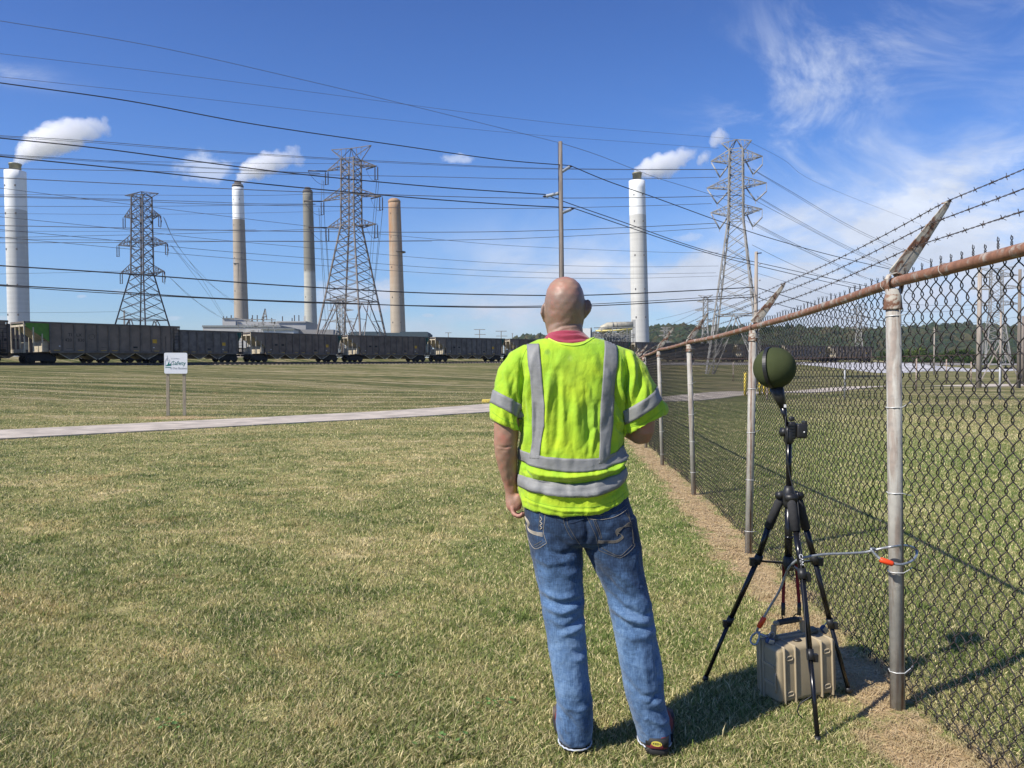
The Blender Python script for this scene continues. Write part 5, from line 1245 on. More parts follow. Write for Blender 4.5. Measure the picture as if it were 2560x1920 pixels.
# red straps hooked on the case
CB = P(1948, 1762, 3.32); CA = R(18.5); CR = Matrix.Rotation(CA, 3, 'Z') @ Matrix.Rotation(R(-2.5), 3, 'Y'); CC = Vector((CB.x, CB.y, 0))   # front left lower corner
CW, CD, CH = .315, .165, .245
def case_pt(x, y, z): return CC+CR @ Vector((x, y, z))
for dx, hx in ((1960, .105), (1990, .165)):
    p0 = L_(P(dx, 1405, 3.35)); p1 = L_(P(dx-2 if dx < 1975 else dx+8, 1512, 3.37)); 
    MB().bar(p0, p1, .014, .003, up=(0, 1, 0)).build('strap', M_red, tri)
    MB().tube([p1+Vector((0, 0, .01)), p1-Vector((0, 0, .045))], .009, 8).build('strap_buckle', M_black, tri)
    e = case_pt(hx, .11, CH+.075)-TO; b = MB(); b.tube([p1-Vector((0, 0, .04)), p1.lerp(e, .5)+Vector((0, 0, -.01)), e+Vector((.008, 0, .012)), e+Vector((.012, 0, -.012)), e+Vector((-.006, 0, -.02))], .003, 6); b.build('strap_hook', M_black, tri)

# round windscreen on its probe: clamped on the tripod but a thing of its own
bc = P(1936, 920, 3.33); br = 51.5/1920*3.33
M_olive = bpy.data.materials.new('olive_foam'); M_olive.use_nodes = True; g = NT(M_olive.node_tree); g.t.nodes.clear()
c = g.n('ShaderNodeTexCoord', 3); n = g.noise(c, 9, 5, .6); n2 = g.noise(c, 300, 2, .5); sw_ = g.noise(g.v('MULTIPLY', c, (1, 1, 1)), 14, 3, .6, 2.5)
col = g.mix(g.mr(n, .3, .7), (.042, .052, .022), (.058, .07, .03)); bs = g.n('ShaderNodeBsdfPrincipled', None, None, Base_Color=col, Roughness=.95); bs.inputs['Specular IOR Level'].default_value = .15
scr_ = g.m('MULTIPLY', g.mr(g.m('ABSOLUTE', g.m('SUBTRACT', sw_, .52)), 0, .012, 0, 1), g.mr(g.noise(c, 7, 2, .5), .45, .6, 0, 1)); scr_ = g.m('ADD', g.mr(g.m('ABSOLUTE', g.m('SUBTRACT', sw_, .52)), 0, .01, 0, 1), g.m('MULTIPLY', n2, .25))
g.put(bs.inputs['Normal'], g.n('ShaderNodeBump', 0, None, Height=scr_, Strength=.35, Distance=.002)); g.n('ShaderNodeOutputMaterial', None, None, Surface=bs.outputs[0])
mic = empty('microphone_windscreen', bc, 'round olive green foam windscreen with a black strap on top of the tripod', 'windscreen')
o = MB().ball((0, 0, 0), br, 48, 30).build('foam_ball', M_olive, mic)
b = MB(); rot = Matrix.Rotation(R(-8), 3, 'Y') @ Matrix.Rotation(R(-38), 3, 'Z')
ring = []
V = []; n = 56
for k in range(n):
    a = 2*math.pi*k/n
    for wv, rr_ in ((-.0075, br*1.004), (.0075, br*1.004), (.0075, br*1.02), (-.0075, br*1.02)): V.append(rot @ Vector((wv, rr_*math.cos(a), rr_*math.sin(a))))
b.add(V, [(k*4+j, ((k+1) % n)*4+j, ((k+1) % n)*4+(j+1) % 4, k*4+(j+1) % 4) for k in range(n) for j in range(4)], False); b.v = [(x-.012, y, z) for x, y, z in b.v]; b.build('strap', M_black, mic)
pa, pb_, pc = P(1940, 968, 3.33)-bc, P(1957, 1018, 3.33)-bc, P(1968, 1066, 3.33)-bc
MB().tube([pa, pa.lerp(pb_, .5), pb_], [.031, .024, .0155], 16).build('neck_sleeve', M_black, mic)
b = MB()
for k in range(6): q = pa.lerp(pb_, .12+k*.11); b.tube([q-(pb_-pa).normalized()*.003, q+(pb_-pa).normalized()*.003], .0275-k*.0022, 14)
b.build('tape_wraps', mat('glossy_tape', (.02, .02, .022), .25), mic)
MB().tube([pb_, pb_.lerp(pc, .5), pc], [.0145, .009, .006], 10).build('probe_stem', M_tube, mic)
MB().box(pb_+Vector((.004, -.016, .006)), (.010, .002, .013)).build('white_tag', M_wtext, mic)
# thin signal cable running down the tripod
b = MB(); cp = [(1964, 1040, 3.31), (1964, 1080, 3.30), (1967, 1130, 3.31), (1974, 1185, 3.31), (1985, 1225, 3.29), (1994, 1255, 3.27), (1999, 1330, 3.23), (2003, 1420, 3.17), (2010, 1500, 3.13), (2015, 1590, 3.08), (2024, 1680, 3.05), (2038, 1722, 3.05), (2026, 1742, 3.06), (2000, 1760, 3.07), (1995, 1782, 3.07), (2006, 1796, 3.07)]
pts = [P(*q) for q in cp]; cc = catmull(pts, 6); o = MB().tube([q-cc[0] for q in cc], .0026, 6).build('signal_cable', M_black); o.location = cc[0]; tag(o, 'thin black cable running down the tripod from the windscreen to the grass', 'cable')

# ---------------- case
M_case = mat('tan_case_plastic', (.35, .285, .18), .5, var=.16, vscale=6, spec=.35, bump=.12, bscale=400, bdist=.001)
M_caseb = mat('tan_case_rib', (.39, .32, .21), .5, var=.05, vscale=6)
case = empty('equipment_case', CC, 'tan ribbed plastic equipment case with carry handle standing under the tripod', 'case'); case.rotation_euler = CR.to_euler()
def cb(b, n, m): return b.build(n, m, case)
b = MB(); b.rbox((CW/2, CD/2, CH/2), (CW, CD, CH), .022, None, 5); cb(b, 'case_body', M_case)
b = MB(); yy = CD*.60; b.rbox((CW/2, yy, CH/2+.003), (CW+.014, .012, CH+.014), .006); b.rbox((CW/2, yy+.020, CH/2+.003), (CW+.014, .012, CH+.014), .006); cb(b, 'lid_rim', M_caseb)
b = MB()
for x in (.032, .088, CW-.088-.0, CW-.030): b.rbox((x, CD*.44, CH/2), (.008, CD*.97, CH+.010), .0035, None, 3)
cb(b, 'ribs', M_caseb)
for x, z in ((.060, CH*.80), (.060, CH*.16), (CW-.058, CH*.80), (CW-.058, CH*.16)):
    pr = []
    for k in range(24):
        a = 2*math.pi*k/24; pr.append(Vector((x+(.008 if math.cos(a) > 0 else -.008)+.0085*math.cos(a), -.001, z+.0085*math.sin(a))))
    MB().tube(pr, .0035, 8, closed=True).build('oval_boss', M_caseb, case)
b = MB()
for s in (-1, 1): b.rbox((CW*.45+s*.078, yy+.01, CH+.030), (.018, .022, .062), .005, Matrix.Rotation(R(-6*s), 3, 'Y'))
b.rbox((CW*.45, yy+.01, CH+.068), (.150, .024, .020), .008); cb(b, 'handle', M_case)
cb(MB().rbox((CW*.45, yy+.008, CH+.071), (.110, .030, .022), .008), 'handle_grip', mat('dark_grip', (.05, .05, .042), .8))
for x in (.05, CW-.05):
    b = MB(); b.rbox((x, yy+.008, CH+.012), (.050, .034, .018), .005, Matrix.Rotation(R(6), 3, 'X')); b.rbox((x, yy-.012, CH+.010), (.040, .010, .012), .003); cb(b, 'latch', mat('latch_olive', (.16, .145, .095), .6))
cb(MB().lathe([(.018, 0), (.018, .006), (.012, .009)], (CW*.45, CD*.30, CH), 16), 'pressure_valve', M_black)
cb(MB().tube([(0, CD*.1, CH*.55), (-.004, CD*.1, CH*.5), (-.004, CD*.1, CH*.25), (0, CD*.1, CH*.2)], .004, 6), 'side_rib', M_caseb)
for z in (.3, .62): MB().b2((-.006, CD*.15, CH*z), (.0, CD*.55, CH*z+.012)).build('side_rib', M_caseb, case)
# ---------------- padlocks and security cable
M_steelc = mat('steel_cable', (.36, .38, .39), .4, .5, var=.35, vscale=160, stretch=(1, 1, 1)); M_orange = mat('orange_sleeve', (.80, .07, .015), .45, var=.1)
M_lock = mat('padlock_blue', (.03, .06, .14), .5); M_brass = mat('padlock_face', (.55, .54, .48), .35, .6)
for (x, z, l) in ((.012, CH+.012, 'blue padlock on the left latch of the tan case'), (CW-.012, CH+.02, 'dark padlock hanging on the right latch of the tan case')):
    q = case_pt(x, CD*.40, z); lk = empty('padlock', q, l, 'padlock', 'padlocks on the case'); lk.rotation_euler = (0, R(20 if x < .1 else 50), R(20))
    MB().rbox((0, 0, 0), (.040, .020, .026), .006).build('lock_body', M_lock, lk); MB().rbox((0, -.0105, 0), (.028, .003, .018), .001).build('lock_face', M_brass, lk)
    MB().tube([(-.012, 0, .010), (-.014, 0, .03), (-.006, 0, .040), (.006, 0, .040), (.014, 0, .03), (.012, 0, .010)], .003, 7).build('shackle', M_steelc, lk)
p1 = FP[1][0].lerp(FP[1][1], .352)
k0 = case_pt(.005, CD*.45, CH+.03)
cab = empty('security_cable', k0, 'braided steel security cable from the case through the tripod to the nearest fence post', 'cable')
def loop(c, r, tilt, n=12, a0=0, a1=360): return [c+Vector((r*math.cos(R(a0+(a1-a0)*k/n)), r*math.sin(R(a0+(a1-a0)*k/n)), tilt*math.cos(R(a0+(a1-a0)*k/n)))) for k in range(n+1)]
seg1 = [k0, P(1893, 1580, 3.42), P(1902, 1558, 3.41), P(1925, 1517, 3.39), P(1948, 1478, 3.36), P(1963, 1440, 3.34), P(1972, 1420, 3.31), P(1990, 1402, 3.27), P(2010, 1394, 3.25), P(2060, 1386, 3.27), P(2110, 1384, 3.28), P(2160, 1381, 3.29), P(2200, 1372, 3.27), P(2235, 1366, 3.24)]
q = P(2235, 1366, 3.24)
seg2 = [P(2262, 1364, 3.33), P(2285, 1370, 3.38), P(2292, 1385, 3.36), P(2280, 1402, 3.28), P(2255, 1411, 3.235), P(2232, 1409, 3.23), P(2208, 1402, 3.235), P(2190, 1388, 3.25), P(2178, 1373, 3.26), P(2186, 1372, 3.27)]
wrap = [P(2250, 1365, 3.32)]
cc = catmull(seg1+seg2, 7); MB().tube([q-k0 for q in cc], .0056, 8).build('cable', M_steelc, cab)
for a, c in (((1898, 1566, 3.415), (1910, 1545, 3.405)), ((2203, 1400, 3.236), (2230, 1409, 3.228))):
    a, c = P(*a)-k0, P(*c)-k0; e = (c-a)*.12; MB().tube([a-e, a, c, c+e], [.008, .0118, .0118, .008], 10).build('orange_sleeve', M_orange, cab)
lp_ = [P(1893, 1580, 3.42)-k0, P(1880, 1590, 3.43)-k0, P(1877, 1605, 3.42)-k0, P(1888, 1612, 3.40)-k0, P(1897, 1600, 3.40)-k0, P(1899, 1578, 3.41)-k0]; MB().tube(catmull(lp_, 5), .0045, 7).build('cable_eye', M_steelc, cab)
o = MB().bar((0, 0, 0), (.05, .02, -.02), .006).build('cable_tie', M_black); o.location = P(2282, 1420, 3.28); tag(o, 'small black cable tie end sticking out behind the nearest post', 'cable tie')
# ================================================================ THE WORKER
PD = 2.93; S_ = PD/1920
def Q(px, py, dy=0.0):
    q = P(px, py, PD); q.y += dy; return q
man = empty('person', (Q(1440, 900).x, PD, 0), 'bald worker seen from behind in a lime high visibility shirt and blue jeans', 'person')
MO = Vector((Q(1440, 900).x, PD, 0))
def zpx(z): return 960-(z-CAMH+PD*math.sin(PITCH))/(S_*math.cos(PITCH))      # approximate inverse of Q
def xpx(x): return 1280+x/S_
NR = 40
def ring(pxl, pxr, py, ry, dy=0, zf=None, ex=2.3, fl=0, back=None):
    """horizontal ring: pixel extents left/right at row py, half depth ry, centre offset dy (+ = away from the camera)"""
    c = Q((pxl+pxr)/2, py, dy); rx = (pxr-pxl)/2*S_; out = []
    for k in range(NR):
        a = 2*math.pi*k/NR; ca, sa = math.cos(a), math.sin(a)
        x = rx*abs(ca)**(2/ex)*(1 if ca > 0 else -1); r_ = (back if (back and sa < 0) else ry); y = r_*abs(sa)**(2/ex)*(1 if sa > 0 else -1)
        z = zf(c.x+x, y/ry) if zf else 0
        out.append(c+Vector((x, y, z)))
    return out
def pring(c, d, rx, ry, up=(0, 1, 0), n=24, ex=2.):
    """ring of radii rx (in the picture plane) / ry (in depth), perpendicular to d"""
    d = Vector(d).normalized(); b = Vector(up); b = (b-d*b.dot(d)).normalized(); a = b.cross(d)
    return [Vector(c)+a*rx*math.copysign(abs(math.cos(t))**(2/ex), math.cos(t))+b*ry*math.copysign(abs(math.sin(t))**(2/ex), math.sin(t)) for t in [2*math.pi*k/n for k in range(n)]]
def limb(b, pts, n=24, ex=2.):
    """pts: (px, py, dy, half width px, depth radius m)"""
    P3 = [Q(p[0], p[1], p[2]) for p in pts]; rings = []
    for i, p in enumerate(pts):
        d = P3[min(i+1, len(P3)-1)]-P3[max(i-1, 0)]; rings.append(pring(P3[i], d, p[3]*S_, p[4], n=n, ex=ex))
    return b.loft(rings)
def voxel(b, name, vs, sm=4, fac=.5):
    me = b.mesh(name); bm = bmesh.new(); bm.from_mesh(me); bmesh.ops.recalc_face_normals(bm, faces=bm.faces); bm.to_mesh(me); bm.free()
    tmp = bpy.data.objects.new(name, me); COL.objects.link(tmp)
    m = tmp.modifiers.new('r', 'REMESH'); m.mode = 'VOXEL'; m.voxel_size = vs; m.use_smooth_shade = True
    if sm: s = tmp.modifiers.new('s', 'SMOOTH'); s.factor = fac; s.iterations = sm
    dg = bpy.context.evaluated_depsgraph_get(); out = bpy.data.meshes.new_from_object(tmp.evaluated_get(dg)); bpy.data.objects.remove(tmp); out.name = name
    return out
def coords(me):
    a = np.empty(len(me.vertices)*3, np.float32); me.vertices.foreach_get('co', a); n = np.empty(len(me.vertices)*3, np.float32); me.vertices.foreach_get('normal', n); return a.reshape(-1, 3).astype(float), n.reshape(-1, 3).astype(float)
def setco(me, V): me.vertices.foreach_set('co', V.astype(np.float32).ravel()); me.update()
def to_px(V): return 1280+V[:, 0]/S_, 925-(V[:, 2]-CAMH)/S_+0*V[:, 0]
def folds(V, N, strokes, side=-1):
    """strokes: (points px [(x,y),...], amplitude m, width px); only on the side that faces the camera unless side=0"""
    X, Y = to_px(V); D = np.zeros(len(V)); m = np.clip(-N[:, 1]*1.6+.35, 0, 1) if side < 0 else 1
    for pts, amp, wd in strokes:
        pts = np.array(pts, float); best = np.full(len(V), 1e9); tt = np.zeros(len(V)); tot = len(pts)-1
        for i in range(tot):
            a, b = pts[i], pts[i+1]; ab = b-a; t = np.clip(((X-a[0])*ab[0]+(Y-a[1])*ab[1])/(ab@ab), 0, 1)
            d = np.hypot(X-a[0]-t*ab[0], Y-a[1]-t*ab[1]); u = d < best; best = np.where(u, d, best); tt = np.where(u, (i+t)/tot, tt)
        D += amp*np.exp(-(best/wd)**2)*(.25+.75*np.sin(np.pi*np.clip(tt, .04, .96)))
    return D*m
def vnoise(V, sc, seed=0, st=(1, 1, 1)):
    return np.array([noise.fractal(Vector((x*sc*st[0]+seed, y*sc*st[1], z*sc*st[2])), .9, 2.1, 3) for x, y, z in V])
def finish(me, name, m, parent=man, smooth=True):
    me.transform(Matrix.Translation(-MO)); me.materials.clear(); me.materials.append(m); me.polygons.foreach_set('use_smooth', np.full(len(me.polygons), smooth)); me.name = name
    o = bpy.data.objects.new(name, me); COL.objects.link(o); o.parent = parent; return o

# ---------------- body: head, neck, arms, hands in one skin
b = MB()
HX = 1413
hd = [(689.5, 4, .012, .010), (692, 16, .035, .006), (698, 27, .060, .003), (708, 37, .078, 0), (722, 44.5, .091, -.001), (740, 49, .099, -.002), (758, 51, .100, -.002), (775, 51, .098, 0), (790, 50, .094, .003), (804, 48, .088, .006), (818, 45.5, .080, .012), (832, 42, .066, .022), (846, 30, .045, .045)]
rings = []
for y, hw, ry, dy in hd: rings.append(ring(HX-hw-(1.5 if y > 780 else 0), HX+hw, y, ry, dy+.030, ex=2.15))
b.loft(rings)
nk = [(800, 40, .058, .012), (815, 41, .060, .010), (830, 42.5, .062, .006), (845, 45, .064, .004), (862, 58, .066, 0), (880, 88, .070, 0), (898, 120, .075, 0)]
b.loft([ring(1413-hw, 1415+hw, y, ry, dy, ex=2.1) for y, hw, ry, dy in nk])
b.loft([ring(1330, 1530, y, ry, 0) for y, ry in ((895, .07), (1000, .08), (1200, .08))])       # trunk under the shirt
# jaw, nose, brows on the far side
b.ball(Q(1413, 818, .085), (.045, .040, .040), 16, 10); b.ball(Q(1413, 775, .132), (.014, .020, .022), 12, 8); b.ball(Q(1413, 784, .138), (.017, .014, .011), 12, 8)
for s in (-1, 1): b.ball(Q(1413+s*20, 757, .118), (.026, .014, .008), 12, 8); b.ball(Q(1413+s*22, 768, .112), (.013, .012, .010), 12, 8)
b.ball(Q(1413, 803, .122), (.024, .014, .009), 12, 8)
# ears: dished shells
def ear(px, py, s, tilt):
    c = Q(px, py, .014); H = .0335; e = MB()
    rot = Matrix.Rotation(R(tilt), 3, 'Y') @ Matrix.Rotation(R(s*40), 3, 'Z')
    rim = [Vector((0, .019*math.cos(a)*(1 if math.sin(a) > -.2 else .75), H*math.sin(a))) for a in [R(-70+k*20) for k in range(14)]]
    rim = [rot @ Vector((s*.006*(.6+.4*math.sin(a)), p.y, p.z))+c for p, a in zip(rim, [R(-70+k*20) for k in range(14)])]
    b.tube(rim+[rim[0]], .0052, 8); b.ball(c+rot @ Vector((-s*.001, .003, -.001)), (.0055, .019, .031), 12, 8, rot); b.ball(c+rot @ Vector((s*.001, .004, -H*.82)), (.0055, .009, .010), 10, 6, rot)
ear(1363.5, 781, -1, 10); ear(1466.5, 772, 1, 4)
# left arm, hanging
limb(b, [(1290, 925, 0, 34, .058), (1278, 965, -.005, 34, .055), (1270, 1010, -.012, 33, .052), (1267, 1060, -.018, 31.5, .049), (1265.5, 1090, -.018, 30.5, .047), (1264.5, 1110, -.014, 29.5, .046), (1266, 1135, -.002, 28, .045), (1269, 1160, .010, 25.5, .041), (1273, 1190, .022, 21.5, .033), (1276, 1212, .032, 17.5, .027), (1278, 1232, .038, 15.5, .024), (1279.5, 1244, .040, 16.5, .027)], ex=2.1)
# left hand, back of the hand outwards, fingers curled towards the thigh
def fing(pts, r): b.tube([Q(*p) for p in pts], r, 8)
b.loft([pring(Q(x, y, dy), (0.05, 0, -1), hw*S_, ry, n=16, ex=2.4) for x, y, dy, hw, ry in ((1279.5, 1238, .040, 14.5, .024), (1282, 1248, .042, 18.5, .031), (1284, 1259, .043, 20.5, .036), (1285, 1270, .044, 20, .037), (1286, 1279, .045, 16, .034))])
b.ball(Q(1296, 1254, .020), (.020, .016, .028), 12, 8)
for i, (dy, ln, r, lift) in enumerate(((.012, .82, .0078, -3), (.031, .96, .0088, 0), (.050, 1.0, .0092, 2), (.069, .92, .0090, 3))):
    x0, y0 = 1281, 1277+lift*.6
    fing([(x0, y0-6, dy), (x0+1, y0+6, dy-.004), (x0+7*ln, y0+14*ln, dy-.012), (x0+17*ln, y0+17*ln, dy-.018), (x0+26*ln, y0+14*ln, dy-.022), (x0+31*ln, y0+6*ln, dy-.020)], [r*1.12, r*1.10, r*1.05, r, r*.95, r*.8])
fing([(1284, 1250, .072), (1289, 1262, .084), (1296, 1273, .084), (1302, 1281, .076)], [.013, .0115, .0105, .0085])
# right arm, bent forward
limb(b, [(1574, 925, 0, 36, .058), (1590, 970, .0, 36, .056), (1600, 1010, 0, 35, .054), (1604, 1050, 0, 34, .052), (1604, 1072, .006, 33, .050), (1601, 1088, .022, 31, .042), (1598, 1094, .045, 22, .030)], ex=2.1)
P3 = [Q(1600, 1082, .0), Q(1596, 1078, .05), Q(1578, 1070, .12), Q(1555, 1062, .19), Q(1530, 1055, .24), Q(1515, 1051, .262)]
b.loft([pring(p, (P3[min(i+1, 5)]-P3[max(i-1, 0)]), a, c_, up=(0, 0, 1), n=20) for i, (p, a, c_) in enumerate(zip(P3, (.044, .046, .044, .036, .028, .026), (.044, .046, .042, .034, .025, .023)))])
hc = Q(1500, 1046, .285); b.rbox(hc, (.060, .075, .032), .013, Matrix.Rotation(R(35), 3, 'Z'))
for i in range(4):
    p = hc+Vector((-.028+.004*i, .030-.020*i, 0)); b.tube([p, p+Vector((-.028, .012, .006)), p+Vector((-.046, .010, -.012)), p+Vector((-.040, .0, -.030)), p+Vector((-.022, -.004, -.034))], [.0098, .0095, .009, .0085, .007], 8)
p = hc+Vector((.012, -.02, .01)); b.tube([p, p+Vector((-.02, -.022, .016)), p+Vector((-.045, -.022, .020))], [.013, .0105, .0085], 8)
me = voxel(b, 'body', .0040, 3)
V, N = coords(me); X, Y = to_px(V)
D = folds(V, N, [([(1378, 829), (1400, 818), (1435, 812), (1450, 812)], -.0045, 3.2), ([(1380, 838), (1410, 826), (1445, 822)], -.0025, 2.6), ([(1376, 822), (1392, 812), (1420, 806), (1440, 806)], .0022, 5), ([(1376, 846), (1400, 835), (1440, 831)], -.0018, 2.2),
    ([(1372, 770), (1382, 779), (1395, 778)], -.002, 5), ([(1243, 1112), (1262, 1116), (1285, 1110)], -.0035, 3), ([(1250, 1122), (1270, 1123)], -.002, 3), ([(1272, 1238), (1290, 1238)], -.0015, 2.5), ([(1272, 1150), (1275, 1200), (1280, 1236)], -.002, 5)])
sel = Y < 700+200; nz_r = (N[:, 1] < .2)
V += N*(D+.0006*np.sin(V[:, 0]*160)*np.sin(V[:, 2]*140))[:, None]; setco(me, V)
M_skin = bpy.data.materials.new('skin'); M_skin.use_nodes = True; g = NT(M_skin.node_tree); g.t.nodes.clear()
c = g.n('ShaderNodeNewGeometry', 0); x, y, z = g.sep(c); n1 = g.noise(c, 22, 6, .65); n2 = g.noise(c, 120, 4, .6); n3 = g.noise(c, 8, 3, .5)
col = g.mix(g.mr(n3, .35, .65), (.30, .175, .12), (.37, .22, .15)); col = g.mix(g.mr(n1, .45, .70, 0, .65), col, (.42, .14, .095))
scalp = g.m('MULTIPLY', g.mr(z, 1.57, 1.62, 0, 1, True), g.mr(z, 1.71, 1.77, 1, 0, True))          # shaved stubble band, fading over the crown
stub = g.m('MULTIPLY', g.m('MAXIMUM', scalp, 0.), g.mr(n2, .3, .6, .6, 1.)); col = g.mix(g.m('MULTIPLY', stub, .6), col, (.15, .12, .10))
col = g.mix(g.m('MULTIPLY', g.mr(n2, .66, .72), .25), col, (.30, .13, .09))
hand = g.m('MULTIPLY', g.mr(z, .96, .90), 1.); col = g.mix(g.m('MULTIPLY', hand, .6), col, (.44, .20, .16))
bs = g.n('ShaderNodeBsdfPrincipled', None, None, Base_Color=col, Roughness=g.mr(z, 1.6, 1.66, .6, .45)); bs.inputs['Subsurface Weight'].default_value = .10; bs.inputs['Subsurface Radius'].default_value = (.012, .004, .002); bs.inputs['Subsurface Scale'].default_value = 1.
g.put(bs.inputs['Normal'], g.n('ShaderNodeBump', 0, None, Height=g.m('ADD', g.noise(c, 350, 3, .6), n1), Strength=.4, Distance=.002)); g.n('ShaderNodeOutputMaterial', None, None, Surface=bs.outputs[0])
body = finish(me, 'body', M_skin)
M_ear = mat('ear_skin', (.62, .20, .16), .5)
for s in (-1, 1):
    MB().ball(Q(1413+s*22, 768, .1185)-MO, (.010, .009, .006), 12, 8).build('eye', mat('eye_white', (.7, .68, .66), .2), man)

# ---------------- crimson undershirt collar
b = MB()
b.loft([ring(1375, 1455, 827, .062, .006, ex=2.1), ring(1370, 1462, 834, .067, .005, ex=2.1), ring(1363, 1472, 843, .072, .004), ring(1352, 1487, 855, .078, .002), ring(1340, 1500, 868, .08, 0), ring(1330, 1510, 885, .08, 0)])
me = voxel(b, 'undershirt', .004, 2); V, N = coords(me)
D = folds(V, N, [([(1372, 838), (1400, 843), (1440, 840), (1470, 848)], .0042, 3.2), ([(1375, 847), (1410, 852), (1450, 848), (1480, 852)], -.004, 2.8), ([(1380, 853), (1420, 858), (1470, 852)], .0035, 2.8), ([(1366, 842), (1385, 850), (1400, 858)], .003, 3), ([(1395, 833), (1430, 836), (1455, 832)], -.0025, 2.2)])
V += N*D[:, None]; setco(me, V)
def cloth_mat(name, col, col2, weave, bumpv=.25, rough=.85, sheen=.3, stain=None, emi=0, trans=.0):
    mt = bpy.data.materials.new(name); mt.use_nodes = True; g = NT(mt.node_tree); g.t.nodes.clear()
    c = g.n('ShaderNodeNewGeometry', 0); n1 = g.noise(c, 9, 5, .6, .3); cc = g.mix(g.mr(n1, .35, .68), col, col2)
    if stain:
        for (px, py, rx, ry, am, sc_) in stain:
            q = Q(px, py); dd = g.v('LENGTH', g.v('MULTIPLY', g.v('SUBTRACT', c, tuple(q)), (1/(rx*S_), .0, 1/(ry*S_))), out=1)
            f = g.m('MULTIPLY', g.mr(g.m('ADD', dd, g.m('MULTIPLY', g.m('SUBTRACT', g.noise(c, 28, 4, .7), .5), 1.3)), .25, 1.15, 1, 0, True), am); cc = g.mix(f, cc, sc_)
    wx_ = g.n('ShaderNodeTexVoronoi', 0, None, Vector=g.v('MULTIPLY', c, (1, .6, 1)), Scale=weave)
    bs = g.n('ShaderNodeBsdfPrincipled', None, None, Base_Color=g.mix(g.mr(wx_, .1, .5, .18, 0), cc, tuple(q*.6 for q in col)), Roughness=rough); bs.inputs['Sheen Weight'].default_value = sheen; bs.inputs['Specular IOR Level'].default_value = .25
    wr = g.m('ABSOLUTE', g.m('SUBTRACT', g.noise(g.v('MULTIPLY', c, (1.5, 1., .6)), 16, 5, .6, 1.0), .5)); h = g.m('ADD', g.m('MULTIPLY', wx_, .6), g.m('ADD', g.m('MULTIPLY', g.noise(c, 38, 4, .6, .8), 1.6), g.m('MULTIPLY', wr, 5.))); g.put(bs.inputs['Normal'], g.n('ShaderNodeBump', 0, None, Height=h, Strength=bumpv, Distance=.004))
    out = bs.outputs[0]
    if trans: out = g.n('ShaderNodeMixShader', 0, None, i0=trans, i1=out, i2=g.n('ShaderNodeBsdfTranslucent', 0, None, Color=cc))
    g.n('ShaderNodeOutputMaterial', None, None, Surface=out); return mt
finish(me, 'undershirt_collar', cloth_mat('crimson_cotton', (.27, .030, .058), (.34, .042, .075), 500))

# ---------------- shirt
b = MB()
def neckdip(cx, amp): return lambda x, yn: -amp*max(0, 1-((xpx_(x)-cx)/62)**2)*(1 if yn < 0 else 1.6)
xpx_ = lambda x: 1280+x/S_
ts = [(1372, 1478, 838, .066, .0), (1344, 1507, 849, .080, 0), (1320, 1532, 860, .092, 0), (1300, 1556, 872, .102, 0), (1287, 1573, 888, .110, 0), (1280, 1580, 908, .117, 0), (1284, 1578, 940, .126, .004), (1290, 1570, 975, .132, .008), (1297, 1563, 1015, .135, .012),
      (1300, 1560, 1060, .137, .016), (1299, 1560, 1110, .140, .018), (1298, 1563, 1160, .143, .020), (1296, 1568, 1205, .145, .020), (1297, 1571, 1235, .144, .018)]
rs_ = [ring(l, r, y, ry, dy, ex=2.35, zf=(neckdip(1424, .030) if y < 840 else neckdip(1424, .016) if y < 850 else None)) for l, r, y, ry, dy in ts]
hem = lambda x, yn: -.004-.030*max(0, 1-((xpx_(x)-1425)/150)**2)+.030*max(0, (xpx_(x)-1500)/75)*1.2
rs_.append(ring(1304, 1572, 1252, .140, .014, zf=hem, ex=2.35)); rs_.append(ring(1308, 1570, 1254, .134, .014, zf=hem, ex=2.35))
b.loft(rs_)
# sleeves
limb(b, [(1330, 885, 0, 30, .060), (1303, 905, 0, 38, .072), (1283, 940, 0, 41, .078), (1273, 975, -.003, 39, .076), (1268, 1010, -.008, 38, .073), (1264, 1040, -.012, 38.5, .071), (1262.5, 1060, -.014, 38.5, .070), (1262.5, 1062, -.014, 36, .066)], ex=2.2)
limb(b, [(1525, 888, 0, 30, .060), (1554, 906, 0, 40, .074), (1577, 942, 0, 45, .080), (1593, 978, 0, 48, .082), (1602, 1012, .002, 50, .080), (1609, 1040, .006, 53, .078), (1612, 1056, .008, 54, .076), (1612, 1058, .008, 51, .071)], ex=2.2)
me = voxel(b, 'shirt', .0040, 6); V, N = coords(me); X, Y = to_px(V)
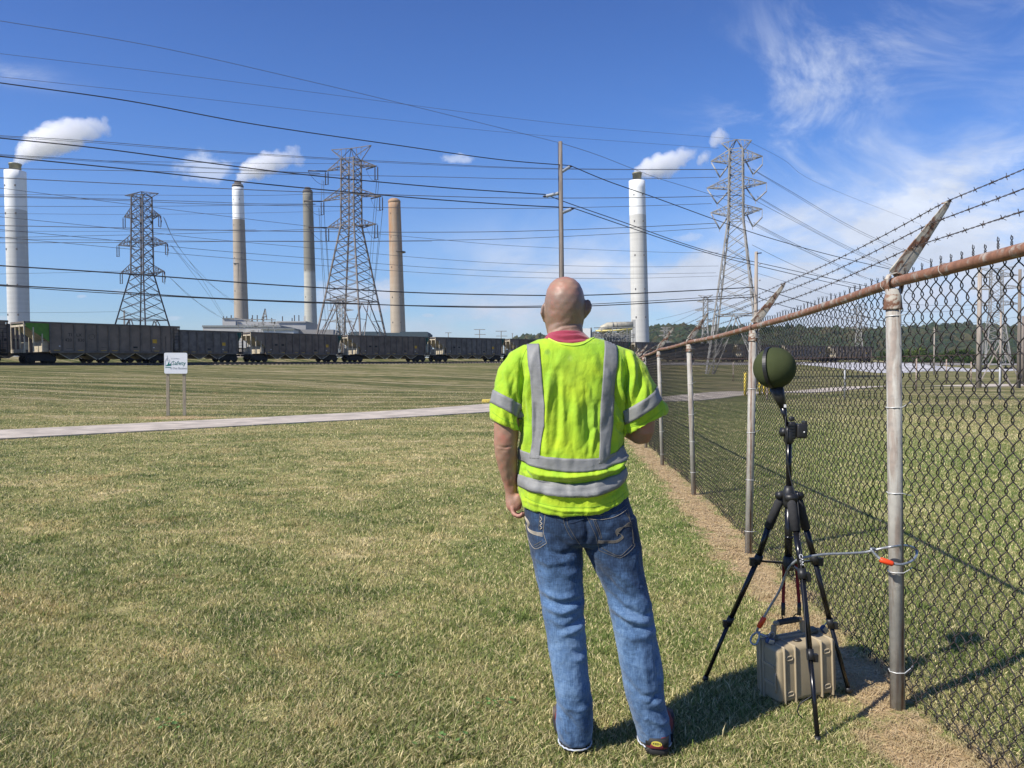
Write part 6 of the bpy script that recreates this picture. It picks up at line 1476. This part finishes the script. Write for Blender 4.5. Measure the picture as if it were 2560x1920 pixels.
# shear the sleeve hems: left sleeve hangs lower on the body side, right one flares up and out
wl = smooth((1100-Y)/10)*smooth((Y-985)/70)*(X < 1303); V[:, 2] -= wl*(X-1262)/38*16*S_
wr = smooth((Y-975)/70)*(X > 1556)*(Y < 1100); V[:, 2] += wr*(X-1612)/50*24*S_; V[:, 0] += wr*np.clip((X-1590)/60, 0, 1)*3*S_
X, Y = to_px(V)
st = [ # back panel: long soft folds running down from the shoulder blades
 ([(1372, 935), (1368, 990), (1362, 1060), (1360, 1120)], .0075, 9), ([(1388, 925), (1392, 1000), (1388, 1080), (1378, 1130)], -.006, 9), ([(1398, 950), (1404, 1040), (1398, 1120)], .004, 8),
 ([(1430, 960), (1434, 1050), (1440, 1120)], .003, 10), ([(1455, 980), (1462, 1060), (1466, 1125)], -.0045, 8), ([(1476, 1010), (1478, 1070), (1470, 1130)], .005, 7), ([(1458, 1085), (1480, 1060), (1490, 1000)], -.003, 6),
 ([(1330, 900), (1318, 960), (1322, 1010), (1332, 1060)], .006, 9), ([(1303, 900), (1306, 960), (1304, 1010)], -.007, 6), ([(1312, 940), (1310, 990), (1308, 1040)], .006, 6), ([(1338, 1010), (1336, 1070), (1330, 1120)], -.005, 7), ([(1292, 930), (1290, 970), (1298, 1010)], .005, 6),
 ([(1318, 1060), (1312, 1100), (1306, 1140)], .004, 7),
 # right shoulder and armpit
 ([(1560, 880), (1562, 930), (1556, 985), (1560, 1030)], -.010, 6), ([(1572, 890), (1578, 940), (1570, 1000)], .008, 7), ([(1590, 915), (1592, 960), (1580, 1010)], -.006, 7), ([(1606, 950), (1604, 990), (1592, 1025)], .005, 8), ([(1545, 900), (1540, 950), (1546, 1000)], .006, 7), ([(1532, 930), (1530, 985), (1548, 1030)], -.006, 6),
 ([(1524, 1020), (1540, 1050), (1556, 1062)], .006, 6), ([(1530, 1060), (1546, 1075), (1562, 1080)], -.005, 5), ([(1538, 960), (1552, 1010), (1562, 1050)], .005, 5), ([(1632, 1000), (1610, 1030), (1580, 1045)], .004, 9), ([(1640, 1030), (1610, 1055), (1575, 1064)], -.004, 6),
 # blouse above the hem
 ([(1310, 1165), (1350, 1178), (1420, 1182), (1480, 1176), (1530, 1165), (1556, 1140)], .009, 8), ([(1304, 1186), (1350, 1196), (1430, 1198), (1510, 1186), (1560, 1160)], -.009, 7), ([(1320, 1215), (1390, 1226), (1470, 1224), (1530, 1205), (1566, 1178)], .007, 8),
 ([(1302, 1200), (1330, 1210), (1380, 1210)], .004, 6), ([(1500, 1150), (1535, 1130), (1562, 1105)], -.006, 6), ([(1520, 1175), (1548, 1150), (1566, 1120)], .007, 5), ([(1490, 1238), (1530, 1225), (1566, 1200)], -.005, 7), ([(1304, 1140), (1312, 1170), (1330, 1190)], -.006, 6), ([(1310, 1245), (1400, 1262), (1480, 1264), (1560, 1244)], .0035, 4),
 # left sleeve
 ([(1290, 985), (1285, 1020), (1290, 1060)], -.005, 5), ([(1262, 930), (1270, 975), (1280, 1010)], .004, 7), ([(1250, 1010), (1262, 1040), (1268, 1068)], .003, 7), ([(1300, 1020), (1300, 1050), (1303, 1075)], -.009, 5),
 ([(1400, 885), (1390, 910), (1378, 930)], .003, 12), ([(1480, 890), (1490, 930), (1488, 970)], .003, 12), ([(1345, 868), (1330, 890), (1322, 920)], .003, 10)]
D = folds(V, N, [(p_, a_, w_*.8) for p_, a_, w_ in st])*1.9
nz_v = vnoise(V, 9, 3, (1.3, 1, .55)); nz_2 = vnoise(V, 24, 8, (1.2, 1, .7))
D += (.0055*(np.abs(nz_v)*2-.5)+.0022*nz_2)*np.clip((Y-860)/60, .15, 1)
V += N*D[:, None]; setco(me, V)
shirt_me = me
LIME = (.31, .54, .028); LIME2 = (.50, .67, .026)
shirt = finish(me, 'shirt', cloth_mat('lime_hivis_mesh', LIME, LIME2, 330, .30, .75, .2, stain=[(1366, 882, 9, 9, .6, (.16, .30, .05)), (1470, 1030, 26, 62, .38, (.30, .50, .06)), (1372, 960, 26, 50, .38, (.30, .52, .05)), (1385, 1030, 30, 50, .22, (.50, .62, .05)), (1420, 897, 9, 9, .25, (.62, .76, .22)), (1420, 930, 60, 60, .25, (.46, .58, .05)), (1440, 1235, 150, 30, .35, (.50, .63, .03))], trans=.08))
# neckline piping
dg = bpy.context.evaluated_depsgraph_get()
def bvh_of(*obs):
    vs, fs = [], []
    for o in obs:
        k = len(vs); vs += [v.co+MO for v in o.data.vertices]; fs += [[i+k for i in p.vertices] for p in o.data.polygons]
    return BVHTree.FromPolygons(vs, fs)
BS = bvh_of(shirt)
def cast(o, d, off, lo=0, hi=9):
    h, n, i, dist = BS.ray_cast(o, d)
    return (h+n*off) if h and lo <= dist <= hi else None
def strip(name, rows, m, off=.0022, parent=shirt, lo=0, hi=9, clampr=None):
    """rows of (origin, direction) rays; builds a thin ribbon lying on the shirt"""
    V = []; F = []; n = len(rows[0]); ok = []
    for r in rows:
        for o, d in r:
            q = cast(o, d, off, lo, hi)
            if q and clampr and (q-o).length < clampr: q = o+d*clampr
            ok.append(q is not None); V.append((q if q else Vector((0, 0, 0)))-MO)
    for i in range(len(rows)-1):
        for j in range(n-1):
            f = (i*n+j, i*n+j+1, (i+1)*n+j+1, (i+1)*n+j)
            if all(ok[k] for k in f) and max((V[a]-V[b_]).length for a in f for b_ in f) < .06: F.append(f)
    me = bpy.data.meshes.new(name); me.from_pydata([tuple(v) for v in V], [], F); bm = bmesh.new(); bm.from_mesh(me)
    bmesh.ops.delete(bm, geom=[v for v in bm.verts if not v.link_faces], context='VERTS')
    for f in bm.faces: f.smooth = True
    bmesh.ops.recalc_face_normals(bm, faces=bm.faces)
    if bm.faces: 
        s = sum((f.normal.y for f in bm.faces)) if name != 'x' else 0
        if s > 0 and len(rows) > 0 and rows[0][0][1].y > .9: bmesh.ops.reverse_faces(bm, faces=bm.faces)
    bm.to_mesh(me); bm.free(); me.materials.append(m); o = bpy.data.objects.new(name, me); COL.objects.link(o); o.parent = parent
    sm = o.modifiers.new('t', 'SOLIDIFY'); sm.thickness = .0012; sm.offset = 1
    return o
M_tape = bpy.data.materials.new('silver_tape'); M_tape.use_nodes = True; g = NT(M_tape.node_tree); g.t.nodes.clear()
c = g.n('ShaderNodeNewGeometry', 0); n1 = g.noise(c, 14, 5, .65); col = g.mix(g.mr(n1, .35, .7), (.25, .25, .245), (.19, .19, .19)); col = g.mix(g.mr(g.noise(c, 60, 4, .7), .5, .75, 0, .3), col, (.17, .17, .175))
bs = g.n('ShaderNodeBsdfPrincipled', None, None, Base_Color=col, Roughness=.6, Metallic=.0); g.put(bs.inputs['Normal'], g.n('ShaderNodeBump', 0, None, Height=g.noise(g.v('MULTIPLY', c, (1, 1, 1.6)), 45, 4, .6, .6), Strength=.35, Distance=.004)); g.n('ShaderNodeOutputMaterial', None, None, Surface=bs.outputs[0])
def vstripe(pl, pr, n=90, m=9):
    rows = []
    ys = [p[1] for p in pl]; 
    for i in range(n):
        y = ys[0]+(ys[-1]-ys[0])*i/(n-1); xl = np.interp(y, ys, [p[0] for p in pl]); xr = np.interp(y, [p[1] for p in pr], [p[0] for p in pr])
        rows.append([(Q(xl+(xr-xl)*j/(m-1), y, -1.2), Vector((0, 1, 0))) for j in range(m)])
    return strip('reflective_stripe', rows, M_tape)
vstripe([(1317, 862), (1319, 900), (1324, 940), (1328, 1000), (1329, 1060), (1329, 1100), (1324, 1140)], [(1345, 848), (1349, 900), (1354, 960), (1359, 1010), (1358, 1060), (1351, 1100), (1345, 1150)])
vstripe([(1506, 855), (1501, 900), (1496, 960), (1493, 1010), (1491, 1060), (1491, 1100), (1488, 1150)], [(1537, 862), (1536, 900), (1531, 950), (1526, 1010), (1524, 1060), (1518, 1100), (1514, 1150)])
def hband(top, bot, n=120, m=7):
    """closed band round the waist; top/bot: pixel row as function of column on the back"""
    rows = []; ax = Q(1430, 1150, .016)
    for i in range(n+1):
        a = 2*math.pi*i/n; dx, dyy = math.cos(a), math.sin(a); px = 1430+dx*135; yt = np.interp(px, *top); yb = np.interp(px, *bot); row = []
        for j in range(m):
            y = yt+(yb-yt)*j/(m-1); z = Q(1430, y).z; o = Vector((ax.x+dx*.6, ax.y+dyy*.6, z)); row.append((o, Vector((-dx, -dyy, 0))))
        rows.append(row)
    return strip('reflective_stripe', rows, M_tape, .0022)
xs = [1295, 1310, 1345, 1400, 1470, 1520, 1550, 1567]
hband((xs, [1118, 1127, 1134, 1137, 1138, 1136, 1122, 1106]), (xs, [1148, 1156, 1165, 1170, 1170, 1164, 1150, 1136]))
hband((xs, [1184, 1187, 1193, 1198, 1198, 1190, 1178, 1162]), (xs, [1212, 1218, 1224, 1228, 1229, 1222, 1208, 1190]))
def sleeveband(axa, axb, t0, t1, sk, rm, n=60, m=6):
    A, B = Q(*axa), Q(*axb); d = (B-A).normalized(); s = d.cross(Vector((0, 1, 0))).normalized(); f = s.cross(d); rows = []
    for i in range(n+1):
        a = 2*math.pi*i/n; u = s*math.cos(a)+f*math.sin(a); row = []
        for j in range(m):
            t = t0+(t1-t0)*j/(m-1)+sk*math.cos(a); c_ = A.lerp(B, t); row.append((c_+u*(rm+.02), -u))
        rows.append(row)
    return strip('reflective_stripe', rows, M_tape, .002, lo=.001, hi=.060, clampr=.02)
sleeveband((1276, 960, 0), (1262.5, 1062, -.014), .36, .68, .17, .080); sleeveband((1587, 962, 0), (1612, 1058, .008), .36, .70, -.20, .094)
# stitched hem line and neck piping
def line_on(name, pts, m, r, off=.001, n=60, parent=shirt, bv=None):
    global BS
    keep = BS; BS = bv or BS; out = []
    P_ = [Vector((p[0], p[1], 0)) for p in pts]; cc_ = catmull(P_, max(4, n//len(pts)))
    for q in cc_:
        h = cast(Q(q.x, q.y, -1.2), Vector((0, 1, 0)), off)
        if h: out.append(h-MO)
    BS = keep
    if len(out) > 2: return MB().tube(out, r, 5).build(name, m, parent, False)
M_seam = mat('seam_green', (.22, .42, .03), .9)
for pts in ([(1322, 862), (1306, 895), (1299, 930), (1297, 970), (1302, 1012)], [(1533, 866), (1550, 895), (1558, 935), (1561, 975), (1557, 1012)]): line_on('armhole_seam', pts, M_seam, .0011, .0003)
for pts in ([(1312, 1236), (1350, 1247), (1400, 1253), (1460, 1254), (1520, 1244), (1560, 1226)], [(1232, 1028), (1250, 1040), (1275, 1052), (1296, 1060)], [(1570, 1066), (1600, 1055), (1630, 1038), (1650, 1022)]): line_on('hem_stitching', pts, M_seam, .0009, .0003)
M_lime_edge = mat('lime_piping', (.55, .85, .08), .8, var=.1)
line_on('neck_piping', [(1364, 843), (1378, 853), (1400, 862), (1430, 866), (1455, 861), (1475, 850), (1484, 845)], M_lime_edge, .0032)

# ---------------- jeans
b = MB()
b.loft([ring(1316, 1568, 1228, .112, .010, ex=2.4), ring(1313, 1573, 1250, .116, .010, ex=2.4), ring(1311, 1580, 1272, .121, .008, ex=2.4), ring(1312, 1587, 1300, .124, .004, ex=2.4), ring(1317, 1593, 1325, .122, .004, ex=2.3), ring(1322, 1597, 1345, .112, .004, ex=2.2), ring(1335, 1590, 1358, .09, .004)])
LL = [(1310, 1462, 1290, .100, .006), (1317, 1458, 1330, .108, .004), (1325, 1455, 1370, .108, .0), (1335, 1456, 1420, .103, -.004), (1346, 1457, 1465, .098, -.008), (1355, 1459, 1515, .092, -.012), (1362, 1462, 1560, .086, -.014), (1369, 1465, 1600, .082, -.016), (1377, 1469, 1655, .080, -.018), (1385, 1475, 1710, .079, -.020), (1391, 1481, 1755, .076, -.010), (1391, 1484, 1792, .077, -.002), (1391, 1483, 1822, .078, .006), (1396, 1480, 1851, .078, .012)]
RL = [(1448, 1590, 1290, .100, .006), (1450, 1596, 1330, .108, .004), (1462, 1602, 1370, .108, 0), (1485, 1607, 1418, .103, -.004), (1504, 1616, 1460, .098, -.008), (1519, 1624, 1505, .093, -.014), (1530, 1632, 1550, .088, -.020), (1537, 1638, 1592, .085, -.026), (1546, 1647, 1640, .082, -.032), (1553, 1654, 1690, .079, -.028), (1563, 1657, 1738, .077, -.020), (1577, 1666, 1778, .077, -.010), (1590, 1675, 1816, .077, .0), (1595, 1678, 1846, .077, .008)]
for LG in (LL, RL): b.loft([ring(l, r, y, ry, dy, ex=2.15) for l, r, y, ry, dy in LG])
me = voxel(b, 'jeans', .0046, 4); V, N = coords(me); X, Y = to_px(V)
st = [ # seat
 ([(1455, 1268), (1462, 1310), (1458, 1350)], -.008, 7), ([(1360, 1360), (1400, 1370), (1440, 1362)], -.007, 7), ([(1330, 1382), (1370, 1392), (1430, 1384)], .006, 8), ([(1470, 1330), (1510, 1372), (1560, 1392)], -.005, 9),
 ([(1368, 1300), (1400, 1330), (1440, 1350)], .003, 8), ([(1500, 1385), (1540, 1420), (1590, 1455)], .007, 9), ([(1490, 1405), (1520, 1445), (1570, 1480)], -.007, 8), ([(1385, 1410), (1420, 1420), (1455, 1412)], .004, 8),
 # behind left knee
 ([(1352, 1462), (1390, 1475), (1440, 1472)], .007, 7), ([(1350, 1480), (1395, 1492), (1448, 1486)], -.008, 7), ([(1360, 1500), (1400, 1510), (1455, 1495)], .008, 8), ([(1395, 1552), (1430, 1538), (1458, 1528)], -.007, 7), ([(1400, 1566), (1435, 1554), (1460, 1545)], .007, 7), ([(1370, 1525), (1400, 1540), (1420, 1560)], .004, 8), ([(1420, 1600), (1445, 1612), (1462, 1606)], -.005, 7), ([(1425, 1625), (1450, 1630), (1466, 1622)], .004, 7), ([(1372, 1590), (1380, 1640), (1386, 1700)], .003, 8),
 # behind right knee
 ([(1515, 1470), (1550, 1500), (1600, 1520), (1618, 1515)], -.009, 7), ([(1522, 1500), (1560, 1525), (1605, 1538)], .009, 8), ([(1528, 1520), (1570, 1548), (1620, 1548)], -.007, 7), ([(1535, 1560), (1575, 1572), (1628, 1565)], .005, 9), ([(1600, 1480), (1618, 1500), (1626, 1530)], .005, 7), ([(1590, 1590), (1600, 1650), (1610, 1710)], .004, 8), ([(1625, 1590), (1632, 1650), (1640, 1710)], -.005, 7), ([(1560, 1640), (1575, 1680), (1600, 1700)], .003, 9),
 # stacking above the hems
 ([(1395, 1756), (1420, 1775), (1436, 1800)], -.006, 7), ([(1400, 1740), (1440, 1752), (1478, 1745)], .005, 8), ([(1410, 1790), (1422, 1820), (1424, 1850)], .006, 6), ([(1440, 1775), (1460, 1800), (1476, 1830)], .004, 8), ([(1394, 1800), (1410, 1830), (1430, 1850)], .005, 7),
 ([(1600, 1720), (1630, 1735), (1652, 1730)], .005, 7), ([(1598, 1745), (1630, 1755), (1660, 1765)], -.006, 7), ([(1610, 1770), (1640, 1785), (1668, 1790)], .006, 7), ([(1590, 1785), (1612, 1815), (1618, 1845)], .004, 8), ([(1640, 1690), (1625, 1720), (1610, 1735)], -.005, 6), ([(1560, 1680), (1590, 1712), (1640, 1712)], -.004, 6)]
D = folds(V, N, st)*1.25; D += .0042*vnoise(V, 10, 21, (1.2, 1, .6))+.0022*vnoise(V, 28, 5)
D *= np.where(Y < 1285, .4, 1)
V += N*D[:, None]; setco(me, V)
M_jean = bpy.data.materials.new('denim'); M_jean.use_nodes = True; g = NT(M_jean.node_tree); g.t.nodes.clear()
c = g.n('ShaderNodeNewGeometry', 0); x, y, z = g.sep(c)
ver = g.noise(g.v('MULTIPLY', c, (520, 300, 22)), 1, 4, .7); hor = g.noise(g.v('MULTIPLY', c, (30, 30, 480)), 1, 4, .7); big = g.noise(c, 7, 5, .6, .4); fi = g.noise(c, 42, 5, .7)
wear = g.m('ADD', g.mr(z, .84, .50, 0, .38, True), g.mr(z, .30, .12, 0, -.05)); wear = g.m('ADD', wear, g.m('MULTIPLY', g.m('SUBTRACT', big, .5), .9)); wear = g.m('ADD', wear, g.m('MULTIPLY', g.m('SUBTRACT', fi, .5), .35))
tex = g.m('ADD', g.m('MULTIPLY', g.m('SUBTRACT', ver, .5), .75), g.m('MULTIPLY', g.m('SUBTRACT', hor, .5), .4))
f = g.m('ADD', g.m('ADD', wear, .17), tex)
col = g.ramp(f, [(0, (.008, .018, .042)), (.25, (.026, .052, .105)), (.5, (.075, .145, .27)), (.75, (.175, .28, .44)), (1, (.38, .48, .62))])
bs = g.n('ShaderNodeBsdfPrincipled', None, None, Base_Color=col, Roughness=.85); bs.inputs['Specular IOR Level'].default_value = .2; bs.inputs['Sheen Weight'].default_value = .15
g.put(bs.inputs['Normal'], g.n('ShaderNodeBump', 0, None, Height=g.m('ADD', g.m('ADD', ver, hor), g.m('MULTIPLY', g.noise(c, 34, 4, .6, .8), 2.2)), Strength=.38, Distance=.003)); g.n('ShaderNodeOutputMaterial', None, None, Surface=bs.outputs[0])
jeans = finish(me, 'jeans', M_jean); BJ = bvh_of(jeans)
M_st1 = mat('thread_cream', (.42, .37, .29), .8, var=.2, vscale=60); M_st2 = mat('thread_dull', (.15, .135, .11), .8, var=.3, vscale=60); M_dk = mat('denim_dark_edge', (.015, .028, .06), .9)
def jl(pts, m=None, r=.0008, off=.001, name='stitching'): return line_on(name, pts, m or M_st2, r, off, 60, jeans, BJ)
# right back pocket
pk = [(1457.5+0, 0)]
def zj(x, y): return (1280+x/6.144, 1240+y/6.144)   # pixel in the enlarged photo of the seat
poly_ = lambda pts: [zj(*p) for p in pts]
pr_ = poly_([(1095, 205), (1155, 330), (1240, 520), (1300, 750), (1440, 800), (1600, 850), (1720, 780), (1835, 690), (1800, 430), (1760, 260), (1725, 100)])
for a, b_ in zip(pr_[:-1], pr_[1:]): jl([a, ((a[0]+b_[0])/2, (a[1]+b_[1])/2), b_])
jl(poly_([(1095, 205), (1250, 220), (1450, 200), (1600, 160), (1725, 100)])); jl(poly_([(1110, 260), (1300, 275), (1480, 255), (1620, 210), (1735, 150)]), M_st1); jl(poly_([(1200, 280), (1250, 400), (1310, 560)])); jl(poly_([(1230, 290), (1280, 400), (1330, 560)]))
jl(poly_([(1330, 700), (1440, 760), (1590, 815), (1700, 740), (1790, 670)])); jl(poly_([(1710, 210), (1760, 300), (1800, 480), (1810, 660)]))
for k in range(4):
    o_ = k*14; jl(poly_([(1275, 580+o_), (1400, 592+o_*.8), (1530, 590+o_*.8), (1600, 560+o_*.9), (1628-0+o_*.6, 530+o_*.3), (1600-o_*.2, 495-o_*.1), (1565-o_*.2, 500-o_*.2), (1560-o_*.3, 530-o_*.6), (1580-o_, 470-o_*.5), (1640-o_, 415-o_*.2), (1730, 370+o_*1.2-20), (1805, 350+o_*1.6-10)]), M_st2, .0009)
# left pocket seen edge on
for pts, m in (([(180, 100), (260, 130), (400, 150), (500, 175)], M_st1), ([(500, 175), (480, 330), (470, 480), (515, 630)], M_st1), ([(420, 180), (408, 330), (400, 460)], M_st2), ([(190, 330), (215, 480), (250, 640), (350, 745), (515, 630)], M_st1), ([(330, 700), (450, 600)], M_st2), ([(350, 720), (480, 620)], M_st2)): jl(poly_(pts if len(pts) > 2 else [pts[0], ((pts[0][0]+pts[1][0])/2, (pts[0][1]+pts[1][1])/2), pts[1]]), m)
for k in range(4): jl(poly_([(178+k*8, 285+k*6), (215+k*12, 350), (240+k*9, 400), (230+k*4, 440+k*8), (270, 480+k*12), (370, 490+k*14), (460, 490+k*16)]), M_st1, .0012)
jl(poly_([(425, 250), (445, 290), (420, 320), (450, 350), (420, 380), (448, 410), (420, 440)]), M_st1, .0016)
# yoke and centre seam, belt loops
jl(poly_([(810, 200), (820, 330), (870, 430), (960, 580), (1040, 700)])); jl(poly_([(755, 200), (775, 340), (830, 470), (900, 570)])); jl(poly_([(520, 185), (640, 260), (760, 330)]), M_dk, .0014); jl(poly_([(830, 330), (960, 300), (1100, 250)]), M_dk, .0012)
jl([(1457, 1360), (1458, 1380), (1459, 1400)], M_dk)
# raw hems
for LG, nm in ((LL[-1], 0), (RL[-1], 1)):
    l, r, y, ry, dy = LG
    rg = ring(l+1, r-1, y+(2 if nm == 0 else 3), ry, dy, ex=2.15); rg = [q-MO+Vector((0, 0, -.004*abs(math.sin(i*1.7)))) for i, q in enumerate(rg)]
    MB().tube(rg, .0034, 5, closed=True).build('frayed_hem', mat('frayed_cotton', (.50, .53, .58), .9, var=.4, vscale=80), jeans, False)
    rg2 = [q+Vector((0, 0, .014)) for q in rg]; MB().tube(rg2, .0016, 4, closed=True).build('hem_stitch', M_dk, jeans, False)
# ---------------- shoes
M_shoe = mat('crimson_suede', (.20, .03, .035), .8, var=.3, vscale=30); M_sole = mat('black_rubber', (.018, .018, .018), .7); M_toe = mat('shoe_brown', (.10, .075, .06), .8, var=.3, vscale=20); M_ylogo = mat('logo_yellow', (.62, .52, .08), .6)
def shoe(hx, hd_, yaw, label):
    """heel centre pixel column hx at distance offset, toes pointing away"""
    k = Q(hx, 925, hd_); sh = bpy.data.objects.new('shoe', None); COL.objects.link(sh); sh.parent = man; sh.scale = (1.18, 1.0, 1.12); sh.location = Vector((k.x, k.y, gz(k.x, k.y)+.016))-MO; sh.rotation_euler = (0, 0, R(yaw)); sh['label'] = label
    pl = [(-.034, .0), (-.04, .03), (-.042, .09), (-.05, .17), (-.048, .24), (-.025, .29), (.01, .295), (.04, .26), (.048, .2), (.042, .12), (.036, .05), (.034, .0), (.02, -.012), (-.02, -.012)]
    rg = []
    for z, s in ((0, .98), (.012, 1.04), (.028, 1.02)): rg.append([Vector((x*s, y, z+(.012 if y > .25 else 0)*(z < .02))) for x, y in pl])
    MB().loft(rg).build('sole', M_sole, sh)
    up = []
    for z, s, y0, y1 in ((.026, .95, -.006, .985), (.048, .90, -.002, .95), (.066, .72, .012, .80), (.08, .60, .02, .60)):
        up.append([Vector((x*s, y0+y*y1+(0 if y < .03 else 0), z)) for x, y in pl])
    MB().loft(up).build('upper', M_shoe, sh)
    MB().loft([[Vector((x*1.02, min(y, .045)*1.0-.003, z)) for x, y in pl] for z in (.03, .058)]).build('heel_counter', M_sole, sh)
    MB().loft([[Vector((x*1.015, max(y, .2), z)) for x, y in pl] for z in (.026, .055)]).build('toe_guard', M_toe, sh)
    pr = [Vector((.0165*math.cos(a), -.0165, .042+.0085*math.sin(a))) for a in [2*math.pi*i/20 for i in range(20)]]; b = MB(); n = 20; b.add([tuple(q) for q in pr]+[(q.x, -.010, q.z) for q in pr], [tuple(range(n)), tuple(range(2*n-1, n-1, -1))]+[(i, (i+1) % n, n+(i+1) % n, n+i) for i in range(n)])
    lg = b.build('heel_logo', M_ylogo, sh); text_obj('KEEN', 'logo_lettering', .0105, M_sole, sh, Matrix.Translation((0, -.0172, .042)) @ Matrix.Rotation(R(90), 4, 'X'), .0003, sx=1.0)
    
shoe(1437, -.066, 4, 'left shoe, mostly under the jeans hem'); shoe(1634, -.092, -14, 'right shoe with yellow heel logo')
# ================================================================ STEAM
scene.cycles.volume_bounces = 10; scene.cycles.volume_step_rate = 1.0; scene.cycles.volume_max_steps = 256
def plume(name, blobs, d, label, gain=.20, nsc=.11, seed=0., k=1.9, thr=(1.32, .90)):
    k_ = d/1920; cs = [(P(px, py, d), r*k_) for px, py, r in blobs]; O = cs[0][0].copy()
    lo = Vector((min(c.x-r*1.7 for c, r in cs), d-max(r for c, r in cs)*1.6, min(c.z-r*1.7 for c, r in cs))); hi = Vector((max(c.x+r*1.7 for c, r in cs), d+max(r for c, r in cs)*1.6, max(c.z+r*1.7 for c, r in cs)))
    # the cloud body as a rough hull of puffs, so that the mask follows the plume
    b = MB()
    for c, r in cs: b.ball(c-O, r*1.45, 12, 8)
    me = voxel(b, name, max(r for c, r in cs)*.16, 2); 
    mt = bpy.data.materials.new('steam'); mt.use_nodes = True; g = NT(mt.node_tree); g.t.nodes.clear()
    c0 = g.n('ShaderNodeTexCoord', 3); warp = g.noise(c0, nsc*.8, 3, .6, 0, 1); pc = g.v('ADD', c0, g.v('MULTIPLY', g.v('SUBTRACT', warp, (.5, .5, .5)), (9, 9, 9)))
    f = None
    for c, r in cs:
        q = g.m('DIVIDE', g.v('DISTANCE', pc, tuple(c-O), out=1), r); f = q if f is None else g.m('SMOOTH_MIN', f, q, .25)
    nz = g.m('ADD', g.m('MULTIPLY', g.noise(g.v('ADD', c0, (seed, seed, 0)), nsc, 8, .66, .5), .75), g.m('MULTIPLY', g.noise(g.v('ADD', c0, (seed, 9., seed)), nsc*.35, 3, .5), .25))
    x, y, z = g.sep(c0); L = max(1, hi.x-O.x); thin = g.mr(x, L*.35, L, 0, .18)
    f = g.m('ADD', g.m('ADD', f, g.m('MULTIPLY', g.m('SUBTRACT', nz, .5), g.mr(x, L*.3, L, -k, -k*2.1))), thin)
    dn = g.m('MULTIPLY', g.mr(f, thr[0], thr[1], 0, 1), g.mr(x, L*.2, L, gain, gain*.12))
    v = g.n('ShaderNodeVolumePrincipled', 0, None, Color=(.995, .995, 1.), Density=dn, Anisotropy=.0)
    g.n('ShaderNodeOutputMaterial', None, None, Volume=v)
    mt.cycles.volume_step_rate = .35 if hasattr(mt, 'cycles') and hasattr(mt.cycles, 'volume_step_rate') else None or 1
    me.materials.clear(); me.materials.append(mt); o = bpy.data.objects.new(name, me); COL.objects.link(o); o.location = O
    tag(o, label, 'steam', 'steam plumes', 'stuff'); return o
plume('steam_plume', [(46, 406, 10), (54, 394, 15), (68, 380, 21), (90, 366, 26), (118, 352, 31), (150, 342, 33), (182, 333, 32), (212, 325, 25), (240, 315, 24), (258, 322, 18), (262, 300, 12)], 640, 'white steam drifting right from the leftmost chimney', seed=0)
plume('steam_plume', [(599, 455, 9), (606, 444, 14), (622, 430, 20), (645, 420, 24), (672, 410, 25), (698, 402, 22), (722, 396, 17), (736, 380, 15), (748, 398, 15), (722, 372, 9)], 560, 'white steam drifting right from the slender white topped chimney', seed=40)
plume('steam_plume', [(1592, 436, 9), (1602, 428, 15), (1622, 420, 20), (1650, 414, 24), (1678, 406, 25), (1706, 394, 22), (1728, 384, 16), (1670, 432, 12)], 600, 'white steam drifting right from the thick chimney right of the worker', seed=80)
plume('steam_puff', [(1752, 402, 10), (1764, 392, 13), (1772, 384, 8)], 600, 'small detached puff of steam just left of the pale tower top', seed=120, gain=.12)
plume('steam_puff', [(1786, 354, 12), (1800, 342, 17), (1816, 342, 11), (1800, 328, 8)], 600, 'detached puff of steam behind the top of the pale tower', seed=160, gain=.12)
# ================================================================ AIR
hz_ = MB().b2((-900, -60, -3), (1900, 1500, 300)).build('haze')
hm = bpy.data.materials.new('haze'); hm.use_nodes = True; g = NT(hm.node_tree); g.t.nodes.clear()
g.n('ShaderNodeOutputMaterial', None, None, Volume=g.n('ShaderNodeVolumePrincipled', 0, None, Color=(.75, .85, 1.), Density=.00007, Anisotropy=.1))
hz_.data.materials.append(hm); tag(hz_, 'thin bluish summer haze filling the air', 'haze', kind='stuff')
